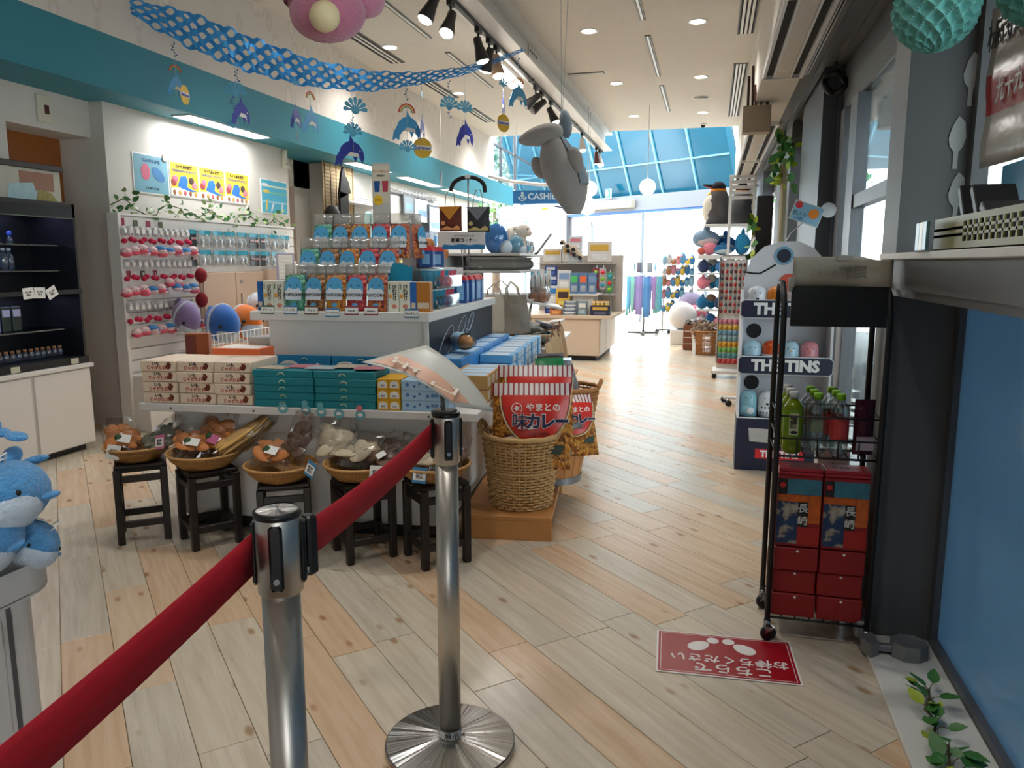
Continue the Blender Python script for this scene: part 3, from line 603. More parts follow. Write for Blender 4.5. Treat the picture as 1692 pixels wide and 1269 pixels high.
# upright picture boxes behind the teal stacks, leaflets on top
BLUEC = mat('sea_blue_card', (14, 110, 152), .4)
for c in range(2):
    o = thing('picture_box', ['left', 'right'][c] + ' upright sea-blue picture box behind the teal stacks', 'box', T(.47 + c * .315, .19, .676, 0, -10), 'upright picture boxes')
    MB().bbox(0, .305, 0, .05, 0, .225, .002).build('carton', BLUEC, o)
    MB().ell((.075, -.001, .165), (.055, .002, .03)).build('photo_print', mat('photo_beige', (190, 180, 168), .5, noise=.35, nscale=60), o); MB().prism([(.21, .165), (.235, .185), (.26, .168), (.235, .15)], -.002, 0, axis='y').build('diamond_print', PAPER, o); MB().tube([(.16 + .016 * math.cos(a), -.002, .2 + .008 * math.sin(a)) for a in [k * PI / 6 for k in range(7)]], .002, 5).build('arch_print', GOLD, o)
for k in range(5):
    X = T(.58 + .125 * k, .0 + .05 * (k % 2), .861 + .002 * k, RND.uniform(-12, 12))
    MB().box(-.075, .075, -.06, .06, 0, .002).build('leaflet', mat('leaflet_%d' % (k % 3), [(200, 182, 160), (196, 120, 130), (178, 190, 196)][k % 3], .3, noise=.3, nscale=40), X=X, label='%s leaflet from the left lying on the teal boxes' % ORD[k], cat='leaflet', group='leaflets on the teal boxes')
YEL = mat('yellow_card', (222, 168, 24), .5)
proto = thing('egg_cake_box', 'x', 'box', None, 'small yellow boxes on the lower shelf')
MB().bbox(0, .057, 0, .2, 0, .05, .0015).build('carton', YEL, proto); MB().prism([(.006, .008), (.051, .008), (.051, .028), (.045, .037), (.0285, .043), (.012, .037), (.006, .028)], -.001, 0, axis='y').build('panel_print', PAPER, proto); text('東京', .011, INK, proto, at(.0285, -.0012, .018) @ FRONT)
for c in range(2):
    for r in range(3):
        o = proto if c == r == 0 else dup(proto); o.matrix_local = T(1.14 + c * .0585, -.085, .676 + r * .0508); o['label'] = 'small yellow sweets box, %s column, %s layer' % (['left', 'right'][c], ['bottom', 'middle', 'top'][r])
LBL = mat('pale_blue_card', (166, 200, 226), .45, noise=.06, nscale=14); MBL = mat('mid_blue_print', (70, 120, 190), .5)
proto = thing('milk_sweets_box', 'x', 'box', None, 'pale blue boxes on the lower shelf front')
MB().bbox(0, .235, 0, .2, 0, .049, .0015).build('carton', LBL, proto)
for k, (x, z, r) in enumerate(((.03, .028, .009), (.065, .02, .007), (.09, .033, .006), (.13, .022, .008), (.2, .025, .011))): MB().ell((x, 0, z), (r, .0012, r), nu=8, nv=5).build('dot_print', MBL, proto)
text('長崎', .02, MBL, proto, at(.165, -.0012, .026) @ FRONT)
for c in range(1):
    for r in range(3):
        o = proto if c == r == 0 else dup(proto); o.matrix_local = T(1.262 + c * .0, -.085 + c * .21, .676 + r * .05); o['label'] = 'pale blue milk sweets box beside the yellow ones, %s layer' % ['bottom', 'middle', 'top'][r]
# side stacks of yellow-brown and blue cartons along the right edge
KRF = mat('kraft_yellow_card', (196, 150, 84), .5, noise=.08, nscale=20)
proto = thing('snack_carton', 'x', 'box', None, 'yellow and kraft cartons on the right edge of the table')
MB().bbox(0, .2, 0, .105, 0, .07, .002).build('carton', KRF, proto); MB().box(-.0015, 0, .0, .104, .0, .069).box(0, .06, -.0015, 0, 0, .069).build('yellow_panel', YEL, proto); MB().box(.2, .2012, .02, .085, .012, .06).build('label_print', mat('label_cream', (216, 200, 176), .5), proto); MB().box(.02, .19, .01, .095, .07, .0708).build('top_print', LBL, proto)
for c in range(4):
    for r in range(2 if c else 2):
        o = proto if c == r == 0 else dup(proto); o.matrix_local = T(1.435, .16 + c * .108, .676 + r * .072); o['label'] = 'yellow and kraft snack carton, %s from the front, %s layer at the table edge' % (ORD[c], ['lower', 'upper'][r])
SKY = mat('sky_blue_card', (90, 158, 206), .4, noise=.22, nscale=9); SKW = mat('pale_label', (196, 206, 214), .5, noise=.15, nscale=40)
proto = thing('blue_gift_box', 'x', 'box', None, 'blue gift boxes along the right of the table')
MB().bbox(0, .2, 0, .16, 0, .05, .002).build('carton', SKY, proto); MB().box(.2, .2015, .03, .13, .006, .045).build('end_label', SKW, proto); MB().box(.03, .17, .02, .14, .05, .0508).build('top_label', SKW, proto)
n = 0
for c in range(10):
    lay = 3 if c > 1 else 2
    for r in range(lay):
        o = proto if n == 0 else dup(proto); o.matrix_local = T(1.43 + .008 * (c % 2), .62 + c * .168, .676 + r * .0515, RND.uniform(-1, 1)); n += 1
        o['label'] = 'blue gift box at the right table edge, %s from the front, %s layer' % (ORD[c], ['bottom', 'middle', 'top'][r])
n = 0
SKY2 = mat('deep_sky_card', (60, 136, 200), .4, noise=.2, nscale=9)
p2 = thing('wrapped_gift_box', 'x', 'box', None, 'larger blue boxes against the riser')
MB().bbox(0, .145, 0, .3, 0, .09, .003).build('carton', SKY2, p2); MB().box(.02, .125, .03, .27, .09, .0908).build('top_label', LBL, p2)
for c in range(5):
    for r in range(2):
        q = p2 if n == 0 else dup(p2); n += 1; q.matrix_local = T(1.28, .5 + c * .32, .676 + r * .092, 0, 0, 0); q['label'] = 'larger blue gift box against the riser, %s from the front, %s layer' % (ORD[c], ['lower', 'upper'][r])
# wrapped roll cake on the blue boxes
FILM = clear('clear_film', (252, 252, 252), .07, .06, haze=.02)
o = thing('wrapped_roll_cake', 'clear-wrapped roll cake with blue label lying on the blue boxes', 'cake', T(1.36, .78, .93, -50)); MB().ell((0, 0, 0), (.12, .05, .045)).build('cake', mat('sponge_brown', (190, 130, 70), .7, noise=.2, nscale=20), o); MB().lathe([(.052, -.05), (.052, .05)], 16, caps=False).build('label_band', LBL, o, at(0, 0, 0, 0, 0, 90)); MB().ell((0, 0, 0), (.16, .056, .05)).build('film', FILM, o)
# teal round shelf stickers
for k, (u, z) in enumerate(((.66, .672), (.78, .668), (.86, .66), (.95, .655), (1.06, .652))):
    o = thing('shelf_tag', '%s round teal price tag clipped on the lower shelf edge' % ORD[k], 'price tag', T(u, -.106, z), 'teal price tags on the shelf edge'); MB().cyl(0, 0, 0, .003, .025, 20).build('disc', mat('tag_teal', (110, 178, 186), .4), o, at(0, 0, 0, 0, 90)); MB().ell((0, -.004, 0), (.014, .001, .009)).build('text_patch', PAPER, o)
    if k in (1, 2, 4): MB().cyl(0, 0, 0, .003, .016, 16).build('upper_disc', mat('tag_pink', (206, 120, 130), .4) if k == 4 else mat('tag_teal', (0, 0, 0)), o, at(-.004, -.001, .033, 0, 90))
# loose pieces behind the cream boxes
for k, (u, v, w, d, h, c, lb) in enumerate(((.0, .24, .3, .2, .05, (206, 196, 184), 'white flat carton lying behind the cream boxes'), (.2, .22, .28, .22, .06, (226, 110, 60), 'orange edged flat carton behind the cream boxes'), (.3, .44, .2, .2, .1, (200, 192, 180), 'wrapped white packet leaning at the riser'))):
    o = thing('flat_carton', lb, 'box', T(u - .1, v, .676 + .13 * (k > 0), 5 - 6 * k)); MB().bbox(0, w, 0, d, 0, h + .06, .004).build('carton', mat('carton_%d' % k, c, .5), o); MB().box(.02, w - .02, .02, d - .02, h + .06, h + .061).build('top_print', mat('print_%d' % k, [(220, 150, 110), (226, 214, 196), (170, 160, 170)][k], .4, noise=.2, nscale=20), o)
o = thing('kraft_box', 'small brown two-tone kraft box standing left of the cream stack', 'box', T(-.16, .5, .676, 18)); MB().bbox(-.06, .07, 0, .07, 0, .3, .003).build('carton', mat('rust_card', (150, 76, 34), .6), o); MB().box(-.06, .0, -.001, 0, .01, .29).build('dark_panel', mat('dark_rust', (110, 48, 34), .6), o)
# ================================================================ popcorn display on the upper shelf
def popcorn_mat(name, c1, c2):
    m, N, L, b, tc = graph(name, .35)
    v = N.new('ShaderNodeTexVoronoi'); v.inputs['Scale'].default_value = 55; L.new(tc.outputs['Object'], v.inputs['Vector'])
    mx = N.new('ShaderNodeMix'); mx.data_type = 'RGBA'; mx.inputs[6].default_value = (*lin(c1), 1); mx.inputs[7].default_value = (*lin(c2), 1)
    sp = N.new('ShaderNodeSeparateColor'); L.new(v.outputs['Color'], sp.inputs[0]); L.new(sp.outputs[0], mx.inputs[0]); L.new(mx.outputs[2], b.inputs['Base Color'])
    bp = N.new('ShaderNodeBump'); bp.invert = True; bp.inputs['Strength'].default_value = 1; bp.inputs['Distance'].default_value = .012; L.new(v.outputs['Distance'], bp.inputs['Height']); L.new(bp.outputs[0], b.inputs['Normal'])
    return m
FLAV = [('green', (60, 140, 110), (120, 190, 160)), ('chocolate brown', (96, 58, 36), (190, 130, 76)), ('yellow mixed', (220, 160, 40), (190, 90, 60)), ('red', (176, 36, 48), (214, 90, 90)), ('orange mixed', (220, 130, 60), (150, 60, 70))]
WHB = mat('whale_blue_print', (84, 164, 208), .45); WHW = mat('whale_white_print', (214, 220, 226), .45)
protos = []
for i, (nm, c1, c2) in enumerate(FLAV):
    o = thing('popcorn_bag', 'x', 'snack bag', None, 'popcorn bags on the tiered stand'); pm = popcorn_mat('popcorn_' + nm.replace(' ', '_'), c1, c2)
    MB().pillow(.112, .2, .05, 0, None, 8).build('popcorn', pm, o)
    def hd(u, v): return ((u - .5) * .116, -.001 + .004 * math.sin(u * 9) * v, .185 + v * .075)
    MB().sheet(hd, 6, 2).build('header_film', clear('header_film', (236, 234, 230), .12, .12, haze=.18), o, thick=.001)
    prof = [(-.045, .07), (.043, .07), (.046, .11), (.045, .14), (.036, .165), (.022, .178), (.004, .184), (-.014, .181), (-.032, .17), (-.044, .145), (-.048, .11)]
    pr = MB().prism([(x, z) for x, z in prof], -.0315, -.030, axis='y').build('whale_print', WHB, o)
    MB().prism([(-.045, .058), (.042, .058), (.046, .1), (.03, .122), (.0, .117), (-.03, .125), (-.048, .1)], -.0322, -.0315, axis='y').build('belly_print', WHW, o)
    for x in (-.02, .02): MB().ell((x, -.032, .138), (.004, .0012, .004), nu=8, nv=5).build('eye_print', INK, o)
    text('POPCORN', .0235, INK, o, at(0, -.0328, .085) @ FRONT, .0004)
    MB().prism([(-.012, .042), (.012, .042), (.016, .028), (.0, .016), (-.016, .028)], -.031, -.0295, axis='y').build('fish_print', WHB, o)
    protos.append(o)
STEP = [(.42, 1.12), (.6, 1.265), (.78, 1.41)]
ROW = ['front', 'middle', 'back']
for r, (v, z) in enumerate(STEP):
    for c in range(5):
        o = protos[c] if r == 0 else dup(protos[c])
        o.matrix_local = T(.502 + c * .1185 + (.01 * r if r else 0), v + .0, z, RND.uniform(-5, 5), -7)
        o['label'] = '%s popcorn bag with blue whale print in the %s row' % (FLAV[c][0], ROW[r])
o = dup(protos[4], T(1.085, .88, 1.41, 75, -5), 'orange popcorn bag turned sideways at the end of the back row')
o = thing('tiered_stand', 'clear stepped stand carrying the rows of popcorn bags', 'display stand', T(.4, .5, 1.12)); AC = clear('clear_acrylic', (248, 252, 252), .035, .03)
for k in range(2): MB().box(.02, .68, .03 + .18 * k, .2 + .18 * k, .0, .143 + .145 * k).build('step', AC, o)
# price cards
PLATE = [('グリーン', (60, 96, 70)), ('アップル', (70, 120, 160)), ('チョコ', (120, 84, 60)), ('マンゴー&ミルク', (80, 130, 170)), ('Fruits Mix', (150, 70, 80)), ('Strawberry', (150, 60, 60)), ('ちんすこう', (60, 100, 130))]
for k, (s, c) in enumerate(PLATE):
    u = [.37, .505, .625, .745, .855, .965, 1.19][k]; o = thing('price_card', '%s small price card standing on the upper shelf edge' % ORD[k], 'price card', T(u, .348, 1.105 - .012 * (k in (3, 6)), 0, -8), 'price cards on the upper shelf edge')
    MB().bbox(-.04, .04, 0, .003, 0, .048, .001).build('card', mat('card_%d' % k, c, .5), o); MB().box(-.037, .037, -.0006, 0, .007, .038).build('face', PAPER, o); text(s, .014 if len(s) < 7 else .01, INK, o, at(0, -.001, .022) @ FRONT, .0003)
# white tall boxes left and right of the popcorn
def tall_box(u, label, m=None, side=False):
    o = thing('jelly_box', label, 'box', T(u, .4, 1.12), 'tall white sweets boxes beside the popcorn'); MB().bbox(0, .058, 0, .06, 0, .165, .002).build('carton', m or mat('ivory_card', (226, 224, 206), .5), o)
    text('び\nわ\nゼ\nリ', .026, INK, o, at(.036, -.001, .1) @ FRONT, .0004, space=.8); MB().box(.006, .012, -.0012, 0, .12, .15).build('leaf_print', mat('leaf_green', (70, 120, 50), .5), o); MB().ell((.014, 0, .085), (.011, .0015, .012)).build('fruit_print', mat('loquat', (224, 160, 70), .5), o); MB().ell((.034, 0, .03), (.015, .0015, .012)).build('fruit_print', mat('loquat_pink', (206, 130, 110), .5), o)
tall_box(.325, 'first tall white sweets box left of the popcorn'); tall_box(.385, 'second tall white sweets box, touching the green popcorn'); tall_box(1.045, 'first tall white sweets box right of the popcorn'); tall_box(1.106, 'second tall white sweets box right of the popcorn')
for u, lb, c in ((.285, 'narrow blue box at the left end of the upper shelf', (30, 96, 170)), (1.166, 'narrow blue box right of the tall white ones', (36, 104, 180)), (1.2, 'amber jelly box at the shelf corner', (186, 118, 44))):
    w = .033 if c[2] > 100 else .075; o = thing('jelly_box', lb, 'box', T(u, .41, 1.12)); MB().bbox(0, w, 0, .06, 0, .16, .002).build('carton', mat('box_%d' % c[0], c, .45, noise=.1, nscale=30), o); MB().box(.006, w - .006, -.001, 0, .02, .05).build('label_print', mat('label_cream', (216, 200, 176), .5), o); MB().box(.004, w - .004, .004, .056, .16, .1608).build('lid_print', PAPER, o)
# teal pouch, acrylic bins of cups, cartons and buns along the right side
o = thing('folded_pouch', 'folded teal cloth pouch standing behind the tall white boxes', 'pouch', T(1.03, .58, 1.12, -12)); TC = mat('teal_cloth', (10, 128, 158), .85, noise=.06, nscale=20)
for k in range(3): MB().pillow(.1, .26 - .01 * k, .04).build('fold', TC, o, at(.012 * k, .028 * k, 0, 6 * k))
CT = mat('teal_cup', (16, 118, 146), .5); CR = mat('rose_cup', (178, 62, 82), .5)
def bin_row(v0, z, n, pal, label, lab_cup, rows):
    o = thing('acrylic_bin', label, 'display bin', T(1.14, v0, z)); L_ = n * .1 + .02
    MB().box(0, .125, 0, L_, 0, .004).box(.121, .125, 0, L_, 0, .07).box(0, .004, 0, L_, 0, .11).box(0, .125, 0, .004, 0, .09).box(0, .125, L_ - .004, L_, 0, .09).build('tray', AC, o)
    for k in range(n):
        c = thing('fabric_cup', lab_cup % ORD[k], 'cup', T(1.2, v0 + .06 + .1 * k, z + .005, 90), 'animal face cups in the acrylic bins'); m = CT if pal[k] == 't' else CR
        MB().lathe([(.03, 0), (.032, .002), (.045, .1), (.042, .1), (.03, .006)], 16).build('body', m, c); MB().lathe([(.0455, .094), (.047, .1), (.043, .102)], 16, caps=False).build('rim', mat('rim_pale', (170, 200, 208), .5), c)
        for s_ in (-1, 1): MB().ell((s_ * .014, -.04, .055), (.004, .003, .004), nu=8, nv=5).build('eye', INK, c)
        MB().ell((0, -.038, .025), (.016, .006, .012)).build('snout', mat('cup_snout', (190, 170, 180), .6), c)
bin_row(.62, 1.125, 5, 'tttrr', 'lower clear acrylic bin at the shelf edge full of cups', 'animal face cup in the lower bin, %s from the front', 1)
bin_row(.60, 1.238, 6, 'ttrtrr', 'upper clear acrylic bin stacked on the lower one', 'animal face cup in the upper bin, %s from the front', 1)
DBL = mat('ultramarine_card', (24, 74, 140), .4, noise=.1, nscale=20); RD = mat('bright_red_card', (206, 40, 46), .4)
for k, (u, v, z, rz) in enumerate(((1.06, .95, 1.355, 8), (1.06, 1.22, 1.355, 14), (1.07, 1.4, 1.12, 4), (1.18, 1.34, 1.12, 6), (1.18, 1.5, 1.12, 2), (1.18, 1.66, 1.12, -3), (1.18, 1.82, 1.12, 5))):
    o = thing('biscuit_box', ['blue biscuit box with red top on the upper bin, nearer', 'blue biscuit box with red top on the upper bin, farther', 'blue biscuit box hidden behind the bins', 'first blue biscuit carton beyond the bins', 'second blue biscuit carton beyond the bins', 'third blue biscuit carton beyond the bins', 'last blue biscuit carton at the shelf end'][k], 'box', T(u, v, z, rz), 'blue biscuit boxes')
    h = .1 if k < 2 else .15; MB().bbox(0, .085, 0, .12, 0, h, .003).build('carton', DBL, o); MB().prism([(0, h), (.085, h), (.07, h + .028), (.015, h + .028)], .0, .12, axis='y').build('lid', RD, o); MB().box(.085, .0865, .02, .1, .02, h - .02).build('side_print', mat('print_sky', (120, 170, 210), .4, noise=.2, nscale=30), o); MB().box(.02, .065, -.0015, 0, .02, h - .02).build('front_print', mat('print_sky', (0, 0, 0)), o)
sh = thing('rear_riser', 'white riser box behind the cup bins on the upper shelf', 'riser', T(.88, .98, 1.12)); MB().bbox(0, .24, 0, .9, 0, .23, .004).build('body', WHITE, sh); MB().box(.24, .242, .0, .9, .0, .02).build('edge_strip', DBL, sh)
# the riser carries rose cups and orange buns
for k in range(3):
    c = thing('fabric_cup', 'tall rose cup on the riser behind the bins, %s from the front' % ORD[k], 'cup', T(1.03, 1.04 + .085 * k, 1.351, 90), 'tall rose cups on the riser'); MB().lathe([(.034, 0), (.05, .11), (.046, .11), (.03, .006)], 16).build('body', CR, c); MB().lathe([(.05, .106), (.052, .112), (.046, .113)], 16, caps=False).build('rim', mat('rim_pale', (0, 0, 0)), c)
    for s_ in (-1, 1): MB().ell((s_ * .014, -.046, .07), (.004, .003, .004), nu=8, nv=5).build('eye', INK, c)
for k in range(5):
    o = thing('orange_bun', '%s orange plush bun in film behind the rose cups' % ORD[k], 'plush', T(.95 + .02 * k, 1.16 + .11 * k, 1.405 if k > 2 else 1.46, 20), 'orange buns in film'); MB().ell((0, 0, .04), (.05, .055, .045)).build('body', mat('bun_orange', (230, 136, 50), .7, bump=.3, bscale=90), o); MB().ell((0, 0, .042), (.056, .06, .05)).build('film', FILM, o)
# poster stand, pamphlet holder
o = thing('poster_stand', 'upright cream poster stand behind the popcorn showing two cups', 'sign', T(.81, 1.02, 1.62)); PSM = mat('cream_poster', (206, 200, 178), .5)
MB().bbox(-.057, .057, 0, .006, 0, .36, .002).build('board', mat('grey_board', (186, 184, 178), .5), o); MB().box(-.053, .053, -.0012, 0, .12, .345).build('poster', PSM, o); MB().box(-.03, .03, .006, .05, -.5, .02).build('post', WMET, o)
text('クリアカップ', .017, RD, o, at(0, -.002, .31) @ FRONT); text('新発売!!', .014, INK, o, at(0, -.002, .285) @ FRONT)
for x, m in ((-.025, DBL), (.027, CR)): MB().prism([(x - .02, .255), (x + .02, .255), (x + .015, .19), (x - .015, .19)], -.003, -.001, axis='y').build('cup_print', m, o)
MB().cyl(0, 0, 0, .001, .03, 20).build('price_disc', mat('disc_yellow', (230, 190, 40), .5), o, at(-.02, -.0015, .14, 0, 90)); text('¥770', .018, REDI, o, at(-.02, -.003, .14) @ FRONT)
o = thing('pamphlet_holder', 'clear pamphlet holder with printed card beside the popcorn', 'sign', T(1.005, .93, 1.15, 14, -6)); MB().box(-.045, .045, 0, .002, 0, .5).box(-.045, .045, -.02, -.018, 0, .2).build('holder', AC, o); MB().box(-.04, .04, -.016, -.002, .02, .3).build('card', mat('pamphlet_print', (176, 160, 150), .4, noise=.4, nscale=25), o); MB().box(-.04, .04, -.004, -.002, .31, .47).build('card_top', mat('pamphlet_top', (150, 140, 150), .4, noise=.35, nscale=30), o)
# hoop with two tote bags and the sales corner sign
hp = thing('hoop_stand', 'black padded hoop on a steel rod holding two small tote bags', 'display stand', T(1.235, 1.55, 1.351))
MB().rod((.0, 0, 0), (.0, 0, .6), .006).build('rod', ALU, hp); MB().tube([(-.12 + .0, 0, .505)] + [(.0 - .115 * math.cos(a), 0, .505 + .09 * math.sin(a) ** .8) for a in [k * PI / 12 for k in range(1, 12)]] + [(.115, 0, .495)], .014, 10).build('hoop', BLACK, hp); MB().bbox(-.02, .02, -.016, .016, .585, .61, .004).build('clamp', WMET, hp); MB().box(-.08, .08, -.06, .06, 0, .006).build('foot', STEELD, hp)
def tote(u, z, body, flap, moon, label):
    o = thing('tote_bag', label, 'bag', T(u, 1.52, z, -4)); MB().pillow(.155, .165, .05, 0, None, 6).build('body', body, o)
    MB().prism([(-.076, .163), (.076, .163), (.0, .075)], -.029, -.026, axis='y').build('flap', flap, o); MB().cyl(0, 0, 0, .002, .014, 16).build('moon_print', moon, o, at(-.045, -.0255, .055, 0, 90)); MB().prism([(-.07, .012), (-.02, .035), (.02, .02), (.05, .04), (.07, .03), (.07, .01)], -.0265, -.024, axis='y').build('dune_print', moon, o)
    for s_ in (-1, 1): MB().tube([(s_ * .035, -.012, .16), (s_ * .03, -.008, .23), (s_ * .012, 0, .275)], .004, 6).build('strap', mat('strap_beige', (170, 156, 138), .8), o)
tote(1.12, 1.59, mat('maroon_cloth', (98, 44, 30), .85), mat('mustard_cloth', (198, 132, 40), .85), mat('sand_print', (216, 150, 92), .8), 'maroon and mustard tote bag hung on the hoop'); tote(1.31, 1.585, mat('night_cloth', (52, 54, 58), .85), mat('slate_cloth', (116, 118, 124), .85), mat('khaki_print', (190, 170, 110), .8), 'slate grey tote bag with moon hung on the hoop')
o = thing('corner_sign', 'white sales corner sign with blue wave under the tote bags', 'sign', T(1.205, 1.46, 1.47, 0)); MB().bbox(-.16, .16, 0, .004, 0, .115, .001).build('board', mat('sign_grey_white', (206, 202, 196), .5), o)
MB().prism([(-.14, .0), (.16, .0), (.16, .03), (.1, .034), (.06, .028), (0, .036), (-.06, .028), (-.12, .034)], -.002, 0, axis='y').build('wave_print', mat('wave_blue', (36, 112, 160), .5), o); text('オリジナルグッズ', .017, INK, o, at(.02, -.002, .088) @ FRONT); text('販売コーナー', .029, INK, o, at(.02, -.002, .059) @ FRONT, .0008)
MB().rod((0, .003, 0), (0, .06, -.12), .004).build('prop', ALU, o)

# ================================================================ stools with baskets of rice crackers
EB = mat('ebony_wood', (28, 20, 18), .4, noise=.2, nscale=10)
def weave(name, c1, c2, sx=60., sz=110., vert=False):
    m, N, L, b, tc = graph(name, .65)
    tc2 = tc.outputs['Object']; sp = N.new('ShaderNodeSeparateXYZ'); L.new(tc2, sp.inputs[0])
    at2 = N.new('ShaderNodeMath'); at2.operation = 'ARCTAN2'; L.new(sp.outputs[1], at2.inputs[0]); L.new(sp.outputs[0], at2.inputs[1])
    cb = N.new('ShaderNodeCombineXYZ'); L.new(at2.outputs[0], cb.inputs[0]); L.new(sp.outputs[2], cb.inputs[1])
    mp = N.new('ShaderNodeMapping'); mp.inputs['Scale'].default_value = (sx / 6.2832, sz, 1); L.new(cb.outputs[0], mp.inputs[0])
    br = N.new('ShaderNodeTexBrick'); br.inputs['Scale'].default_value = 1; br.inputs['Color1'].default_value = (*lin(c1), 1); br.inputs['Color2'].default_value = (*lin(c2), 1); br.inputs['Mortar'].default_value = (*lin(tuple(x * .55 for x in c1)), 1)
    br.inputs['Mortar Size'].default_value = .09; br.inputs['Mortar Smooth'].default_value = .8; br.inputs['Brick Width'].default_value = 2; br.inputs['Row Height'].default_value = 1; br.inputs['Bias'].default_value = 0
    L.new(mp.outputs[0], br.inputs['Vector']); L.new(br.outputs['Color'], b.inputs['Base Color'])
    bp = N.new('ShaderNodeBump'); bp.invert = True; bp.inputs['Strength'].default_value = .8; bp.inputs['Distance'].default_value = .006; L.new(br.outputs['Fac'], bp.inputs['Height']); L.new(bp.outputs[0], b.inputs['Normal'])
    return m
BAM = weave('split_bamboo_weave', (190, 142, 82), (168, 120, 64), 50, 160); BAMR = mat('bamboo_rim', (196, 148, 88), .55, noise=.1, nscale=30)
def stool(x, y, rz, h, label):
    o = thing('wooden_stool', label, 'stool', at(x, y, 0, rz), 'black wooden stools under the cracker baskets'); q = .105
    for sx in (-1, 1):
        for sy in (-1, 1): MB().bbox(sx * q - .017, sx * q + .017, sy * q - .017, sy * q + .017, 0, h - .02, .004).build('leg', EB, o)
    for z in (h - .07, .1):
        for s_ in (-1, 1): MB().bbox(-q, q, s_ * q - .011, s_ * q + .011, z - .017, z + .017, .003).build('stretcher', EB, o); MB().bbox(s_ * q - .011, s_ * q + .011, -q, q, z - .017, z + .017, .003).build('stretcher', EB, o)
    MB().bbox(-q - .012, q + .012, -q - .012, q + .012, h - .018, h, .005).build('seat', EB, o)
def basket(x, y, z, r, h, label, m=BAM):
    o = thing('bamboo_basket', label, 'basket', at(x, y, z), 'shallow bamboo baskets of rice crackers')
    MB().lathe([(.0, .004), (r * .5, .0), (r * .66, .004), (r * .92, h * .6), (r, h), (r - .008, h), (r * .9, h * .6), (r * .62, .012), (0, .012)], 36).build('bowl', m, o)
    MB().tube([(r * math.cos(a), r * math.sin(a), h) for a in [k * PI / 18 for k in range(36)]], .006, 6, closed=True).build('rim', BAMR, o)
    return o
CRK = {'brown': mat('cracker_brown', (196, 120, 58), .6, noise=.3, nscale=30), 'grey': mat('cracker_seaweed', (112, 112, 94), .6, noise=.35, nscale=25), 'gold': mat('cracker_gold', (214, 166, 92), .6, noise=.2, nscale=30), 'white': mat('cracker_pale', (206, 190, 160), .6, noise=.25, nscale=35), 'dark': mat('cracker_dark', (104, 76, 58), .55, noise=.3, nscale=30)}
BAGF = clear('crinkled_film', (255, 255, 255), .09, .1)
GRN = mat('seaweed_green', (40, 74, 34), .6)
def cracker_bag(x, y, z, rz, tilt, w, h, kind, label, tagc=None):
    """flat clear bag with crackers; leans back by tilt"""
    o = thing('cracker_bag', label, 'snack bag', at(x, y, z, rz, -tilt), 'clear bags of rice crackers'); rr = random.Random(label)
    for k in range(14):
        if kind == 'gold': MB().ell((0, 0, 0), (h * .36, .009, .014), nu=8, nv=6).build('cracker_stick', CRK[kind], o, at((k % 5 - 2) * w * .16, -.026 + .026 * (k // 5), h * .45, 0, 0, 90 + rr.uniform(-9, 9)))
        else: MB().ell((0, 0, 0), (w * rr.uniform(.2, .28), .0065, h * rr.uniform(.1, .17)), nu=9, nv=6).build('cracker', CRK[kind], o, at((k % 3 - 1) * w * .23 + rr.uniform(-.1, .1) * w, -.032 + .0045 * k, h * (.24 + .12 * (k // 3)), rr.uniform(-14, 14), rr.uniform(-24, 24), rr.uniform(-50, 50)))
    fb_ = MB().pillow(w, h, .085, n=9); fb_.v = [(x_ + rr.uniform(-.004, .004), y_ * rr.uniform(.75, 1.25), z_ + rr.uniform(-.004, .004)) for x_, y_, z_ in fb_.v]; fb_.sm = [False] * len(fb_.sm); fb_.build('film', BAGF, o)
    if tagc: MB().box(-.03, .03, -.047, -.045, h * .2, h * .2 + .045, X=Matrix.Rotation(.25, 4, 'Y')).build('price_label', tagc, o)
    if kind in ('brown',): MB().ell((-.01, -.042, h * .35), (.02, .008, .02)).build('seaweed_garnish', GRN, o)
PKT = mat('pink_tag', (206, 110, 150), .5); BLT = mat('blue_tag', (60, 130, 176), .5)
BK = [(-2.775, 3.25, 18, .155, 'leftmost'), (-2.40, 3.27, 30, .175, 'second'), (-1.955, 3.235, 8, .17, 'middle'), (-1.575, 3.30, 22, .17, 'fourth'), (-1.215, 3.325, 22, .17, 'rightmost')]
for i, (x, y, rz, r, nm) in enumerate(BK):
    y -= .055; h = [.40, .385, .36, .375, .39][i]
    stool(x + .01, y + .0, rz + 22, h, '%s black wooden stool under a cracker basket' % nm); basket(x, y, h, r, .075, '%s shallow bamboo basket of rice crackers' % nm)
z0 = .43
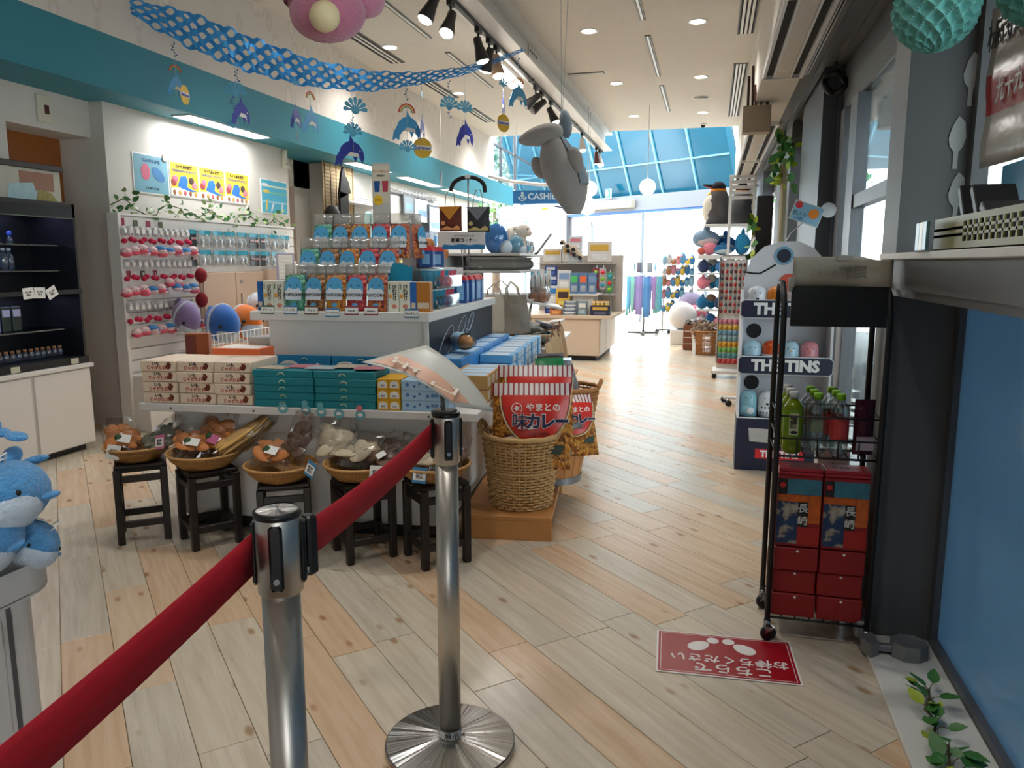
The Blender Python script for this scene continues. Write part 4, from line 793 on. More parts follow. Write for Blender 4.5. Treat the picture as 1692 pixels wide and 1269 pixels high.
for (x, y, rz, t, w, h, kd, lb, tg) in (
    (-2.84, 3.22, 35, 40, .17, .22, 'brown', 'brown crackers with seaweed in the leftmost basket', PAPER), (-2.73, 3.27, -30, 45, .16, .24, 'grey', 'grey-green seaweed crackers in the leftmost basket', None), (-2.68, 3.22, -25, 55, .13, .2, 'grey', 'dark seaweed crackers at the right of the leftmost basket', None),
    (-2.46, 3.24, 25, 50, .18, .22, 'brown', 'brown crackers with green garnish in the second basket', PAPER), (-2.40, 3.33, 0, 30, .2, .24, 'brown', 'rust brown crackers standing at the back of the second basket', PKT),
    (-2.32, 3.24, -40, 62, .14, .27, 'gold', 'long golden cracker sticks, front bag of the second basket', None), (-2.30, 3.30, -42, 55, .14, .28, 'gold', 'long golden cracker sticks, middle bag of the second basket', None), (-2.27, 3.35, -44, 48, .14, .29, 'gold', 'long golden cracker sticks, rear bag of the second basket', None),
    (-2.0, 3.2, 10, 48, .2, .2, 'brown', 'orange-brown crackers with white label in the middle basket', PAPER), (-1.9, 3.25, -20, 20, .14, .26, 'dark', 'dark edged bag standing in the middle basket', None),
    (-1.72, 3.32, 10, 30, .2, .24, 'white', 'pale seeded crackers standing between the middle and fourth baskets', None), (-1.62, 3.27, -15, 55, .2, .24, 'white', 'pale puffed crackers in the fourth basket', None), (-1.52, 3.32, -30, 55, .18, .24, 'dark', 'dark crackers with printed label in the fourth basket', None), (-1.49, 3.26, -40, 62, .16, .22, 'dark', 'dark sesame crackers at the right of the fourth basket', PAPER),
    (-1.27, 3.29, 10, 55, .18, .2, 'white', 'silvery crackers at the left of the rightmost basket', None), (-1.18, 3.33, -10, 50, .18, .22, 'dark', 'dark crackers behind the stanchion in the rightmost basket', None)):
    cracker_bag(x, y - .06, z0 + (.015 if kd == 'gold' else 0), rz, t, w, h, kd, lb, tg)
for k, (x, y, z, rz, m) in enumerate(((-2.79, 3.1, .47, 20, PAPER), (-2.57, 3.16, .52, -12, PKT), (-1.74, 3.12, .45, -25, BLT), (-1.42, 3.13, .45, 0, PAPER), (-1.22, 3.15, .45, 8, BLT))):
    y -= .05; o = thing('basket_tag', '%s price tag hanging on the row of cracker baskets' % ORD[k], 'price tag', at(x, y, z, rz, -15, [10, -12, 18, 0, 4][k]), 'price tags on the baskets'); MB().bbox(-.032, .032, 0, .003, -.035, .035, .001).build('card', m, o); MB().box(-.028, .028, -.001, 0, -.022, .02).build('face', PAPER, o); text('¥540\n税込', .016, INK, o, at(0, -.0015, .0) @ FRONT, .0003)

# ================================================================ low platform with basket, barrel and far basket
PINE = mat('pine_board', (190, 130, 70), .5, noise=.15, nscale=5)
pf = thing('low_platform', 'low pine platform carrying the wicker basket and the barrel', 'platform', at(-1.18, 3.56, 0, 7))
MB().bbox(0, .46, 0, .85, .1, .125, .003).build('deck', PINE, pf); MB().bbox(0, .46, 0, .02, 0, .1, .003).build('front_board', PINE, pf); MB().bbox(.40, .46, .8, .85, 0, .1, .003).build('foot', PINE, pf); MB().bbox(0, .05, .8, .85, 0, .1, .003).build('foot', PINE, pf)
pf2 = thing('low_platform', 'second low pine platform behind the barrel', 'platform', at(-1.3, 4.75, 0, 7)); MB().bbox(0, .46, 0, .85, .1, .125, .003).build('deck', PINE, pf2)
for sx in (0, .4):
    for sy in (0, .79): MB().bbox(sx, sx + .06, sy, sy + .06, 0, .1, .003).build('foot', PINE, pf2)
WK = mat('wicker_strand', (204, 164, 108), .6, noise=.15, nscale=20); WKD = mat('wicker_strand_dark', (168, 112, 60), .6, noise=.15, nscale=20)
def wicker(x, y, z, r0, r1, h, m, label, rows=24, stakes=36, handles=True, nm='wicker_basket'):
    """woven from real strands: every row weaves in and out round the upright stakes"""
    o = thing(nm, label, 'basket', at(x, y, z)); b = MB(); n = stakes * 2
    for k in range(rows):
        t = (k + .5) / rows; zz = h * t; R = r0 + (r1 - r0) * t
        b.tube([((R + .007 * math.cos(PI * (j / 2 + k))) * math.cos(2 * PI * j / n), (R + .007 * math.cos(PI * (j / 2 + k))) * math.sin(2 * PI * j / n), zz) for j in range(n)], h / rows * .38, 5, closed=True)
    b.build('weave', m, o, kind='stuff'); b = MB()
    for j in range(stakes): a = 2 * PI * j / stakes; b.rod((r0 * math.cos(a), r0 * math.sin(a), 0), (r1 * math.cos(a), r1 * math.sin(a), h), .0045, 5)
    b.build('stakes', m, o, kind='stuff')
    MB().tube([(r1 * math.cos(a), r1 * math.sin(a), h + .002 * math.sin(11 * a)) for a in [k * PI / 30 for k in range(60)]], .014, 8, closed=True).build('rim', m, o)
    MB().tube([((r0 + r1) * .505 * math.cos(a), (r0 + r1) * .505 * math.sin(a), h * .52) for a in [k * PI / 24 for k in range(48)]], .008, 6, closed=True).build('belt', m, o); MB().cyl(0, 0, 0, .01, r0).build('bottom', m, o)
    if handles:
        for s_ in (-1, 1): MB().tube([(s_ * r1 * .98, -.05, h - .01), (s_ * (r1 + .015), -.045, h + .035), (s_ * (r1 + .02), 0, h + .055), (s_ * (r1 + .015), .045, h + .035), (s_ * r1 * .98, .05, h - .01)], .013, 8).build('handle', m, o)
    return o
wicker(-.93, 3.82, .125, .155, .20, .38, WK, 'tall pale wicker basket of curry snacks on the pine platform')
NOOD = popcorn_mat('curry_sticks', (120, 58, 14), (232, 160, 60))
def curry_bag(x, y, z, rz, tilt, label, s=1.):
    o = thing('curry_snack_bag', label, 'snack bag', at(x, y, z, rz, -tilt, 0, s), 'big red and white curry snack bags'); w, h = .40, .44
    fb = lambda x_, z_: -.075 * (1 - abs(2 * x_ / w) ** 2.5) * (1 - abs(2 * z_ / h - 1) ** 2.5) / 1.0
    MB().pillow(w, h, .15, n=14).build('snack_body', NOOD, o)
    st = MB()
    def top(u, v): xx = (u - .5) * w * 1.01; zz = h * (.86 + .15 * v); return (xx, fb(xx, min(zz, h * .995)) - .004, zz)
    n = 46; st.sheet(top, n, 3, mf=lambda u, v: int(u * n) % 3 == 0 and 1 or 0); st.build('striped_top', [mat('bag_white', (224, 214, 208), .35), mat('bag_stripe', (150, 40, 50), .35)], o)
    def dsk(u, v):
        a = PI + PI * u; R = .04 + v * .138 if False else v * .165
        xx = .02 + R * math.cos(a) * 1.05; zz = h * .87 + R * math.sin(a) * 1.45; return (xx, fb(xx, zz) - .006, zz)
    MB().sheet(dsk, 24, 8).build('red_panel', mat('panel_red', (214, 50, 36), .35), o)
    ring = [dsk(k / 24, 1.05) for k in range(25)]; MB().tube([(p[0], p[1] - .001, p[2]) for p in ring], .004, 5).build('panel_edge', mat('bag_cream', (226, 206, 176), .4), o)
    pz = lambda zz, xx=0: fb(xx, zz) - .012
    for j, ch in enumerate('味カレー'):
        cx = -.06 + .07 * j; cy = pz(.245, cx); text(ch, .084, mat('navy_letter', (24, 28, 70), .4), o, at(cx, cy - .013, .245, cx * 60, -6) @ FRONT, .001 if j == 0 else .0035); text(ch, .084, mat('letter_edge', (240, 230, 220), .4), o, at(cx, cy - .009, .245, cx * 60, -6) @ FRONT, .003 if j == 0 else .0065)
    text('やまとの', .044, mat('letter_edge', (0, 0, 0)), o, at(.06, pz(.31), .318, 0, 4) @ FRONT, .0015); text('AJI CURRY', .02, INK, o, at(.045, pz(.19), .185, 0, -8) @ FRONT)
    MB().tube([(-.075 + .026 * math.cos(a), pz(.315, -.075) + .002, .315 + .026 * math.sin(a)) for a in [k * PI / 10 for k in range(20)]], .0025, 5, closed=True).build('crest_ring', mat('letter_edge', (0, 0, 0)), o); MB().prism([(-.075 + .018 * math.cos(k * PI / 5) * (1 if k % 2 else .5), .315 + .018 * math.sin(k * PI / 5) * (1 if k % 2 else .5)) for k in range(10)], pz(.315, -.075), pz(.315, -.075) + .003, axis='y').build('crest_star', mat('letter_edge', (0, 0, 0)), o)
    MB().prism([(-.16, .16), (-.1, .175), (-.06, .165), (-.11, .155)], -.066, -.064, axis='y').build('squid_print', mat('letter_edge', (0, 0, 0)), o); MB().prism([(-.15, .09), (-.05, .12), (-.04, .1), (-.09, .085)], -.06, -.058, axis='y').build('squid_print', mat('letter_edge', (0, 0, 0)), o); MB().prism([(.07, .12), (.17, .13), (.15, .08), (.08, .085)], -.05, -.046, axis='y').build('photo_print', mat('dark_green_print', (40, 60, 44), .4, noise=.3, nscale=40), o)
curry_bag(-.86, 3.75, .33, 13, 10, 'front red and white curry snack bag in the tall wicker basket'); curry_bag(-.88, 3.93, .40, 13, 12, 'rear red and white curry snack bag in the tall wicker basket')
curry_bag(-.72, 4.18, .30, 30, 24, 'red and white curry snack bag leaning out of the wooden barrel', .8)
# barrel: staves and hoops
br = thing('wooden_barrel', 'wooden half barrel with grey steel hoops behind the wicker basket', 'barrel', at(-.87, 4.32, .125))
prof = lambda t: .165 + .05 * t
for k in range(20):
    a0 = 2 * PI * k / 20 + .008; a1 = 2 * PI * (k + 1) / 20 - .008; b = MB(); vs = []
    for t in (0, .5, 1):
        R = prof(t) + (.012 if t == .5 else 0)
        for rr in (R - .016, R):
            for a in (a0, a1): vs.append((rr * math.cos(a), rr * math.sin(a), .38 * t))
    fs = []
    for i in (0, 4): fs += [(i + 2, i + 3, i + 7, i + 6), (i + 1, i, i + 4, i + 5), (i, i + 2, i + 6, i + 4), (i + 3, i + 1, i + 5, i + 7)]
    fs += [(0, 1, 3, 2), (8, 10, 11, 9)]; b.add(vs, fs).build('stave', mat('barrel_wood', (186, 126, 72), .55, noise=.15, nscale=8), br)
for t, w in ((.06, .02), (.55, .016), (.93, .014)): R = prof(t) + (.012 if t == .55 else .004); MB().lathe([(R + .004, .38 * t - w), (R + .006, .38 * t + w)], 40, caps=False).lathe([(R - .001, .38 * t - w), (R + .001, .38 * t + w)], 40, caps=False).build('hoop', mat('hoop_steel', (130, 136, 140), .4, .7), br)
MB().cyl(0, 0, .02, .03, .155, 24).build('bottom', PINE, br)
wicker(-.93, 5.25, .125, .13, .2, .40, WKD, 'brown wicker basket with twig handles beyond the barrel', 20, 36)
SIL = mat('silver_foil', (196, 200, 206), .22, .9, bump=.6, bscale=25)
for k, (x, y, z, rz, t, lb, m) in enumerate(((-.86, 5.2, .35, 70, 18, 'silver foil bag leaning to the right in the brown wicker basket', SIL), (-.97, 5.2, .38, 40, 10, 'grey foil bag in the brown wicker basket', SIL), (-.98, 4.95, .42, 30, 20, 'green snack packet behind the curry bags', mat('packet_green', (20, 110, 60), .35, noise=.2, nscale=10)), (-1.06, 5.3, .4, 30, 12, 'dark snack packet at the back of the brown basket', mat('packet_dark', (60, 40, 40), .35)))):
    o = thing('snack_packet', lb, 'snack bag', at(x, y, z, rz, -t)); MB().pillow(.2, .34, .07, n=8).build('packet', m, o); MB().box(-.1, .1, -.002, .002, .33, .35).build('seal_strip', ALU if m == SIL else m, o)
# ================================================================ wire cart with drinks
ct = thing('wire_cart', 'black wire cart on casters beside the dark steel column', 'cart', at(.25, 2.83, 0))
W_, D_ = .34, .28
for x in (0, W_):
    up = [(x, 0, .07), (x, 0, 1.20), (x, .03, 1.27), (x, .1, 1.31), (x, D_ - .08, 1.31), (x, D_ - .02, 1.27), (x, D_, 1.2), (x, D_, .07)]
    MB().tube(up, .0105, 10).build('upright_loop', BLACK, ct)
def wire_shelf(z, hgt, nm):
    b = MB()
    for k in range(8): b.rod((W_ * k / 7, 0, z), (W_ * k / 7, D_, z), .003, 6)
    for y in (0, D_ / 2, D_): b.rod((0, y, z), (W_, y, z), .0045, 6)
    if hgt:
        for zz in (z + hgt * .45, z + hgt): b.rod((0, 0, zz), (W_, 0, zz), .0035, 6).rod((0, D_, zz), (W_, D_, zz), .0035, 6).rod((0, 0, zz), (0, D_, zz), .0035, 6).rod((W_, 0, zz), (W_, D_, zz), .0035, 6)
        for k in range(6): b.rod((W_ * k / 5, 0, z), (W_ * k / 5, 0, z + hgt * .45), .003, 6)
        for k in (0, 5): b.rod((W_ * k / 5, D_, z), (W_ * k / 5, D_, z + hgt), .003, 6)
    b.build(nm, BLACK, ct)
wire_shelf(.088, 0, 'bottom_shelf'); wire_shelf(.70, .145, 'drinks_basket')
MB().bbox(.02, W_ - .012, -.014, -.006, 1.165, 1.302, .002).build('black_panel', mat('black_acrylic', (10, 10, 11), .35), ct)
CW = mat('caster_chrome', (180, 180, 184), .25, 1.)
for x in (0, W_):
    for y in (0, D_):
        c = MB().cyl(0, 0, .05, .075, .013, 12).build('caster', CW, ct, at(x, y, 0)); MB().lathe([(.012, -.009), (.027, -.009), (.029, -.005), (.029, .005), (.027, .009), (.012, .009)], 20).build('wheel', RUB, c, at(.004, -.012, .029, 20, 90)); MB().prism([(-.02, .03), (.022, .052), (.012, .056), (-.014, .056)], -.013, .013).build('fork', CW, c, at(.004, -.012, .0, 20, 90) @ Matrix.Translation((0, 0, 0)))
# translucent distance sign taped above the black panel, seen from behind
BEI = clear('sign_back_film', (196, 188, 172), .08, .3, haze=.8)
o = thing('distance_sign', 'translucent beige sign above the black panel, lettering showing through reversed', 'sign', at(.27, 2.82, 1.302)); MB().sheet(lambda u, v: (u * .315, .004 * math.sin(u * 5), .0 + v * (.1 - .012 * max(0, math.sin(u * 9)) * (u > .5))), 20, 3).build('film', BEI, o, thick=.001)
FL = Matrix.Scale(-1, 4, (1, 0, 0)); text('距離', .045, mat('faint_ink', (150, 146, 138), .6), o, at(.19, -.003, .045) @ FRONT @ FL, .001); text('をとろう', .022, mat('faint_ink', (0, 0, 0)), o, at(.1, -.003, .045) @ FRONT @ FL); MB().bbox(-.012, .01, -.004, .008, -.02, .03, .003).build('tape', mat('tape_grey', (170, 166, 156), .4), o)
MB().bbox(.14, .19, -.002, .004, .085, .105, .002).build('tape', mat('tape_grey', (0, 0, 0)), o)
# bottles
PET = clear('bottle_plastic', (236, 244, 244), .16, .04); CAPG = mat('cap_green', (130, 186, 30), .4); CAPW = mat('cap_white', (214, 214, 212), .4)
def bottle_proto(kind, body, band, cap, h=.215, r=.031):
    o = thing('drink_bottle', 'x', 'bottle', None, 'drinks in the cart basket'); pr = [(.0, 0), (r * .8, .0), (r, .008)]
    for k in range(5): z = .02 + k * .03; pr += [(r, z), (r * .95, z + .012)]
    pr += [(r, .165), (r * .8, .18), (r * .42, .195), (r * .42, .205)]
    MB().lathe(pr, 20).build('bottle', body, o); MB().lathe([(r * .5, .2), (r * .5, h + .005), (r * .44, h + .007)], 16).build('cap', cap, o)
    if band: MB().lathe([(r * 1.02, .06), (r * 1.02, .16 if kind == 'tea' else .135)], 20, caps=False).build('label', band, o)
    return o
TEA = bottle_proto('tea', mat('green_tea', (120, 140, 20), .12), mat('tea_label', (120, 158, 30), .35, noise=.15, nscale=40), CAPW, r=.034); MB().box(-.016, .016, -.0352, -.0345, .07, .15).build('label_panel', mat('label_pale', (206, 210, 160), .4), TEA); text('綾\n鷹', .026, INK, TEA, at(0, -.0356, .115) @ FRONT, .0004, space=.8); MB().ell((.002, -.035, .08), (.013, .001, .006)).build('teapot_print', NAVY, TEA)
WAT = bottle_proto('water', PET, None, CAPG); MB().box(-.02, .02, -.032, -.0312, .085, .13).build('label_print', clear('faint_label', (180, 200, 170), .1, .2, haze=.3), WAT)
PCH = bottle_proto('peach', PET, mat('peach_label', (196, 62, 62), .4, noise=.2, nscale=30), CAPG)
BT = [(TEA, .305, 2.875, 'green tea bottle at the front left of the cart basket'), (TEA, .30, 2.955, 'green tea bottle behind the front one'), (TEA, .298, 3.035, 'rearmost green tea bottle'), (WAT, .385, 2.87, 'clear water bottle in the front row of the cart basket'), (WAT, .38, 2.945, 'clear water bottle in the second row'), (WAT, .375, 3.02, 'clear water bottle in the third row'), (PCH, .46, 2.868, 'red labelled drink bottle in the front row'), (PCH, .455, 2.945, 'red labelled drink bottle in the second row'), (PCH, .45, 3.02, 'red labelled drink bottle in the third row')]
seen = set()
for p, x, y, lb in BT:
    o = p if p.name not in seen else dup(p); seen.add(p.name); o.matrix_local = at(x, y, .705, RND.uniform(-12, 12)); o['label'] = lb
o = thing('drink_pouch', 'dark purple foil pouch beside the red labelled bottles', 'pouch', at(.545, 2.9, .705, 8)); MB().pillow(.07, .2, .05, n=6).build('pouch', mat('purple_foil', (72, 22, 40), .2, .4, bump=.8, bscale=40), o); MB().box(-.03, .03, -.026, -.024, .02, .07).build('label', mat('pouch_label', (200, 180, 190), .5), o)
# red gift cartons on the bottom shelf
RCARD = mat('red_carton', (150, 14, 20), .45, noise=.05, nscale=10)
def sea_print():
    m, N, L, b, tc = graph('cliff_photo', .35); n = N.new('ShaderNodeTexNoise'); n.inputs['Scale'].default_value = 18; n.inputs['Detail'].default_value = 6; L.new(tc.outputs['Object'], n.inputs['Vector'])
    r = ramp(N, [(.45, (24, 52, 92)), (.52, (30, 62, 100)), (.56, (150, 140, 122)), (.7, (196, 188, 172))]); L.new(n.outputs['Fac'], r.inputs[0]); L.new(r.outputs[0], b.inputs['Base Color']); return m
SEA = sea_print(); ORG = mat('orange_photo', (206, 96, 24), .35, noise=.5, nscale=40); ISL = mat('island_photo', (60, 120, 140), .35, noise=.5, nscale=30); BLK = mat('print_black', (22, 18, 16), .4)
pr = thing('castella_box', 'x', 'box', None, 'photo printed gift boxes on the cart')
MB().bbox(0, .152, 0, .07, 0, .262, .002).build('carton', RCARD, pr)
for nm, m, x0, x1, z0, z1 in (('island_print', ISL, .034, .15, .195, .252), ('badge_panel', BLK, .002, .034, .195, .252), ('orange_print', ORG, .002, .108, .168, .193), ('cliff_print', SEA, .002, .074, .01, .167), ('name_panel', BLK, .075, .108, .075, .167), ('flower_print', ORG, .109, .15, .09, .193), ('red_print', mat('print_red', (176, 30, 22), .4, noise=.2, nscale=30), .075, .15, .01, .074)): MB().box(x0, x1, -.0012, 0, z0, z1).build(nm, m, pr)
text('長\n崎', .036, mat('letter_silver', (214, 214, 206), .4), pr, at(.091, -.002, .12) @ FRONT, .0005, space=1.3); MB().ell((.018, -.001, .228), (.011, .0012, .011), nu=12, nv=6).build('badge_print', RD, pr)
for c in range(2):
    for r in range(3):
        o = pr if c == r == 0 else dup(pr); o.matrix_local = at(.262 + c * .158, 2.845 + r * .072, .362 + .0 * r, 0); o['label'] = 'standing photo printed gift box, %s column, %s row from the front' % (['left', 'right'][c], ORD[r])
pr = thing('red_carton', 'x', 'box', None, 'plain red cartons on the bottom of the cart'); MB().bbox(0, .152, 0, .24, 0, .086, .003).build('carton', RCARD, pr); MB().cyl(0, 0, 0, .001, .005, 8).build('sticker', PAPER, pr, at(.08, -.0002, .075, 0, 90))
for c in range(2):
    for r in range(3):
        o = pr if c == r == 0 else dup(pr); o.matrix_local = at(.262 + c * .158 - .004 * (r % 2), 2.84 + .008 * (r % 2), .0935 + r * .0885, RND.uniform(-1, 1)); o['label'] = 'plain red carton, %s column, %s layer on the cart bottom' % (['left', 'right'][c], ['bottom', 'middle', 'top'][r])
pr = thing('flat_red_box', 'x', 'box', None, 'flat red boxes lying on the photo boxes'); MB().bbox(0, .15, 0, .1, 0, .012, .002).build('carton', mat('flat_red', (176, 36, 48), .4), pr); text('カステラ', .024, mat('pale_pink_letter', (226, 170, 176), .4), pr, at(.075, .05, .0125))
for k in range(4):
    o = pr if k == 0 else dup(pr); o.matrix_local = at(.265 + .158 * (k // 2), 2.85, .626 + .0135 * (k % 2), RND.uniform(-2, 2)); o['label'] = 'flat red lettered box, %s of the %s pair on the photo boxes' % (['lower', 'upper'][k % 2], ['left', 'right'][k // 2])
o = thing('white_carton', 'white carton with faint print behind the drinks basket', 'box', at(.50, 3.2, .52)); MB().bbox(-.06, .06, 0, .1, 0, .13, .003).build('carton', PAPER, o); MB().box(-.055, .055, -.001, 0, .02, .05).build('print', LBL, o); MB().box(-.07, .07, -.01, .11, -.52, 0).build('stand', NAVY, o)

# ================================================================ tin can display stand
tn = thing('tin_display', 'navy and white floor display of animal tins with a round smiling top board', 'display stand', at(.2, 5.28, 0))
GRYB = mat('display_grey_white', (226, 226, 230), .5); NVB = mat('display_navy', (20, 24, 52), .45)
MB().prism([(0, 0), (.58, 0), (.56, 1.28), (.53, 1.4), (.46, 1.48), (.36, 1.525), (.24, 1.525), (.14, 1.49), (.06, 1.41), (.02, 1.28)], .27, .285, axis='y').build('back_board', GRYB, tn)
for x in (0, .565): MB().prism([(.0, .36), (.27, .36), (.27, 1.2), (.1, 1.2), (.04, 1.12)], x, x + .015, axis='x').build('side_board', GRYB, tn)
bs = MB().box(0, .58, 0, .27, 0, .36).build('base_box', NVB, tn)
MB().box(.0, .58, -.001, .0, .355, .362).build('base_edge', WMET, bs); MB().prism([(.09, .2), (.3, .19), (.31, .285), (.08, .29)], -.003, 0, axis='y').build('torn_patch', mat('torn_card', (176, 172, 168), .8, noise=.15, nscale=20), bs)
MB().box(.13, .44, -.003, 0, .085, .15).build('red_plate', mat('plate_red', (198, 30, 40), .45), bs); text('THE TINS', .058, WMET, bs, at(.285, -.005, .117) @ FRONT, .003)
for z in (.70, 1.06): MB().box(.015, .565, .02, .27, z - .01, z).build('shelf', GRYB, tn)
for z in (.72, 1.09):
    s_ = MB().prism([(.0, z - .045), (.02, z - .06), (.56, z - .06), (.58, z - .045), (.58, z + .035), (.56, z + .05), (.02, z + .05), (.0, z + .035)], -.012, -.004, axis='y').build('name_board', NVB, tn); MB().prism([(-.006, z - .048), (.017, z - .066), (.563, z - .066), (.586, z - .048), (.586, z + .038), (.563, z + .056), (.017, z + .056), (-.006, z + .038)], -.004, .0, axis='y').build('board_edge', WMET, s_); text('THE TINS', .1, WMET, s_, at(.29, -.014, z - .006) @ FRONT, .005)
f = MB().cyl(0, 0, 0, .003, .062, 28).build('eye_ring', mat('eye_sky', (130, 180, 210), .5), tn, at(.27, .268, 1.43, 0, 90)); MB().cyl(0, 0, .003, .006, .045, 24).build('pupil', NVB, f)
MB().tube([(.02 + .05 * k, .266, 1.33 - .02 * math.sin(k * .7 + .4) + .02 * max(0, k - 2)) for k in range(5)], .006, 6).build('smile_line', INK, tn); MB().prism([(.31 + .065 * math.cos(a), 1.25 + .06 * math.sin(a)) for a in [k * PI / 10 + .5 for k in range(18)]] + [(.33, 1.25)], .262, .268, axis='y').build('cheek_patch', mat('coral_patch', (222, 92, 70), .5), tn)
def tin(x, z, top, bottom, kind, label, y=5.36):
    o = thing('animal_tin', label, 'tin', at(.2 + x, y, z), 'animal tins on the display'); R = .057
    MB().lathe([(R, 0), (R, .075)], 20).build('can', bottom, o); MB().lathe([(R, .075), (R, .12), (R * .92, .145), (R * .65, .165), (0, .174)], 20, caps=False).build('lid', top, o)
    for s_ in (-1, 1): MB().ell((s_ * .018, -R * .95, .128), (.004, .003, .004), nu=8, nv=5).build('eye', INK, o)
    if kind == 'dots':
        for k in range(5):
            for j in range(2): a = -PI / 2 + (k - 2) * .42 + .2 * j; MB().ell((R * math.cos(a), R * math.sin(a), .03 + .035 * j), (.006, .006, .006), nu=8, nv=5).build('spot', INK, o)
        MB().ell((0, -R, .09), (.01, .004, .008)).build('nose', INK, o)
    if kind == 'band': MB().lathe([(R * 1.01, .05), (R * 1.01, .085)], 20, caps=False).build('white_band', WMET, o)
    if kind == 'stripe':
        for k in range(7): a = -PI / 2 + (k - 3) * .36; MB().rod((R * 1.0 * math.cos(a), R * 1.0 * math.sin(a), .004), (R * 1.0 * math.cos(a), R * 1.0 * math.sin(a), .068), .002, 5).build('stripe', mat('stripe_blue', (90, 120, 190), .5), o)
    if kind == 'bird': MB().prism([(-.009, .115), (.009, .115), (.0, .106)], -R - .006, -R + .002, axis='y').build('beak', mat('beak_orange', (230, 140, 40), .5), o); MB().ell((0, -R * .9, .045), (.03, .012, .03)).build('chick_print', INK, o); MB().ell((0, -R * .98, .04), (.018, .01, .018)).build('chick_face', WMET, o)
    if kind == 'pup': MB().ell((.012, -R * .9, .04), (.026, .012, .026)).build('pup_print', mat('pup_pale', (214, 220, 226), .5), o)
tW = mat('tin_white', (214, 218, 224), .25); tO = mat('tin_orange', (224, 130, 30), .25); tB = mat('tin_ice', (170, 206, 222), .25); tN = mat('tin_blue', (34, 58, 140), .25); tS = mat('tin_sky', (120, 190, 220), .25); tP = mat('tin_pink', (216, 140, 150), .25); tR = mat('tin_redorange', (214, 84, 36), .25); tM = mat('tin_mint', (130, 176, 190), .25)
for a in ((.1, 1.06, tW, tW, 'dots', 'white spotted tin on the top shelf of the display'), (.22, 1.06, tO, tO, 'band', 'orange banded tin on the top shelf of the display'), (.34, 1.06, tW, tB, 'pup', 'pale tin behind the cart frame on the top shelf'),
          (.085, .70, tB, tN, 'stripe', 'ice white and navy striped tin on the middle shelf'), (.205, .70, tR, tO, 'band', 'red-orange banded tin on the middle shelf'), (.325, .70, tB, tS, 'bird', 'sky blue penguin tin on the middle shelf'), (.445, .70, tP, tP, 'bird', 'pink penguin tin on the middle shelf'),
          (.075, .362, tM, tM, 'pup', 'mint seal tin on the bottom shelf'), (.195, .362, tW, tW, 'dots', 'white spotted tin on the bottom shelf'), (.32, .362, tB, tS, 'pup', 'blue tin behind the cart on the bottom shelf')): tin(*a)
for z in (.86, .5): MB().cyl(0, 0, 0, .004, .05, 20).build('back_disc', INK, tn, at(.1, .266, z + .06, 0, 90))
o = thing('price_popup', 'small blue price card on a wire above the tin display', 'price card', at(.55, 5.1, 1.68, 0, 0, 20)); MB().bbox(-.09, .09, 0, .004, -.06, .06, .002).build('card', mat('card_pale_edge', (206, 202, 186), .5), o); MB().box(-.085, .085, -.001, 0, -.055, .055).build('face', mat('card_sky', (130, 176, 200), .5), o); MB().cyl(0, 0, 0, .001, .022, 18).build('red_badge', RD, o, at(-.06, -.001, .035, 0, 90)); MB().cyl(0, 0, 0, .002, .03, 18).build('orange_print', tO, o, at(.04, -.001, .01, 0, 90)); text('缶入り', .03, INK, o, at(-.035, -.002, -.015) @ FRONT); text('1,680', .026, DBL, o, at(-.035, -.002, -.042) @ FRONT)
MB().cyl(0, 0, 0, .003, .045, 20).build('spotted_disc', mat('disc_spotted', (206, 212, 216), .5, noise=.3, nscale=60), o, at(.11, .004, .06, 0, 90)); MB().tube([(0, .002, -.06), (-.03, .12, -.13), (-.02, .46, -.19)], .003, 6).build('wire', ALU, o)

# ================================================================ right edge: ledge, stickers, sign, stopper, vine, paper balls
bk = thing('plastic_basket', 'olive plastic basket with square holes on the white ledge', 'basket', at(.60, 1.52, 1.414)); OL = mat('olive_plastic', (126, 118, 22), .4)
b = MB(); b.box(0, .2, 0, .004, 0, .085).box(0, .2, .896, .9, 0, .085).box(0, .2, 0, .9, 0, .004).box(.196, .2, 0, .9, 0, .085).box(0, .004, 0, .9, 0, .02).box(0, .004, 0, .9, .07, .085)
for k in range(17): b.box(0, .004, .04 * k, .04 * k + .01, .02, .07)
b.box(0, .004, .65, .9, .02, .07)
for z in (.034, .051): b.box(0, .004, 0, .9, z, z + .007)
b.build('tray', OL, bk)
for k in range(3):
    o = thing('card_packet', '%s small film-wrapped packet clipped at the end of the olive basket' % ORD[k], 'packet', at(.575 - .004 * k, 2.46 - .055 * k, 1.414, 88), 'small packets by the olive basket'); MB().bbox(-.022, .022, 0, .008, 0, .08, .002).build('packet', [mat('packet_blue', (120, 160, 180), .3), mat('packet_gold', (196, 176, 90), .3), mat('packet_teal', (90, 140, 150), .3)][k], o); MB().box(-.018, .018, -.001, 0, .03, .07).build('print', PAPER, o)
for k, (y, a, m) in enumerate(((2.3, 34, 'a'), (2.18, 38, 'b'), (2.05, 58, 'c'))):
    o = thing('dark_packet', ['narrow dark packet leaning out of the olive basket', 'second dark packet leaning out of the olive basket', 'foil edged packet lying back in the olive basket'][k], 'packet', at(.70, y, 1.42, 90, 0, 0) @ at(0, 0, 0, 0, 0, a)); MB().bbox(-.012, .012, -.05, .05, 0, .2, .003).build('packet', mat('packet_charcoal', (36, 36, 38), .4), o); MB().box(-.013, .013, -.051, -.049, .01, .19).build('silver_edge', ALU, o)
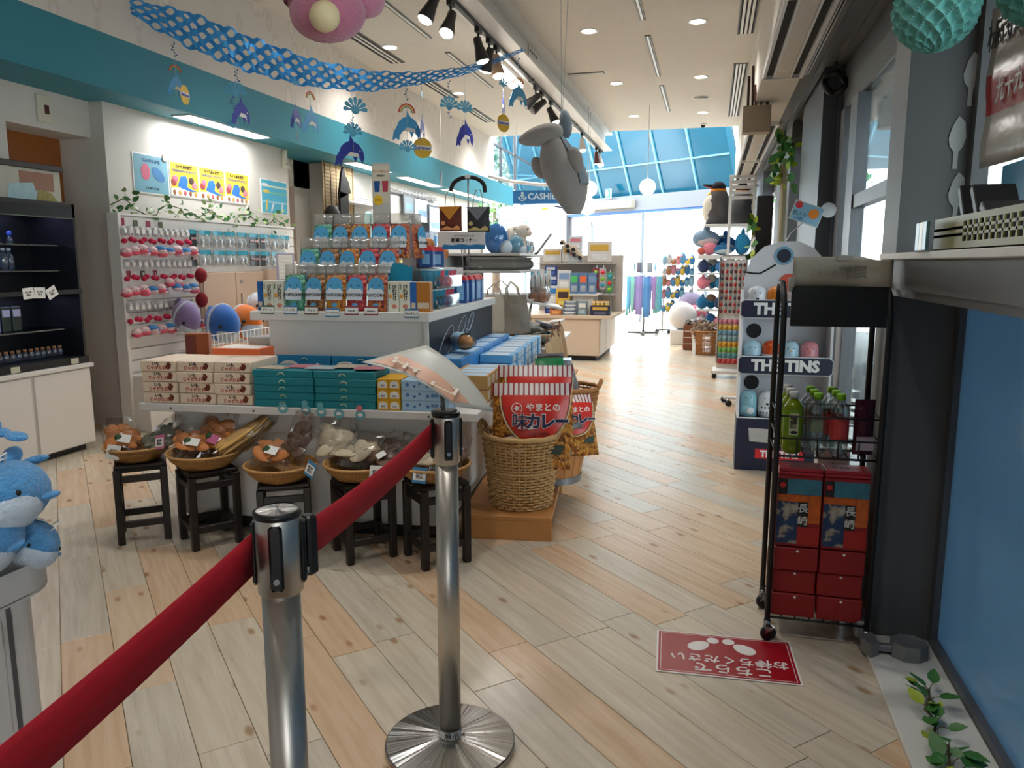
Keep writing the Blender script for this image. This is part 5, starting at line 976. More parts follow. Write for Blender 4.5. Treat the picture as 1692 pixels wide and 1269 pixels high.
for k, (y, z) in enumerate(((2.9, 1.99), (2.86, 1.79), (2.80, 1.61))):
    o = thing('window_sticker', '%s white squid-shaped sticker on the near window' % ['top', 'middle', 'bottom'][k], 'sticker', at([.80, .772, .785][k], 2.924, z, -90), 'white squid stickers'); m = mat('sticker_white', (196, 198, 198), .5)
    MB().prism([(0, .07), (.02, .05), (.026, 0), (.018, -.03), (.006, -.045), (.006, -.1), (-.008, -.1), (-.008, -.045), (-.022, -.025), (-.026, 0), (-.016, .04)], -.002, 0, axis='x').build('body', m, o); MB().prism([(-.004, .06), (.006, .05), (.004, .03), (-.006, .035)], -.003, -.002, axis='x').build('eye_patch', STEELD, o)
sn = thing('window_sign', 'curled plastic sign with black characters and a red band on the near window', 'sign', at(.80, 2.5, 1.66)); 
def sf(u, v): return (-.03 * (1 - u) ** 2 - .004 * math.sin(v * 14), .16 - .5 * u, v * .45)
MB().sheet(sf, 12, 12, mf=lambda u, v: 1 if .35 < v < .58 else 0).build('sheet', [mat('sign_grey_plastic', (168, 164, 156), .2, bump=.3, bscale=12), mat('sign_red_plastic', (170, 26, 32), .2, bump=.3, bscale=12)], sn, thick=.002)
MB().box(.012, .016, -.3, .1, -.12, 0).build('sky_strip', mat('sign_sky', (70, 150, 190), .3), sn)
SIDE = Matrix(((0, 0, -1, 0), (-1, 0, 0, 0), (0, 1, 0, 0), (0, 0, 0, 1)))
text('株式会社', .1, INK, sn, Matrix.Translation((-.028, .0, .375)) @ SIDE, .001); text('九十九島', .07, WMET, sn, Matrix.Translation((-.03, -.06, .2)) @ SIDE, .001)
o = thing('door_stopper', 'grey octagonal door guide block on the white floor sill', 'door hardware', at(.72, 2.78, .02)); GAL = mat('galvanised_zinc', (140, 142, 144), .45, .6, noise=.1, nscale=30)
MB().prism([(.062 * math.cos(PI / 8 + k * PI / 4), .055 * math.sin(PI / 8 + k * PI / 4)) for k in range(8)], 0, .055).build('block', GAL, o); MB().bbox(-.11, -.04, -.014, .014, .01, .035, .004).build('arm', GAL, o); MB().prism([(-.15, .07), (-.11, .05), (-.1, -.02), (-.13, -.05), (-.155, .0)], .0, .05).build('bracket', GAL, o); MB().bbox(-.165, -.115, .05, .11, .02, .085, .006).build('pivot', GAL, o)
# trailing ivy on the sill
LG = mat('ivy_dark_leaf', (56, 112, 46), .45, noise=.25, nscale=40); LY = mat('ivy_lime_leaf', (158, 176, 40), .45, noise=.2, nscale=40); STM = mat('ivy_stem', (84, 80, 44), .6)
def leaf_mesh(s, m):
    b = MB(); pts = [(0, 0), (.35, .42), (.8, .5), (1.3, .3), (1.7, 0), (1.3, -.3), (.8, -.5), (.35, -.42)]
    vs = [(x * s, y * s, .18 * s * abs(y) * (1 if x < 1.2 else .3) - .08 * s * x) for x, y in pts] + [(.5 * s, 0, -.05 * s), (1.1 * s, 0, -.1 * s)]
    b.add(vs, [(0, 8, 1), (1, 8, 2), (2, 8, 9), (2, 9, 3), (3, 9, 4), (4, 9, 5), (5, 9, 6), (6, 9, 8), (6, 8, 7), (7, 8, 0)], 0, True)
    return b.mesh('leaf', [m])
LM = [leaf_mesh(.036, LG), leaf_mesh(.030, LY)]
vn = thing('ivy_garland', 'trailing artificial ivy with dark and lime leaves on the white floor sill', 'artificial plant', at(0, 0, .022))
st = [(.72, 2.52, .02), (.705, 2.45, .025), (.675, 2.38, .03), (.69, 2.32, .03), (.67, 2.26, .025), (.69, 2.2, .025), (.675, 2.13, .02), (.69, 2.05, .02), (.7, 1.95, .02)]
MB().tube(st, .004, 6).build('stem', STM, vn)
rr = random.Random(5)
for k in range(30):
    t = rr.random() * 7.9; i = int(t); p = Vector(st[i]).lerp(Vector(st[i + 1]), t - i); a = rr.uniform(0, 360); d = Vector((math.cos(math.radians(a)), math.sin(math.radians(a)), .5)) * .03
    q = p + d; q.z = max(q.z, .03); MB().tube([p, p.lerp(q, .5) + Vector((0, 0, .008)), q], .0015, 4).build('twig', STM, vn); put('leaf', LM[1 if rr.random() < .38 else 0], vn, Matrix.Translation(q) @ Euler((rr.uniform(-.5, .5), rr.uniform(-.6, .2), math.radians(a + rr.uniform(-40, 40)))).to_matrix().to_4x4() @ Matrix.Scale(rr.uniform(.8, 1.25), 4))
# honeycomb paper balls
def honeycomb(x, y, z, R, label, ph):
    o = thing('paper_ball', label, 'paper ball', at(x, y, z), 'mint honeycomb paper balls'); b = MB(); nu, nv = 120, 72; k1, k2 = 7, 3.5
    def fn(u, v):
        th = 2 * PI * u; t = PI * v; a = math.sin(k1 * th + k2 * t * 2 + ph); c = math.sin(k1 * th - k2 * t * 2 + ph); cell = (abs(a) * abs(c)) ** .6
        r = R * (1 - .2 * cell * math.sin(t) ** .5); return (r * math.sin(t) * math.cos(th), r * math.sin(t) * math.sin(th), -r * math.cos(t))
    b.sheet(fn, nu, nv, smooth=False); b.build('paper', mat('mint_tissue', (112, 184, 176), .85, sheen=.2), o); MB().rod((0, 0, R * .9), (0, 0, 2.74 - z), .0015, 5).build('string', PAPER, o)
honeycomb(.536, 2.32, 2.03, .108, 'mint honeycomb paper ball fully in view at the top right', 0); honeycomb(.80, 2.36, 2.10, .125, 'mint honeycomb paper ball cut by the top right corner', 1)

# ================================================================ near left counter with blue whale plush
cn = thing('plush_counter', 'white counter at the lower left edge heaped with blue plush', 'counter', at(-1.3, 1.2, 0))
def rounded(x0, x1, y0, y1, r, seg=6):
    pts = []
    for cx, cy, a0 in ((x1 - r, y1 - r, 0), (x0 + r, y1 - r, 90), (x0 + r, y0 + r, 180), (x1 - r, y0 + r, 270)):
        for k in range(seg + 1): a = math.radians(a0 + 90 * k / seg); pts.append((cx + r * math.cos(a), cy + r * math.sin(a)))
    return pts
MB().prism(rounded(-.7, 0, -1.5, 0, .05), .06, .74).build('cabinet', WHITE, cn); MB().box(-.66, -.04, -1.46, -.04, 0, .06).build('plinth', BLACK, cn)
MB().box(0, .004, -.62, -.1, .1, .7).build('door_panel', WHITE, cn); MB().box(-.001, .002, -.085, -.075, .08, .72).build('seam', STEELD, cn)
ol = rounded(-.72, .035, -1.5, .04, .1); il = rounded(-.71, .025, -1.49, .03, .09); b = MB(); k = len(ol)
b.add([(x, y, z) for (x, y) in ol for z in (.74, .80)] , [(2 * i, 2 * ((i + 1) % k), 2 * ((i + 1) % k) + 1, 2 * i + 1) for i in range(k)], 0, True); b.prism(ol, .735, .742); b.build('tray', mat('tray_white', (206, 204, 200), .35), cn)
PL = mat('plush_blue', (74, 150, 206), .95, noise=.12, nscale=25, bump=.9, bscale=160, sheen=.4); PLW = mat('plush_white', (206, 218, 228), .95, bump=.7, bscale=160, sheen=.4)
wp = thing('whale_plush', 'x', 'plush', None, 'blue whale plush heaped on the near counter')
MB().ell((0, 0, 0), (.085, .066, .06), nu=20, nv=14, taper=-.15).build('body', PL, wp); MB().ell((.012, 0, -.016), (.076, .058, .05), nu=18, nv=12).build('belly', PLW, wp); MB().ell((-.095, 0, .025), (.03, .018, .014), X=Matrix.Rotation(.4, 4, 'Y')).build('tail_stock', PL, wp)
for s_ in (-1, 1): MB().ell((-.118, s_ * .022, .04), (.016, .026, .008)).build('fluke', PL, wp); MB().ell((.0, s_ * .066, -.02), (.022, .018, .007)).build('fin', PL, wp); MB().ell((.06, s_ * .04, .005), (.005, .005, .006), nu=8, nv=5).build('eye', INK, wp)
MB().tube([(.02, .02, .058), (.03, .03, .075), (.05, .02, .07), (.045, .01, .045)], .0018, 5).build('hang_loop', PAPER, wp); MB().box(-.02, .006, -.012, .012, .062, .064).build('cloth_tag', PAPER, wp)
WP = [(-1.325, 1.165, .93, -60, 1.1, 'large blue whale plush on top of the near heap'), (-1.31, 1.10, .855, -80, .85, 'blue whale plush below the top one, loop on its side'), (-1.325, 1.0, .865, -35, .85, 'blue whale plush with cloth tag at the front of the heap'), (-1.315, .92, .83, -50, .8, 'blue whale plush at the frame edge, front row'), (-1.42, 1.05, .93, -120, .9, 'blue whale plush half behind the front ones'), (-1.45, 1.2, .87, 40, .95, 'blue whale plush at the back corner of the tray'), (-1.30, 1.19, .825, -20, .75, 'small blue whale plush at the rounded tray corner'), (-1.42, .95, .87, -70, .9, 'blue whale plush cut by the left frame edge'), (-1.40, 1.12, .975, -95, 1.05, 'blue whale plush behind the top one at the heap crest'), (-1.47, 1.0, .93, -60, 1.0, 'blue whale plush high at the left of the heap'), (-1.345, 1.06, .925, -55, .85, 'pale bellied blue whale plush in the middle of the heap')]
for k, (x, y, z, rz, s, lb) in enumerate(WP):
    o = wp if k == 0 else dup(wp); o.matrix_local = at(x, y, z, rz, RND.uniform(-25, 25), RND.uniform(-25, 25), s); o['label'] = lb
# ================================================================ hanging decorations
GA, GB_ = Vector((-4.14, 5.04, 0)), Vector((-1.92, 7.5, 0))
def gpt(s, z): p = GA.lerp(GB_, s); return Vector((p.x, p.y, z))
GTOP = [(.0, 3.26), (.12, 3.234), (.249, 3.129), (.39, 3.03), (.546, 2.998), (.682, 3.047), (.828, 3.153), (.945, 3.292), (1.04, 3.43)]
GBOT = [(.0, 3.16), (.12, 2.99), (.249, 2.878), (.39, 2.825), (.546, 2.838), (.682, 2.945), (.828, 3.084), (.945, 3.248), (1.04, 3.40)]
def lerp_tab(tab, s):
    for (a, za), (b, zb) in zip(tab, tab[1:]):
        if s <= b: return za + (zb - za) * (s - a) / (b - a)
    return tab[-1][1]
GBL = mat('garland_blue', (60, 160, 228), .6); 
gl_ = MB(); nx, ny = 64, 5
# expanded paper lattice: strips joined at alternating points leave almond openings
def gp(s, v, out=0.):
    zt, zb = lerp_tab(GTOP, s), lerp_tab(GBOT, s); p = gpt(s, zb + (zt - zb) * v); nrm_ = Vector((.74, -.67, 0)); return p + nrm_ * out
for j in range(ny + 1):
    pts_t, pts_b = [], []
    for i in range(nx * 4 + 1):
        s = 1.04 * i / (nx * 4); ph = 2 * PI * i / 8 + (PI if j % 2 else 0); v = j / ny + .5 / ny * math.cos(ph) * .96; w = .095
        tw = .03 * math.sin(ph * .5 + j)
        pts_t.append(gp(s, min(1.06, v + w), tw)); pts_b.append(gp(s, max(-.06, v - w), tw))
    n = len(pts_t); gl_.add(pts_t + pts_b, [(k, k + 1, n + k + 1, n + k) for k in range(n - 1)], 0, False)
gar = gl_.build('lattice_garland', GBL, label='blue cut-paper lattice garland swagged from wall to beam', cat='garland', thick=.003)
DB = mat('dolphin_navy', (22, 44, 150), .5); LB = mat('dolphin_sky', (70, 160, 214), .5); SPL = mat('splash_blue', (96, 178, 214), .5); YD = mat('disc_gold', (222, 180, 50), .5); THR = mat('thread', (190, 196, 200), .6); SILV = mat('tinsel_blue', (40, 100, 170), .25, .6)
DOL = [(-.9, -.35), (-.7, -.05), (-.55, .3), (-.25, .55), (-.05, .62), (.0, 1.0), (.22, .62), (.55, .42), (.8, .05), (.88, -.35), (.75, -.7), (.6, -.45), (.45, -.3), (.3, -.65), (.15, -.3), (-.05, -.2), (-.3, -.3), (-.5, -.55), (-.55, -.85), (-.75, -.75), (-1.0, -.9)]
def splash(X, o, s, m):
    b = MB()
    for k in range(7): a = PI * (.02 + .16 * k); b.prism([(math.cos(a + d) * r * s, math.sin(a + d) * r * s) for d, r in ((-.2, .3), (-.2, .6), (-.22, .85), (-.1, 1.0), (.1, 1.0), (.22, .85), (.2, .6), (.2, .3))], -.001, .001, axis='y')
    b.prism([(.35 * s * math.cos(k * PI / 6), .35 * s * math.sin(k * PI / 6)) for k in range(12)], -.0012, .0012, axis='y'); b.build('splash', m, o, X)
def dolphin(X, o, s, m):
    d = MB().prism([(x * s, z * s) for x, z in DOL], -.0012, .0012, axis='y').build('dolphin', m, o, X); MB().prism([(.55 * s, -.42 * s), (.43 * s, -.29 * s), (.16 * s, -.29 * s), (-.25 * s, -.27 * s), (.0, -.02 * s), (.5 * s, -.1 * s)], -.002, .002, axis='y').build('white_belly', PAPER, d); MB().ell((.6 * s, 0, .05 * s), (.05 * s, .004, .05 * s), nu=8, nv=5).build('eye', PAPER, d)
def rainbow(X, o, s):
    for k, c in enumerate(((200, 60, 50), (230, 170, 50), (60, 130, 90))):
        r = s * (1 - .16 * k); MB().prism([(r * math.cos(a), r * math.sin(a)) for a in [j * PI / 10 for j in range(11)]] + [(r * .86 * math.cos(a), r * .86 * math.sin(a)) for a in [j * PI / 10 for j in range(10, -1, -1)]], -.001, .001, axis='y').build('rainbow_band', mat('rainbow_%d' % k, c, .5), o, X)
def disc(X, o, s):
    d = MB().cyl(0, 0, -.001, .001, s, 24).build('disc', YD, o, X @ at(0, 0, 0, 0, 90)); text('Summer', s * .5, DB, o, X @ at(0, -.003, 0) @ FRONT, .001); MB().box(-s * .98, s * .98, -.002, -.0015, -.2 * s, .25 * s).build('disc_band', PAPER, o, X)
def tinsel(X, o):
    b = MB()
    for k in range(5): a = k * 2 * PI / 5; b.rod((0, 0, .02 * (k - 2)), (.022 * math.cos(a), .022 * math.sin(a), .02 * (k - 2) + .012), .004, 4)
    b.build('tinsel', SILV, o, X)
def mobile(s, top, items, label, rz=40):
    o = thing('hanging_mobile', label, 'mobile', Matrix.Translation(gpt(s, 0)), 'paper dolphin mobiles under the garland'); lo = min(i[1] for i in items)
    MB().rod((0, 0, lo), (0, 0, top), .0016, 5).build('thread', THR, o)
    for (kind, z, sc, dx, col, ry) in items:
        X = at(dx, 0, z, rz + ry, 0, 0)
        if kind == 'd': dolphin(X, o, sc * 1.12, col)
        elif kind == 's': splash(X, o, sc, col)
        elif kind == 'r': rainbow(X, o, sc)
        elif kind == 'y': disc(X, o, sc)
        else: tinsel(X, o)
mobile(.083, 3.02, [('t', 2.95, 1, 0, None, 0), ('r', 2.80, .05, 0, None, 30), ('d', 2.70, .09, 0, LB, 50), ('y', 2.63, .07, .07, None, 60)], 'leftmost mobile with sky dolphin, rainbow and yellow disc')
mobile(.214, 2.9, [('t', 2.82, 1, .02, None, 0), ('s', 2.70, .085, 0, SPL, 0), ('d', 2.55, .105, .04, DB, 45), ('t', 2.62, 1, -.03, None, 0), ('s', 2.45, .05, -.04, SPL, 0)], 'second mobile with navy dolphin before the strip light')
mobile(.357, 2.84, [('s', 2.83, .05, 0, SPL, 20), ('d', 2.56, .10, 0, DB, 55), ('y', 2.38, .055, .01, None, 80)], 'third mobile with narrow navy dolphin and turned disc')
mobile(.395, 2.83, [('r', 2.72, .06, 0, None, 40), ('d', 2.55, .115, 0, LB, 45)], 'fourth mobile with sky dolphin under a rainbow')
mobile(.505, 2.83, [('s', 2.67, .105, .03, SPL, 0), ('t', 2.56, 1, 0, None, 0), ('s', 2.48, .09, 0, SPL, 10), ('d', 2.33, .125, -.03, DB, 0)], 'fifth mobile with splashes above a large navy dolphin')
mobile(.66, 2.94, [('t', 2.85, 1, 0, None, 0), ('r', 2.70, .08, 0, None, 0), ('d', 2.58, .125, 0, LB, 0), ('s', 2.39, .08, 0, SPL, 0)], 'sixth mobile with rainbow over a sky dolphin')
mobile(.705, 2.96, [('s', 2.86, .05, 0, SPL, 60), ('d', 2.58, .115, 0, DB, 60), ('y', 2.41, .09, 0, None, 0)], 'seventh mobile with large yellow Summer disc')
mobile(.79, 3.05, [('t', 2.97, 1, 0, None, 0), ('s', 2.80, .095, 0, SPL, 0), ('t', 2.74, 1, 0, None, 0)], 'eighth mobile of two blue splashes and tinsel')
mobile(.84, 3.1, [('s', 2.79, .085, 0, SPL, 10), ('d', 2.57, .125, 0, DB, 30)], 'ninth mobile with narrow navy dolphin against the wallpaper')
mobile(.968, 3.28, [('s', 3.06, .06, 0, SPL, 20), ('d', 2.89, .11, 0, DB, 70), ('y', 2.71, .085, 0, None, 20)], 'tenth mobile with dark disc below the beam')
mobile(1.02, 3.38, [('t', 3.27, 1, 0, None, 0), ('r', 3.09, .06, 0, None, 0), ('d', 2.98, .12, 0, LB, 20)], 'rightmost mobile with sky dolphin under the beam')
o = thing('hanging_clip', 'small clear clip hanging on a thread below the teal soffit', 'clip', at(-3.9, 11.0, 2.6)); MB().bbox(-.01, .01, -.02, .02, -.12, .1, .004).build('clip', ALU, o); MB().rod((0, 0, .1), (0, 0, 1.18), .0015, 5).build('thread', THR, o)
# grey plush whale hanging head down
GP = mat('plush_grey', (168, 162, 156), .95, noise=.06, nscale=20, bump=.6, bscale=150, sheen=.5); GPB = mat('plush_bluegrey', (128, 142, 152), .95, bump=.6, bscale=150, sheen=.5)
pw = thing('hanging_whale_plush', 'big pale grey plush whale hanging head down from the ceiling', 'plush', at(-1.07, 5.58, 2.06, -4, 0, 0))
def pod(u, v):
    t = v; R = .145 * math.sin(PI * (t * .92 + .06)) ** .62 * (1.08 - .25 * abs(t - .55)); a = 2 * PI * u; cx = .02 - .10 * (t - .5) + .05 * math.cos(PI * t)
    return (cx * .8 + R * math.cos(a), R * .85 * math.sin(a), -.33 + .58 * t)
b = MB().sheet(lambda u, v: pod(1 - u, v), 24, 16); b.build('body', GP, pw); b = MB().sheet(lambda u, v: (lambda p: (p[0] * 1.03 + .01, p[1] * 1.03, p[2] + .004))(pod(.93 - .24 * u if False else .12 - .24 * u, .35 + .6 * v)), 8, 8); b.build('blue_back', GPB, pw)
fl = MB(); fl.ell((0, 0, 0), (.17, .06, .075), nu=16, nv=12, taper=.25); fl.build('fluke', GP, pw, at(-.15, -.02, .22, 0, 0, -10)); MB().ell((0, 0, 0), (.1, .05, .045), nu=14, nv=10).build('fluke', GPB, pw, at(.02, .04, .30, 0, 0, 82))
MB().ell((0, 0, 0), (.085, .035, .05), nu=14, nv=10).build('flipper', GP, pw, at(-.165, 0, .0, 0, 0, 62)); MB().ell((0, 0, 0), (.095, .03, .055), nu=14, nv=10).build('flipper', GP, pw, at(.125, -.08, .03, 0, 0, 78)); MB().tube([(-.02, -.09, -.28), (.03, -.10, -.29), (.08, -.08, -.26)], .004, 6).build('mouth_seam', GPB, pw)
MB().rod((0, 0, .24), (-.02, 0, 1.68), .002, 5).rod((0, 0, .24), (.06, 0, 1.68), .002, 5).build('string', THR, pw)
# pink plush at the top edge
PKM = mat('plush_pink', (212, 132, 160), .95, noise=.08, nscale=18, bump=.8, bscale=120, sheen=.5)
pk = thing('hanging_pink_plush', 'pink plush creature with a round cream nose hanging at the top edge', 'plush', at(-1.30, 2.55, 2.25))
MB().ell((0, 0, .08), (.17, .15, .16), nu=24, nv=16).build('body', PKM, pk); MB().ell((.03, -.07, -.05), (.13, .1, .09), nu=22, nv=14).build('muzzle', mat('plush_rose', (196, 116, 142), .95, bump=.7, bscale=120, sheen=.5), pk); MB().tube([(.125 * math.cos(a), -.05 + .1 * -math.sin(a), -.005) for a in [k * PI / 12 for k in range(13)]], .006, 6).build('mouth_seam', mat('seam_rose', (150, 80, 104), .9), pk)
MB().ell((.07, -.17, -.09), (.05, .045, .048), nu=22, nv=14).build('nose', mat('satin_cream', (226, 206, 160), .4), pk); MB().ell((.14, -.0, .02), (.06, .08, .07)).build('cheek', PKM, pk); MB().rod((0, 0, .2), (0, 0, 1.48), .002, 5).build('string', THR, pk)
# globe lamps near the far entrance
for (x, y, z, r, lb) in ((-1.017, 12.47, 2.556, .125, 'white globe lamp hanging in front of the teal roof on the right'), (-1.92, 12.2, 2.266, .14, 'lower white globe lamp below the plush whale'), (-1.95, 12.6, 2.56, .125, 'white globe lamp half hidden by the plush whale')):
    o = thing('globe_lamp', lb, 'lamp', at(x, y, z), 'white globe lamps'); MB().ell((0, 0, 0), (r, r, r), nu=24, nv=16).build('globe', mat('globe_glow', (255, 250, 240), emit=2.2), o); MB().rod((0, 0, r), (0, 0, 3.78 - z), .006, 6).build('cord', WMET, o)
for k, (x, y, z) in enumerate(((-3.72, 14.6, 2.27), (-3.1, 14.6, 2.24))):
    o = thing('paper_lantern', ['plain', 'yellow-topped'][k] + ' white pendant lamp under the cashier sign', 'lamp', at(x, y, z), 'cashier pendants'); MB().lathe([(.05, -.16), (.085, -.1), (.09, .05), (.07, .14), (.05, .16)], 18).build('shade', mat('globe_glow', (255, 250, 240)), o); MB().rod((0, 0, .16), (0, 0, 1.5), .004, 5).build('cord', WMET, o)
    if k: MB().lathe([(.07, .14), (.05, .17), (.0, .18)], 18).build('yellow_top', mat('yellow_paper', (240, 220, 40), emit=.8), o)
o = thing('cashier_sign', 'blue hanging cashier sign with a ribbon swag above', 'sign', at(-3.0, 13.6, 2.55, 8)); MB().bbox(-.46, .46, -.01, .01, -.13, .1, .004).build('board', mat('cashier_blue', (40, 120, 190), .4), o); text('⚓CASHIER', .15, mat('letter_paleblue', (200, 226, 240), .4), o, at(0, -.013, -.01) @ FRONT, .003); MB().tube([(-.9, 0, .36), (-.5, 0, .26), (0, 0, .2), (.5, 0, .17)], .03, 8).build('ribbon', mat('ribbon_white', (226, 220, 222), .6), o)
for x in (-.4, .4): MB().rod((x, 0, .1), (x, 0, 1.23), .003, 5).build('hanger', ALU, o)
# box with dried sticks pinned to the right bulkhead
o = thing('wall_planter', 'beige wall box holding brown sticks under the right bulkhead', 'planter', at(.34, 7.2, 2.60)); MB().bbox(-.13, .1, -.06, .1, -.11, .11, .004).build('box', mat('planter_beige', (186, 168, 146), .7), o)
for k, (x, h, m) in enumerate(((-.09, .42, (70, 50, 42)), (-.05, .56, (90, 66, 60)), (-.02, .3, (170, 120, 110)), (.03, .22, (190, 160, 130)), (.08, .38, (110, 84, 64)))): MB().rod((x, 0, .05), (x - .01 * k, .01, .11 + h * .6), .012, 7).build('stick', mat('stick_%d' % k, m, .7), o)
# bamboo pole with leaves at the pier
o = thing('bamboo_pole', 'bamboo pole with a tuft of leaves standing by the far pier', 'plant', at(.62, 7.75, 0)); MB().rod((0, 0, 0), (0, 0, 2.3), .03, 12).build('pole', mat('bamboo_tan', (150, 136, 104), .6, noise=.15, nscale=6), o)
for k in range(60):
    rr = random.Random(k); put('leaf', LM[0 if k % 3 else 1], o, Matrix.Translation((rr.uniform(-.1, .08), rr.uniform(-.1, .1), rr.uniform(2.1, 2.55))) @ Euler((rr.uniform(0, 6), rr.uniform(0, 6), rr.uniform(0, 6))).to_matrix().to_4x4() @ Matrix.Scale(1.8, 4))
# ================================================================ left wall: black showcase
sc = thing('black_showcase', 'black open-fronted showcase lit blue inside on a white base cabinet', 'showcase', at(-4.5, 4.74, 0))
MB().box(-.42, .03, -1.9, -.02, .05, .62).build('base_cabinet', WHITE, sc); MB().box(-.38, -.02, -1.85, -.06, 0, .05).build('plinth', BLACK, sc); MB().bbox(-.42, .06, -1.9, 0, .62, .65, .004).build('ledge', WHITE, sc)
for y0, y1 in ((-.52, -.03), (-1.1, -.55), (-1.7, -1.13)): MB().box(.03, .045, y0, y1, .06, .61).build('cabinet_door', WHITE, sc)
MB().box(-.42, -.40, -1.9, 0, .65, 1.8).box(-.40, .0, -.02, 0, .65, 1.8).box(-.40, 0, -1.9, -1.88, .65, 1.8).box(-.40, 0, -1.9, 0, 1.78, 1.8).box(-.42, .02, -1.9, 0, .65, .70).build('case', BLACK, sc)
MB().box(-.06, .0, -1.9, 0, 1.70, 1.78).build('header', mat('header_black', (16, 18, 18), .25), sc); MB().box(-.004, .002, -1.9, 0, 1.695, 1.702).build('trim_line', mat('olive_trim', (90, 100, 84), .4), sc)
MB().box(-.02, .01, -1.9, 0, 1.16, 1.19).build('front_rail', BLACK, sc)
SHG = clear('shelf_glass', (210, 230, 235), .1, .03)
for z in (.9, 1.32, 1.5): MB().box(-.39, -.08, -1.88, -.02, z, z + .01).build('glass_shelf', SHG, sc)
area('showcase_lamp', (-4.75, 4.1, 1.74), (0, 0, 0), .1, 1.1, 1.6, (.45, .5, 1))
area('showcase_lamp', (-4.75, 4.1, 1.14), (0, 0, 0), .1, 1.1, 1.0, (.45, .5, 1))
BLB = mat('blue_liquid', (70, 100, 220), .2, noise=.3, nscale=30); LIL = mat('lilac_card', (150, 150, 220), .5, noise=.1, nscale=20); GLS = clear('vial_glass', (190, 200, 220), .2, .05, haze=.1)
for k in range(9):
    o = thing('blue_bottle', '%s blue bottle from the right on the upper showcase shelf' % ORD[k], 'bottle', at(-4.78 + .03 * (k % 2), 4.42 - .075 * k, 1.33), 'blue bottles in the showcase'); MB().lathe([(.03, 0), (.032, .1), (.012, .125), (.012, .14)], 12).build('bottle', BLB if k > 1 else GLS, o); MB().lathe([(.014, .138), (.014, .155)], 10).build('stopper', WMET, o)
for k in range(7):
    o = thing('lilac_packet', '%s lilac packet from the right on the lower showcase rack' % ORD[k], 'packet', at(-4.72, 4.38 - .085 * k, .91, 90), 'lilac packets in the showcase'); MB().bbox(-.035, .035, 0, .02, 0, .17, .003).build('packet', LIL if 1 < k < 5 else mat('dark_packet', (40, 56, 50), .4), o); MB().box(-.03, .03, -.001, 0, .1, .15).build('print', mat('lilac_pale', (190, 190, 230), .5), o)
for k in range(12):
    o = thing('shell_vial', '%s small cork-topped vial from the right in the showcase bottom' % ORD[k], 'vial', at(-4.62, 4.62 - .05 * k, .71), 'small vials in the showcase'); MB().lathe([(.018, 0), (.019, .045), (.012, .055)], 10).build('glass', GLS, o); MB().lathe([(.013, .055), (.012, .075)], 10).build('cork', mat('cork', (150, 104, 70), .8), o)
for k in range(6):
    o = thing('trinket_figure', '%s glass trinket from the right on the top showcase shelf' % ORD[k], 'figurine', at(-4.74, 4.4 - .1 * k, 1.51), 'trinkets on the top showcase shelf'); MB().ell((0, 0, .03), (.022, .02, .03)).build('body', GLS, o); MB().ell((0, 0, .075), (.018, .018, .018)).build('head', BLB, o); MB().lathe([(.03, 0), (.03, .006)], 12).build('base', mat('trinket_base', (120, 150, 110), .5), o)
for k in range(4):
    o = thing('shell_ornament', '%s pale green shell on the showcase header' % ORD[k], 'shell', at(-4.52, 4.7 - .2 * k, 1.735), 'shells on the showcase header'); MB().ell((0, 0, 0), (.02, .045, .03)).build('shell', mat('shell_green', (120, 146, 130), .4, noise=.3, nscale=20), o); MB().rod((.012, -.03, -.02), (.012, .03, .02), .005, 6).build('ridge', mat('shell_ridge', (160, 176, 160), .4), o)
o = thing('price_tag_cluster', 'three white price cards fanned on the showcase front rail', 'price card', at(-4.488, 4.36, 1.175))
for k, (y, a) in enumerate(((-.09, 4), (.0, -2), (.1, 26))): MB().bbox(0, .003, -.045, .045, -.035, .04, .001).build('card', PAPER, o, at(.002 * k, y, 0, 0, a)); text('¥1,200\n税込', .018, INK, o, at(.004 + .002 * k, y, 0, 0, a) @ at(0, 0, 0, 90) @ FRONT)
for k, y in enumerate((4.6, 4.1)): MB().bbox(0, .004, -.035, .035, -.02, .02, .001).build('ledge_tag', mat('tag_cream', (200, 196, 170), .5), X=at(-4.478, y, .675), label=['right', 'left'][k] + ' cream tag on the showcase bottom rail', cat='price tag')
o = thing('picture_lightbox', 'framed picture panel standing on top of the black showcase', 'picture', at(-4.7, 4.84, 1.805)); MB().bbox(-.03, .03, -.95, 0, 0, .02, .003).bbox(-.035, .035, -.96, .01, .235, .275, .004).build('frame', mat('frame_charcoal', (50, 44, 48), .4), o); MB().box(-.01, .01, -.94, -.01, .02, .235).build('picture', mat('picture_haze', (190, 186, 170), .25, noise=.12, nscale=6), o)
MB().box(.01, .012, -.36, -.07, .09, .215).build('brown_print', mat('print_brown', (150, 104, 84), .4), o); MB().prism([(-.47, .02), (-.45, .12), (-.25, .14), (-.22, .02)], .012, .013, axis='x').build('water_print', mat('print_water', (170, 200, 206), .4, noise=.2, nscale=20), o); MB().prism([(-.24, .02), (-.2, .1), (-.1, .08), (-.05, .02)], .012, .0135, axis='x').build('grass_print', mat('print_grass', (150, 136, 70), .5, noise=.4, nscale=30), o)

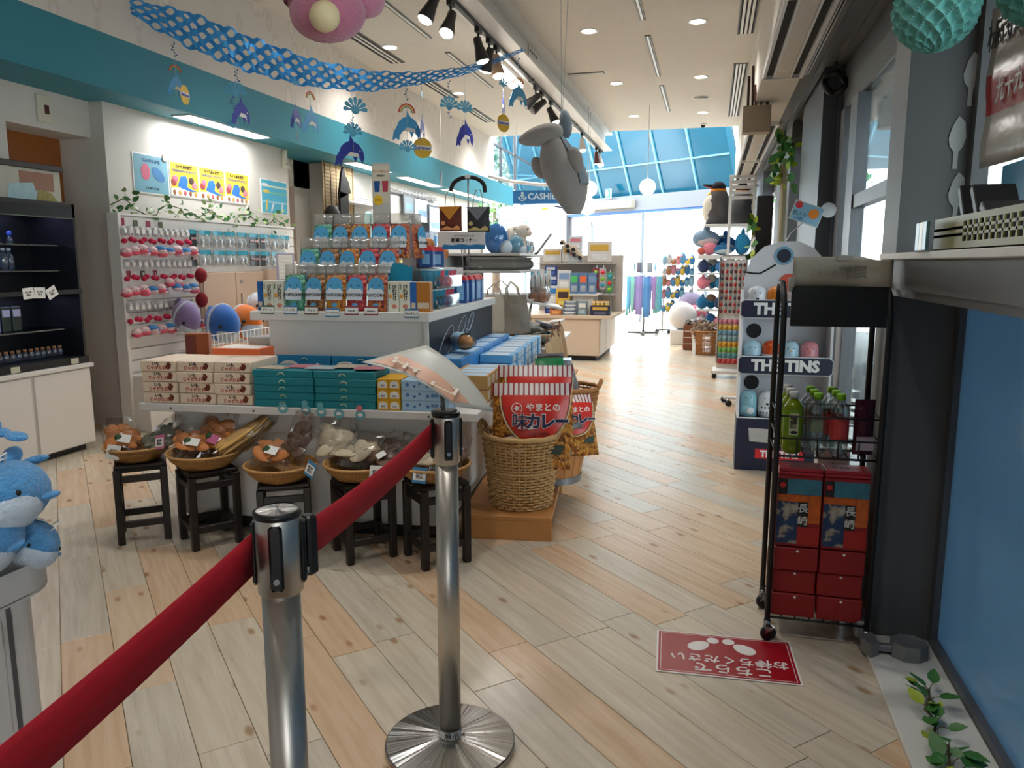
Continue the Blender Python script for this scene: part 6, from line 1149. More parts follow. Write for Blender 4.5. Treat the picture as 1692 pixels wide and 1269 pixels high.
# ================================================================ left wall: slat panel of key rings, packs and plush
sp = thing('slat_wall_rack', 'white slatted wall panel hung with rows of small plush and packets', 'display rack', at(-4.62, 5.27, 0))
for k in range(13): MB().bbox(0, .018, 0, 2.7, .49 + .098 * k, .49 + .098 * k + .09, .004).build('slat', WHITE, sp)
MB().box(-.05, .0, 0, 2.7, .0, 1.77).build('back_panel', WHITE, sp); MB().bbox(-.05, .06, -.035, 0, 0, 1.775, .004).build('end_post', WHITE, sp); MB().box(-.05, .03, 0, 2.7, 1.762, 1.78).build('top_cap', WHITE, sp); MB().bbox(-.05, .2, 0, .8, 0, .47, .004).build('base_plinth', WHITE, sp)
MB().box(-.045, .04, 2.55, 2.7, 0, 1.4).build('end_panel', WHITE, sp)
WHP = mat('peg_plush_white', (226, 196, 196), .9, bump=.5, bscale=150); PKP = mat('peg_plush_pink', (222, 96, 116), .9, bump=.5, bscale=150); BLP = mat('peg_plush_blue', (64, 128, 186), .9, bump=.5, bscale=150); CRM = mat('pompom_crimson', (196, 30, 72), .85, bump=.7, bscale=200)
pA = thing('peg_plush', 'x', 'plush', None, 'small round plush key rings on the slat wall'); MB().ell((0, 0, 0), (.04, .045, .036)).build('top', WHP, pA); MB().ell((.002, 0, -.016), (.042, .046, .026)).build('bottom', PKP, pA)
for s_ in (-1, 1): MB().ell((.038, s_ * .014, .006), (.003, .004, .004), nu=8, nv=5).build('eye', INK, pA)
pB = thing('peg_plush', 'x', 'plush', None, 'small round plush key rings on the slat wall'); MB().ell((0, 0, 0), (.042, .046, .032)).build('top', BLP, pB); MB().ell((.004, 0, -.012), (.04, .044, .024)).build('bottom', WHP, pB)
for s_ in (-1, 1): MB().ell((.038, s_ * .02, .004), (.003, .004, .004), nu=8, nv=5).build('eye', INK, pB)
used = {'A': False, 'B': False}
for r, (z, pat, y0) in enumerate(((1.47, 'AAABABABABBAB', 5.25), (1.15, 'AAAABABABABBA', 5.22), (.82, 'AABBABABAABAB', 5.30))):
    for k, ch in enumerate(pat):
        p = pA if ch == 'A' else pB; o = p if not used[ch] else dup(p); used[ch] = True
        o.matrix_local = at(-4.52 + .02 * (k % 3), y0 + .07 * k, z + .012 * ((k * 7) % 3) + (.06 if r and k in (7, 9) else 0), RND.uniform(-25, 10)); o['label'] = '%s plush key ring, %s from the left in the %s plush row' % ({'A': 'pink and white', 'B': 'blue'}[ch], ORD[k], ['top', 'middle', 'bottom'][r])
pC = thing('pompom_charm', 'x', 'charm', None, 'crimson pompom charms on the slat wall'); MB().ell((0, 0, 0), (.022, .024, .022), nu=10, nv=7).build('pompom', CRM, pC); MB().rod((0, 0, .02), (-.01, 0, .05), .003, 5).build('loop', WMET, pC)
n = 0
for r, z in enumerate((1.555, 1.255, .915)):
    for k in range(15):
        o = pC if n == 0 else dup(pC); n += 1; o.matrix_local = at(-4.53 + .018 * (k % 2), 5.25 + .057 * k, z + .008 * ((k * 5) % 3)); o['label'] = 'crimson pompom charm, %s from the left in the %s pompom row' % (ORD[k], ['top', 'middle', 'bottom'][r])
SLV = mat('packet_silver', (170, 170, 172), .3, .3, noise=.25, nscale=40, bump=.4, bscale=60)
pD = thing('charm_packet', 'x', 'packet', None, 'small silver packets on the slat wall'); MB().pillow(.06, .075, .02, n=4).build('packet', SLV, pD, at(0, 0, 0, 90)); MB().box(.011, .0125, -.018, .018, .02, .055).build('card', PAPER, pD)
n = 0
for r, z in enumerate((1.60, 1.335, .985)):
    for k in range(12):
        o = pD if n == 0 else dup(pD); n += 1; o.matrix_local = at(-4.55, 5.28 + .07 * k, z, RND.uniform(-15, 15)); o['label'] = 'silver charm packet, %s from the left in the %s packet row' % (ORD[k], ['top', 'middle', 'bottom'][r])
for k, (y, z) in enumerate(((5.32, 1.71), (5.47, 1.70), (5.62, 1.70), (5.77, 1.70), (5.35, 1.29), (5.51, 1.29), (5.66, 1.29))): MB().box(0, .004, -.025, .025, -.03, .03).build('row_marker', mat('marker_%d' % (k % 2), [(150, 40, 70), (80, 90, 50)][k % 2 if k < 4 else 0], .5), X=at(-4.6, y, z), label='%s small row marker card on the slat wall' % ORD[k], cat='card', group='row marker cards')
# header-card packs in two rows
HD = mat('header_turquoise', (30, 150, 176), .4); CL = clear('pack_film', (230, 236, 238), .22, .08, haze=.12); BKC = mat('pack_black', (30, 32, 36), .4)
pE = thing('header_pack', 'x', 'packet', None, 'turquoise header packs on the slat wall'); MB().box(0, .006, -.045, .045, .11, .15).build('header', HD, pE); MB().pillow(.09, .115, .03, n=4).build('film', CL, pE, at(.003, 0, 0, 90)); MB().ell((.004, 0, .04), (.014, .022, .03)).build('charm', SLV, pE); MB().box(-.004, -.002, -.04, .04, .01, .1).build('back_card', PAPER, pE)
pF = thing('header_pack', 'x', 'packet', None, 'turquoise header packs on the slat wall'); MB().box(0, .006, -.045, .045, .11, .15).build('header', HD, pF); MB().box(-.002, .003, -.044, .044, .0, .11).build('back_card', BKC, pF)
for s_ in (-1, 0, 1): MB().ell((.008, s_ * .025, .07), (.008, .01, .012)).build('charm', SLV if s_ else mat('charm_pink', (216, 130, 130), .5), pF)
first = {0: True, 1: True}
for r, (z, m_) in enumerate(((1.53, 17), (1.35, 16))):
    for k in range(m_):
        q = 1 if k in (0, 9, 10, 11) else 0; p = (pE, pF)[q]; o = p if first[q] else dup(p); first[q] = False; o.matrix_local = at(-4.56 + .015 * (k % 2), 6.14 + .1 * k, z, RND.uniform(-8, 8)); o['label'] = 'turquoise header pack, %s from the left in the %s header row' % (ORD[k], ['upper', 'lower'][r])
# grey-white stationery packs at the right end of the rack, below the header rows
for k in range(18):
    o = thing('stationery_pack', 'pale stationery pack, %s from the left in the %s row at the rack end' % (ORD[k % 6], ['upper', 'middle', 'lower'][k // 6]), 'packet', at(-4.55, 7.34 + .095 * (k % 6), 1.17 - .19 * (k // 6)), 'pale stationery packs at the rack end'); MB().bbox(0, .012, -.04, .04, 0, .15, .002).build('pack', [mat('pack_grey', (150, 150, 156), .4, noise=.2, nscale=30), mat('pack_white', (200, 200, 200), .4, noise=.15, nscale=30), mat('pack_slate', (70, 74, 84), .4, noise=.2, nscale=30)][(k * 5) % 3], o); MB().box(.012, .0135, -.034, .034, .1, .14).build('header', HD if k % 4 == 0 else PAPER, o)
# beige cupboard niche below the header packs
o = thing('cupboard', 'beige cupboard with keyhole below the turquoise header packs', 'cupboard', at(-4.598, 6.24, .0)); BG = mat('beige_laminate', (196, 172, 150), .5); MB().box(0, .02, 0, 1.06, 0, 1.30).build('back', BG, o); MB().bbox(.02, .035, .02, .52, .3, 1.29, .003).build('door', BG, o); MB().bbox(.02, .035, .53, 1.04, .3, 1.29, .003).build('door', BG, o); MB().box(.035, .04, .6, .615, .98, 1.08).build('handle', STEELD, o); MB().cyl(0, 0, 0, .005, .02, 12).build('lock', ALU, o, at(.035, .62, 1.2, 0, 0, 90)); MB().box(0, .22, 1.04, 1.07, 0, 1.32).build('end_panel', BG, o)
# wire bin with big fish plush
wb = thing('wire_bin', 'white wire bin holding the big fish plush', 'wire bin', at(-4.2, 6.05, 0)); b = MB()
for k in range(15): y = -.42 + .06 * k; b.rod((.16, y, .5), (.16, y, .78), .004, 5)
for z in (.5, .64, .78): b.rod((.16, -.42, z), (.16, .42, z), .005, 5).rod((-.2, -.42, z), (-.2, .42, z), .005, 5).rod((-.2, -.42, z), (.16, -.42, z), .005, 5).rod((-.2, .42, z), (.16, .42, z), .005, 5)
b.build('wires', WMET, wb); MB().box(-.2, .16, -.42, .42, .49, .5).build('tray', WMET, wb)
for sx in (-.18, .14):
    for sy in (-.4, .4): MB().rod((sx, sy, 0), (sx, sy, .5), .01).build('leg', WMET, wb)
def fish(x, y, z, c1, s, label, ry=0):
    o = thing('fish_plush', label, 'plush', at(x, y, z, -22, 0, ry, s), 'big round fish plush'); m = mat('fish_%d' % c1[0], c1, .95, noise=.06, nscale=20, bump=.7, bscale=130, sheen=.4)
    MB().ell((0, 0, 0), (.19, .13, .17), nu=22, nv=16, taper=-.08).build('body', m, o); MB().tube([(-.03, .131 * math.cos(a), .165 * math.sin(a)) for a in [k * PI / 14 for k in range(28)]], .013, 8, closed=True).build('white_stripe', PLW, o); MB().ell((.05, 0, -.05), (.13, .11, .115), nu=18, nv=12).build('belly', PLW, o); MB().ell((-.2, 0, .02), (.06, .02, .1)).build('tail', m, o)
    for s_ in (-1, 1): MB().ell((.115, s_ * .103, -.0), (.017, .017, .02), nu=10, nv=7).build('eye', INK, o)
fish(-4.2, 6.0, .85, (30, 104, 190), 1.0, 'big round blue fish plush with white stripe in the wire bin', 10); fish(-4.22, 6.38, .83, (232, 120, 24), 1.0, 'big round orange fish plush behind the blue one', -10); fish(-4.4, 5.78, .92, (140, 120, 170), .8, 'grey-lilac fish plush left of the blue one', 30); fish(-4.22, 6.6, .98, (222, 222, 222), .7, 'white fish plush behind the orange one')
for k, (y, m, lb) in enumerate(((5.7, (150, 40, 40), 'dark red tag card hooked on the wire bin'), (5.95, (196, 110, 30), 'orange tag card hooked on the wire bin'))): MB().box(0, .004, -.06, .06, 0, .1).build('bin_tag', mat('bin_tag_%d' % k, m, .5), X=at(-4.03, y, .55), label=lb, cat='card')
for k, (y, z) in enumerate(((6.14, 1.27), (6.13, 1.05))): 
    o = thing('red_mitten', ['upper', 'lower'][k] + ' deep red plush hung at the end of the peg rows', 'plush', at(-4.5, y, z)); MB().ell((0, 0, 0), (.05, .06, .07)).build('body', mat('deep_red_plush', (130, 16, 24), .9, bump=.6, bscale=120), o); MB().rod((0, 0, .06), (-.1, 0, .09), .004, 5).build('loop', WMET, o)
o = thing('note_frame', 'framed price list with patterned border on a stand by the rack', 'sign', at(-4.0, 6.75, 0, 62)); MB().bbox(-.1, .1, -.005, .005, 1.2, 1.48, .003).build('frame', mat('lilac_border', (176, 168, 186), .5, noise=.3, nscale=60), o); MB().box(-.075, .075, -.007, -.005, 1.23, 1.46).build('sheet', PAPER, o); MB().rod((0, 0, 0), (0, 0, 1.2), .012).build('pole', WMET, o); MB().cyl(0, 0, 0, .02, .13).build('foot', WMET, o)
for k in range(6): MB().box(-.06, .06, -.0078, -.007, 1.25 + .035 * k, 1.252 + .035 * k).build('text_line', mat('text_grey', (150, 150, 150), .6), o)
# ivy over the rack
iv = thing('ivy_swag', 'green artificial ivy swag trailing along the top of the slat wall', 'artificial plant'); st = []
for k in range(28): st.append((-4.66 + .03 * math.sin(k * 1.7), 5.28 + .1 * k, 1.84 + .06 * math.sin(k * 1.1) - .03 * (k / 27)))
MB().tube(st, .005, 6).build('stem', STM, iv); IL = [leaf_mesh(.034, mat('ivy_green', (56, 104, 50), .5, noise=.2, nscale=30)), leaf_mesh(.03, mat('ivy_variegated', (150, 172, 110), .5, noise=.2, nscale=30))]
rr = random.Random(9)
for k in range(190):
    t = rr.random() * 26.9; i = int(t); p = Vector(st[i]).lerp(Vector(st[i + 1]), t - i) + Vector((rr.uniform(-.01, .07), rr.uniform(-.05, .05), rr.uniform(-.1, .09)))
    put('leaf', IL[0 if rr.random() < .62 else 1], iv, Matrix.Translation(p) @ Euler((rr.uniform(0, 6), rr.uniform(-1, 1), rr.uniform(0, 6))).to_matrix().to_4x4() @ Matrix.Scale(rr.uniform(.7, 1.3), 4))
# posters on the wall (y runs to the right as seen)
WS = lambda y, z: Matrix.Translation((-4.795, y, z)) @ at(0, 0, 0, 90) @ FRONT
def poster(y0, y1, z0, z1, m, label):
    o = thing('wall_poster', label, 'poster', at(-4.8, y0, z0)); MB().box(0, .006, 0, y1 - y0, 0, z1 - z0).build('board', PAPER, o); MB().box(.006, .0075, .012, y1 - y0 - .012, .012, z1 - z0 - .012).build('print', m, o); return o
LT = Matrix.Translation((.009, 0, 0)) @ at(0, 0, 0, 90) @ FRONT
o = poster(5.72, 6.17, 1.98, 2.32, mat('poster_seafoam', (110, 160, 176), .5, noise=.12, nscale=8), 'blue-green poster with a pink and a blue blob on the left wall')
MB().prism([(.15 + .055 * math.cos(a), .185 + .07 * math.sin(a)) for a in [k * PI / 10 for k in range(20)]], .0075, .009, axis='x').build('pink_shape', mat('shape_pink', (196, 96, 120), .5), o); MB().prism([(.31 + .08 * math.cos(a) , .175 + .055 * math.sin(a) - .03 * math.cos(a)) for a in [k * PI / 10 for k in range(20)]], .0075, .009, axis='x').build('blue_shape', mat('shape_blue', (60, 120, 170), .5), o)
text('うみのなかま', .04, DBL, o, Matrix.Translation((0, .225, .28)) @ LT); text('くじゅうくしま', .025, INK, o, Matrix.Translation((0, .225, .05)) @ LT)
YP = mat('poster_yellow', (240, 196, 50), .5, noise=.06, nscale=10)
for k in range(3):
    o = poster(6.185 + .415 * k, 6.185 + .415 * (k + 1) - .002, 1.985, 2.305, YP, '%s of three yellow poster panels of sea goods on the left wall' % ['left', 'middle', 'right'][k])
    text('九十九島水族館', .034, INK, o, Matrix.Translation((0, .2, .275)) @ LT, .0012); text('うみきららオリジナルグッズ', .026, DBL, o, Matrix.Translation((0, .205, .235)) @ LT, .001)
    MB().prism([(.1, .1), (.15, .19), (.22, .2), (.25, .16), (.23, .1), (.3, .08), (.38, .07), (.3, .06), (.15, .08)], .0075, .009, axis='x').build('dolphin_print', mat('print_dolphin', (36, 110, 190), .5), o)
    for j, (y, z, c) in enumerate(((.07, .16, (214, 110, 130)), (.05, .13, (160, 60, 60)), (.3, .16, (70, 50, 44)), (.34, .12, (224, 130, 140)))): MB().ell((.008, y, z), (.0015, .04, .035), nu=12, nv=6).build('goods_print', mat('goods_%d' % j, c, .5, noise=.4, nscale=40), o)
    MB().prism([(.01, .01), (.403, .01), (.403, .065), (.3, .05), (.15, .085), (.01, .075)], .0075, .0085, axis='x').build('white_band', PAPER, o)
    for j in range(5): MB().ell((.0088, .05 + .075 * j, .04), (.0015, .022, .024), nu=10, nv=6).build('goods_print', mat('goods_row_%d' % (j % 3), [(140, 84, 40), (206, 150, 60), (190, 90, 90)][j % 3], .5, noise=.3, nscale=40), o)
o = thing('paper_cutout', 'small white paper fish pinned over the poster corner', 'paper cutout', at(-4.79, 6.15, 2.33, 0, 40)); MB().ell((.004, 0, 0), (.004, .07, .04)).build('body', PAPER, o); MB().ell((.009, -.03, .01), (.002, .006, .006), nu=8, nv=5).build('eye', INK, o)
SQ = mat('cloth_aqua', (80, 176, 206), .8, noise=.1, nscale=10); o = poster(7.66, 8.2, 1.925, 2.30, SQ, 'aqua striped cloth with sea creatures at the end of the wall')
for k, (z, c) in enumerate(((.29, (206, 220, 200)), (.22, (120, 190, 170)), (.12, (150, 206, 220)))): MB().box(.0075, .0085, .015, .525, z, z + .02).build('stripe_print', mat('stripe_print_%d' % k, c, .8), o)
for k, (y, z, a, c) in enumerate(((.1, .24, 0, (224, 196, 90)), (.1, .09, 80, (224, 196, 90)), (.42, .08, 80, (214, 226, 230)), (.08, .31, 0, (230, 230, 230)), (.22, .08, 60, (214, 226, 230)))): MB().ell((0, 0, 0), (.002, .07, .018), nu=10, nv=6).build('creature_print', mat('creature_%d' % k, c, .8), o, at(.008, y, z, 0, a))

# ================================================================ back part of the left side
o = thing('rattan_blind', 'rattan blind hung from the soffit past the recess', 'blind', at(-4.85, 9.16, 0)); RTN = mat('rattan', (176, 150, 110), .8, noise=.25, nscale=30)
for k in range(28): MB().bbox(0, .008, 0, .9, 1.35 + .047 * k, 1.35 + .047 * k + .044, .003).build('reed_slat', RTN, o)
for k in range(6): MB().rod((.01, .05 + .16 * k, 1.35), (.01, .05 + .16 * k, 2.66), .006, 5).build('cord', mat('cord_brown', (90, 74, 56), .8), o)
o = thing('hanging_shirt', 'black shirt hung in front of the rattan blind', 'shirt', at(-4.72, 9.45, 0)); MB().prism([(.0, 2.62), (.06, 2.5), (.14, 2.44), (.2, 2.3), (.12, 2.28), (.12, 1.7), (-.12, 1.7), (-.12, 2.3), (-.14, 2.2), (-.06, 2.52)], 0, .03, axis='x').build('cloth', mat('black_cloth', (14, 13, 15), .9), o); MB().tube([(.015, 0, 2.6), (.015, .0, 2.67)], .004, 5).build('hook', ALU, o)
o = thing('dark_figure', 'dark ornamental figure in the shade beside the blind', 'ornament', at(-4.75, 9.22, 0)); MB().lathe([(.1, 0), (.1, 1.2), (.12, 1.8), (.1, 2.0), (.06, 2.1), (0, 2.12)], 14).build('body', mat('figure_dark', (46, 42, 38), .7, noise=.4, nscale=20), o); MB().ell((.09, .02, 1.9), (.06, .05, .05)).build('face', mat('figure_pale', (96, 92, 88), .7), o)
def wall_shelf(y0, y1, z, label):
    o = thing('wall_shelf', label, 'shelf', at(-4.98, y0, z)); MB().bbox(0, .3, 0, y1 - y0, 0, .02, .003).build('board', WMET, o); b = MB()
    for k in range(int((y1 - y0) / .1)): b.rod((.28, .05 + .1 * k, .02), (.28, .05 + .1 * k, .08), .004, 5)
    b.rod((.28, 0, .08), (.28, y1 - y0, .08), .005, 5).build('rail', ALU, o); MB().prism([(0, 0), (.2, 0), (0, -.12)], .05, .07, axis='y').build('bracket', WMET, o)
wall_shelf(9.6, 10.9, 2.18, 'white wall shelf with wire rail next to the rattan blind'); 
o = thing('round_plate', 'round pale green plate standing behind the popcorn', 'plate', at(-4.7, 10.2, 1.9)); MB().lathe([(.0, 0), (.17, .01), (.2, .03), (.2, .035), (.16, .02), (0, .012)], 28).build('plate', mat('plate_mint', (150, 196, 190), .3), o, at(0, 0, 0, 0, 0, 80)); MB().box(-.1, .05, -.1, .1, -.26, -.19).build('stand', WMET, o)
o = thing('wire_peg_rack', 'wire rack of empty hooks high on the far left wall', 'rack', at(-4.96, 11.5, 2.5)); b = MB()
for k in range(14): b.rod((0, .15 * k, 0), (.24, .15 * k, .0), .004, 5).rod((.24, .15 * k, 0), (.24, .15 * k, -.06), .004, 5).rod((.24, .15 * k, 0), (.24, .15 * k, .03), .004, 5)
b.rod((0, -.1, 0), (0, 2.1, 0), .006, 5).rod((.02, -.1, .05), (.02, 2.1, .05), .006, 5).build('hooks', ALU, o); MB().rod((.0, -.1, -.02), (.0, 2.1, -.02), .01, 6).build('rail', STEELD, o)
for k, (y0, y1, z0, z1, c, lb) in enumerate(((12.0, 12.5, 2.16, 2.5, (120, 130, 136), 'dark framed picture, first of three on the far left wall'), (12.45, 13.05, 2.08, 2.46, (206, 214, 220), 'pale framed picture, second of three on the far left wall'), (13.0, 13.75, 1.9, 2.4, (176, 206, 220), 'large framed picture, third on the far left wall'))):
    o = thing('framed_picture', lb, 'picture', at(-4.93 + .03 * k, y0, z0)); MB().bbox(0, .025, 0, y1 - y0, 0, z1 - z0, .005).build('frame', [mat('frame_grey', (80, 82, 86), .4), WMET, mat('frame_dark', (50, 56, 70), .4)][k], o); MB().box(.025, .027, .04, y1 - y0 - .04, .04, z1 - z0 - .04).build('print', mat('picture_%d' % k, c, .3, noise=.15, nscale=5), o); MB().box(.027, .028, .1, y1 - y0 - .1, .1, .2).build('caption', mat('caption_blue', (110, 150, 190), .4), o)
# low shelf run along the far left wall
o = thing('wall_counter', 'white shelf counter along the far left wall', 'counter', at(-4.98, 9.6, 0)); MB().box(0, .45, 0, 5.6, .05, .8).build('body', WHITE, o); MB().bbox(0, .48, 0, 5.6, .8, .84, .003).build('top', WHITE, o)
for z in (1.25, 1.62): MB().bbox(0, .28, 0, 5.6, z, z + .02, .003).build('shelf', WMET, o)
pal = [(150, 190, 206), (214, 216, 220), (90, 140, 180), (200, 170, 140), (226, 200, 120), (120, 130, 150)]
for r, z in enumerate((.84, 1.27, 1.64)):
    for k in range(16):
        o = thing('shelf_good', 'small boxed souvenir, %s from the front on the %s far left shelf' % (ORD[k], ['lower', 'middle', 'upper'][r]), 'box', at(-4.8, 9.85 + .33 * k, z), 'boxed souvenirs on the far left shelves'); q = RND.random(); MB().bbox(-.07, .07, -.1, .1, 0, .14 + .12 * q, .004).build('box', mat('good_%d' % ((k * 3 + r) % 6), pal[(k * 3 + r) % 6], .5), o); MB().box(.07, .0715, -.07, .07, .04, .1).build('label', PAPER, o)
# ================================================================ rear sales rack behind the table (same askew axes)
rk = thing('rear_rack', 'grey-shelved sales rack behind the main table', 'display rack', T(0, 0, 0)); SHM = mat('shelf_grey', (186, 180, 172), .45)
MB().box(.3, 1.62, 2.62, 4.2, .05, .66).build('base', WHITE, rk); MB().bbox(.3, 1.7, 2.58, 4.25, .66, .69, .003).build('deck', WHITE, rk); MB().box(.75, .78, 2.62, 4.2, .69, 1.62).build('back_panel', WHITE, rk)
for z, w in ((1.44, 1.42), (1.30, 1.42), (1.06, 1.5)): MB().bbox(.78, w, 2.62, 4.2, z, z + .022, .003).build('shelf', SHM, rk)
for v in (2.62, 3.4, 4.18): MB().box(.78, .8, v - .015, v + .015, .69, 1.62).build('upright', SHM, rk)
def bagged_plush(u, v, z, c, s, label, ears=False):
    o = thing('bagged_plush', label, 'plush', T(u, v, z, 20, 0, 0, s)); m = mat('bp_%d' % c[0], c, .95, noise=.1, nscale=15, bump=.6, bscale=100); MB().ell((0, 0, .12), (.1, .09, .13), nu=18, nv=12).build('body', m, o)
    if ears:
        MB().ell((.06, -.06, .2), (.07, .06, .06)).build('head', m, o); MB().ell((.1, -.09, .18), (.035, .03, .03)).build('muzzle', mat('muzzle_pale', (220, 204, 186), .9), o); MB().ell((.09, -.11, .215), (.007, .007, .007), nu=8, nv=5).build('eye', INK, o); MB().ell((-.0, -.06, .22), (.03, .015, .02)).build('ear', m, o)
    else: MB().ell((.07, -.05, .05), (.06, .05, .06)).build('paw', mat('paw_pale', (190, 204, 216), .9), o); MB().ell((0, 0, .13), (.125, .11, .16), nu=16, nv=10).build('film', FILM, o); MB().tube([(0, 0, .28), (.02, 0, .31), (-.01, 0, .33)], .012, 6).build('twist', FILM, o)
bagged_plush(1.18, 2.85, 1.462, (40, 120, 190), 1.0, 'blue plush in a clear gift bag on the rear rack'); bagged_plush(1.27, 3.3, 1.462, (216, 206, 190), 1.0, 'cream sheep plush on the rear rack', True); bagged_plush(1.32, 3.05, 1.462, (110, 170, 196), .6, 'small aqua plush in film beside the sheep')
for k in range(6):
    o = thing('shelf_packet', '%s silvery packet from the front on the top of the rear rack' % ORD[k], 'packet', T(1.33, 3.25 + .14 * k, 1.462, 80), 'silvery packets on the rear rack'); MB().pillow(.1, .13, .04, n=5).build('packet', SLV if k % 2 else CL, o); MB().box(-.03, .03, -.022, -.02, .03, .08).build('label', [HD, PAPER, DBL][k % 3], o)
o = thing('ruler_stick', 'slanting grey wand sticking up from the rear rack', 'wand', T(1.4, 3.8, 1.5)); MB().rod((0, 0, -.03), (.14, 0, .16), .012, 8).build('wand', mat('wand_grey', (120, 120, 122), .4), o); MB().rod((-.02, 0, -.045), (0, 0, -.02), .016, 8).build('grip', BLACK, o)
for k in range(5):
    o = thing('grey_cushion', '%s dark grey folded cloth from the front on the middle rack shelf' % ORD[k], 'cloth', T(1.15, 2.72 + .26 * k, 1.324), 'folded grey cloths on the rear rack'); MB().bbox(-.2, .2, 0, .22, 0, .09, .025).build('cloth', mat('grey_cloth', (140, 134, 128), .85, noise=.2, nscale=12), o); MB().bbox(-.18, .19, .01, .2, .09, .11, .01).build('top_fold', mat('grey_cloth_light', (176, 168, 160), .85), o)
for k in range(14):
    o = thing('hanging_packet', '%s hanging packet from the front under the rear rack shelf' % ORD[k], 'packet', T(1.47 + .02 * (k % 2), 2.95 + .09 * k, 1.12, 82), 'hanging packets on the rear rack'); MB().pillow(.08, .17, .025, n=4).build('packet', [SLV, CL, mat('pk_dark', (48, 48, 60), .4), mat('pk_cream', (200, 190, 176), .4)][k % 4], o); MB().box(-.035, .035, -.003, .003, .16, .19).build('header', PAPER if k % 3 else HD, o)
LIN = mat('linen_cloth', (196, 180, 158), .9, noise=.08, nscale=20)
def linen(u, v, z, rz, tilt, label, film=False):
    o = thing('linen_bag', label, 'bag', T(u, v, z, rz, 0, tilt), 'natural linen totes on the rear rack'); MB().pillow(.25, .30, .05, n=6).build('body', LIN, o)
    for s_ in (-.012, .012): MB().tube([(-.06, s_, .29), (-.05, s_, .37), (0, s_, .42), (.05, s_, .37), (.06, s_, .29)], .006, 6).build('strap', LIN, o)
    if film: MB().pillow(.26, .31, .07, n=6).build('film', FILM, o, at(.02, -.005, 0))
linen(1.28, 2.52, .83, 8, 0, 'linen tote hanging at the near end of the rear rack'); linen(1.42, 2.48, .82, -20, -8, 'linen tote in clear film tilted in front of the rear rack', True); linen(1.2, 2.55, .80, 4, 3, 'linen tote half behind the first one')
o = thing('bread_tray', 'slanted white tray of film-wrapped brown loaves on the rear rack', 'tray', T(1.55, 3.1, 1.02, 10, 0, 12)); MB().bbox(-.14, .16, -.22, .3, 0, .02, .004).build('tray', WMET, o); MB().rod((-.1, 0, -.33), (-.1, 0, 0), .01).build('support', ALU, o)
for k in range(6): 
    o = thing('wrapped_loaf', '%s film-wrapped brown loaf on the slanted tray' % ORD[k], 'bread', T(1.5 + .05 * (k % 2), 2.95 + .075 * k, 1.04, 70 + 7 * k), 'wrapped loaves on the tray'); MB().ell((0, 0, .05), (.1, .035, .05)).build('loaf', mat('loaf_brown', (150, 96, 64), .6, noise=.35, nscale=20), o); MB().pillow(.24, .14, .08, n=5).build('film', FILM, o)
cols = [(206, 196, 170), (70, 120, 120), (190, 170, 130), (96, 96, 110), (216, 206, 120), (150, 180, 196), (150, 110, 80), (226, 220, 210)]
for k in range(26):
    o = thing('flat_souvenir', '%s jumbled flat souvenir packet from the front on the rear deck edge' % ORD[k], 'packet', T(1.36 + .1 * (k % 3) + .02 * (k % 2), 2.64 + .055 * k, .70 + .035 * (k % 4), RND.uniform(-50, 50), RND.uniform(-14, 14), RND.uniform(-14, 14)), 'jumbled packets on the rear deck'); MB().bbox(-.07, .07, -.09, .09, 0, .022, .004).build('packet', mat('sv_%d' % (k % 8), cols[k % 8], .45, noise=.12, nscale=20), o); MB().box(-.05, .05, -.06, .06, .022, .0228).build('label', PAPER if k % 2 else SKW, o)
KP = mat('kraft_paper', (190, 160, 124), .8, noise=.08, nscale=10)
for k in range(7):
    o = thing('kraft_packet', '%s kraft paper packet from the front standing by the rear deck' % ORD[k], 'packet', T(1.74 + .02 * (k % 2), 2.35 + .14 * k, .44 + .03 * (k % 3), 75, -8, RND.uniform(-8, 8)), 'kraft packets beside the rear deck'); MB().pillow(.13, .34, .05, n=5).build('packet', KP, o); MB().tube([(-.03, 0, .33), (0, 0, .39), (.03, 0, .33)], .005, 5).build('string', mat('brown_string', (130, 90, 60), .8), o)
o = thing('kraft_rack', 'low wooden rack holding the kraft packets', 'rack', T(1.68, 2.2, 0, 0)); MB().bbox(.0, .16, .05, 1.2, .40, .42, .003).build('tray', PINE, o)
for v in (.08, 1.17): MB().bbox(.02, .06, v - .02, v + .02, 0, .4, .003).build('leg', PINE, o); MB().bbox(.1, .14, v - .02, v + .02, 0, .4, .003).build('leg', PINE, o)

# ================================================================ far sales kiosk
ks = thing('sales_kiosk', 'cream sales kiosk near the far entrance', 'kiosk', at(-1.5, 10.85, 0)); CRL = mat('cream_laminate', (206, 186, 166), .5)
MB().box(-1.5, 0, 0, 1.75, .07, .60).build('body', CRL, ks); MB().box(-1.45, -.06, .06, 1.7, 0, .07).build('plinth', BLACK, ks); MB().bbox(-1.55, .17, -.04, 1.8, .60, .65, .004).build('counter_top', CRL, ks)
for x0, x1 in ((-.63, -.01), (-1.28, -.65)): MB().box(x0, x1, -.012, 0, .08, .59).build('front_panel', CRL, ks)
for k in range(3): MB().box(0, .012, .02 + .58 * k, .57 + .58 * k, .08, .59).build('side_panel', WHITE, ks)
for x in (-.1, -1.3):
    MB().cyl(0, 0, -.0, .05, .035, 12).build('caster', STEELD, ks, at(x, .1, .02))
MB().bbox(-.42, -.12, .15, .6, .65, .92, .004).build('riser', WHITE, ks); MB().bbox(-.46, -.06, .1, .65, .92, .945, .003).build('riser_top', WHITE, ks)
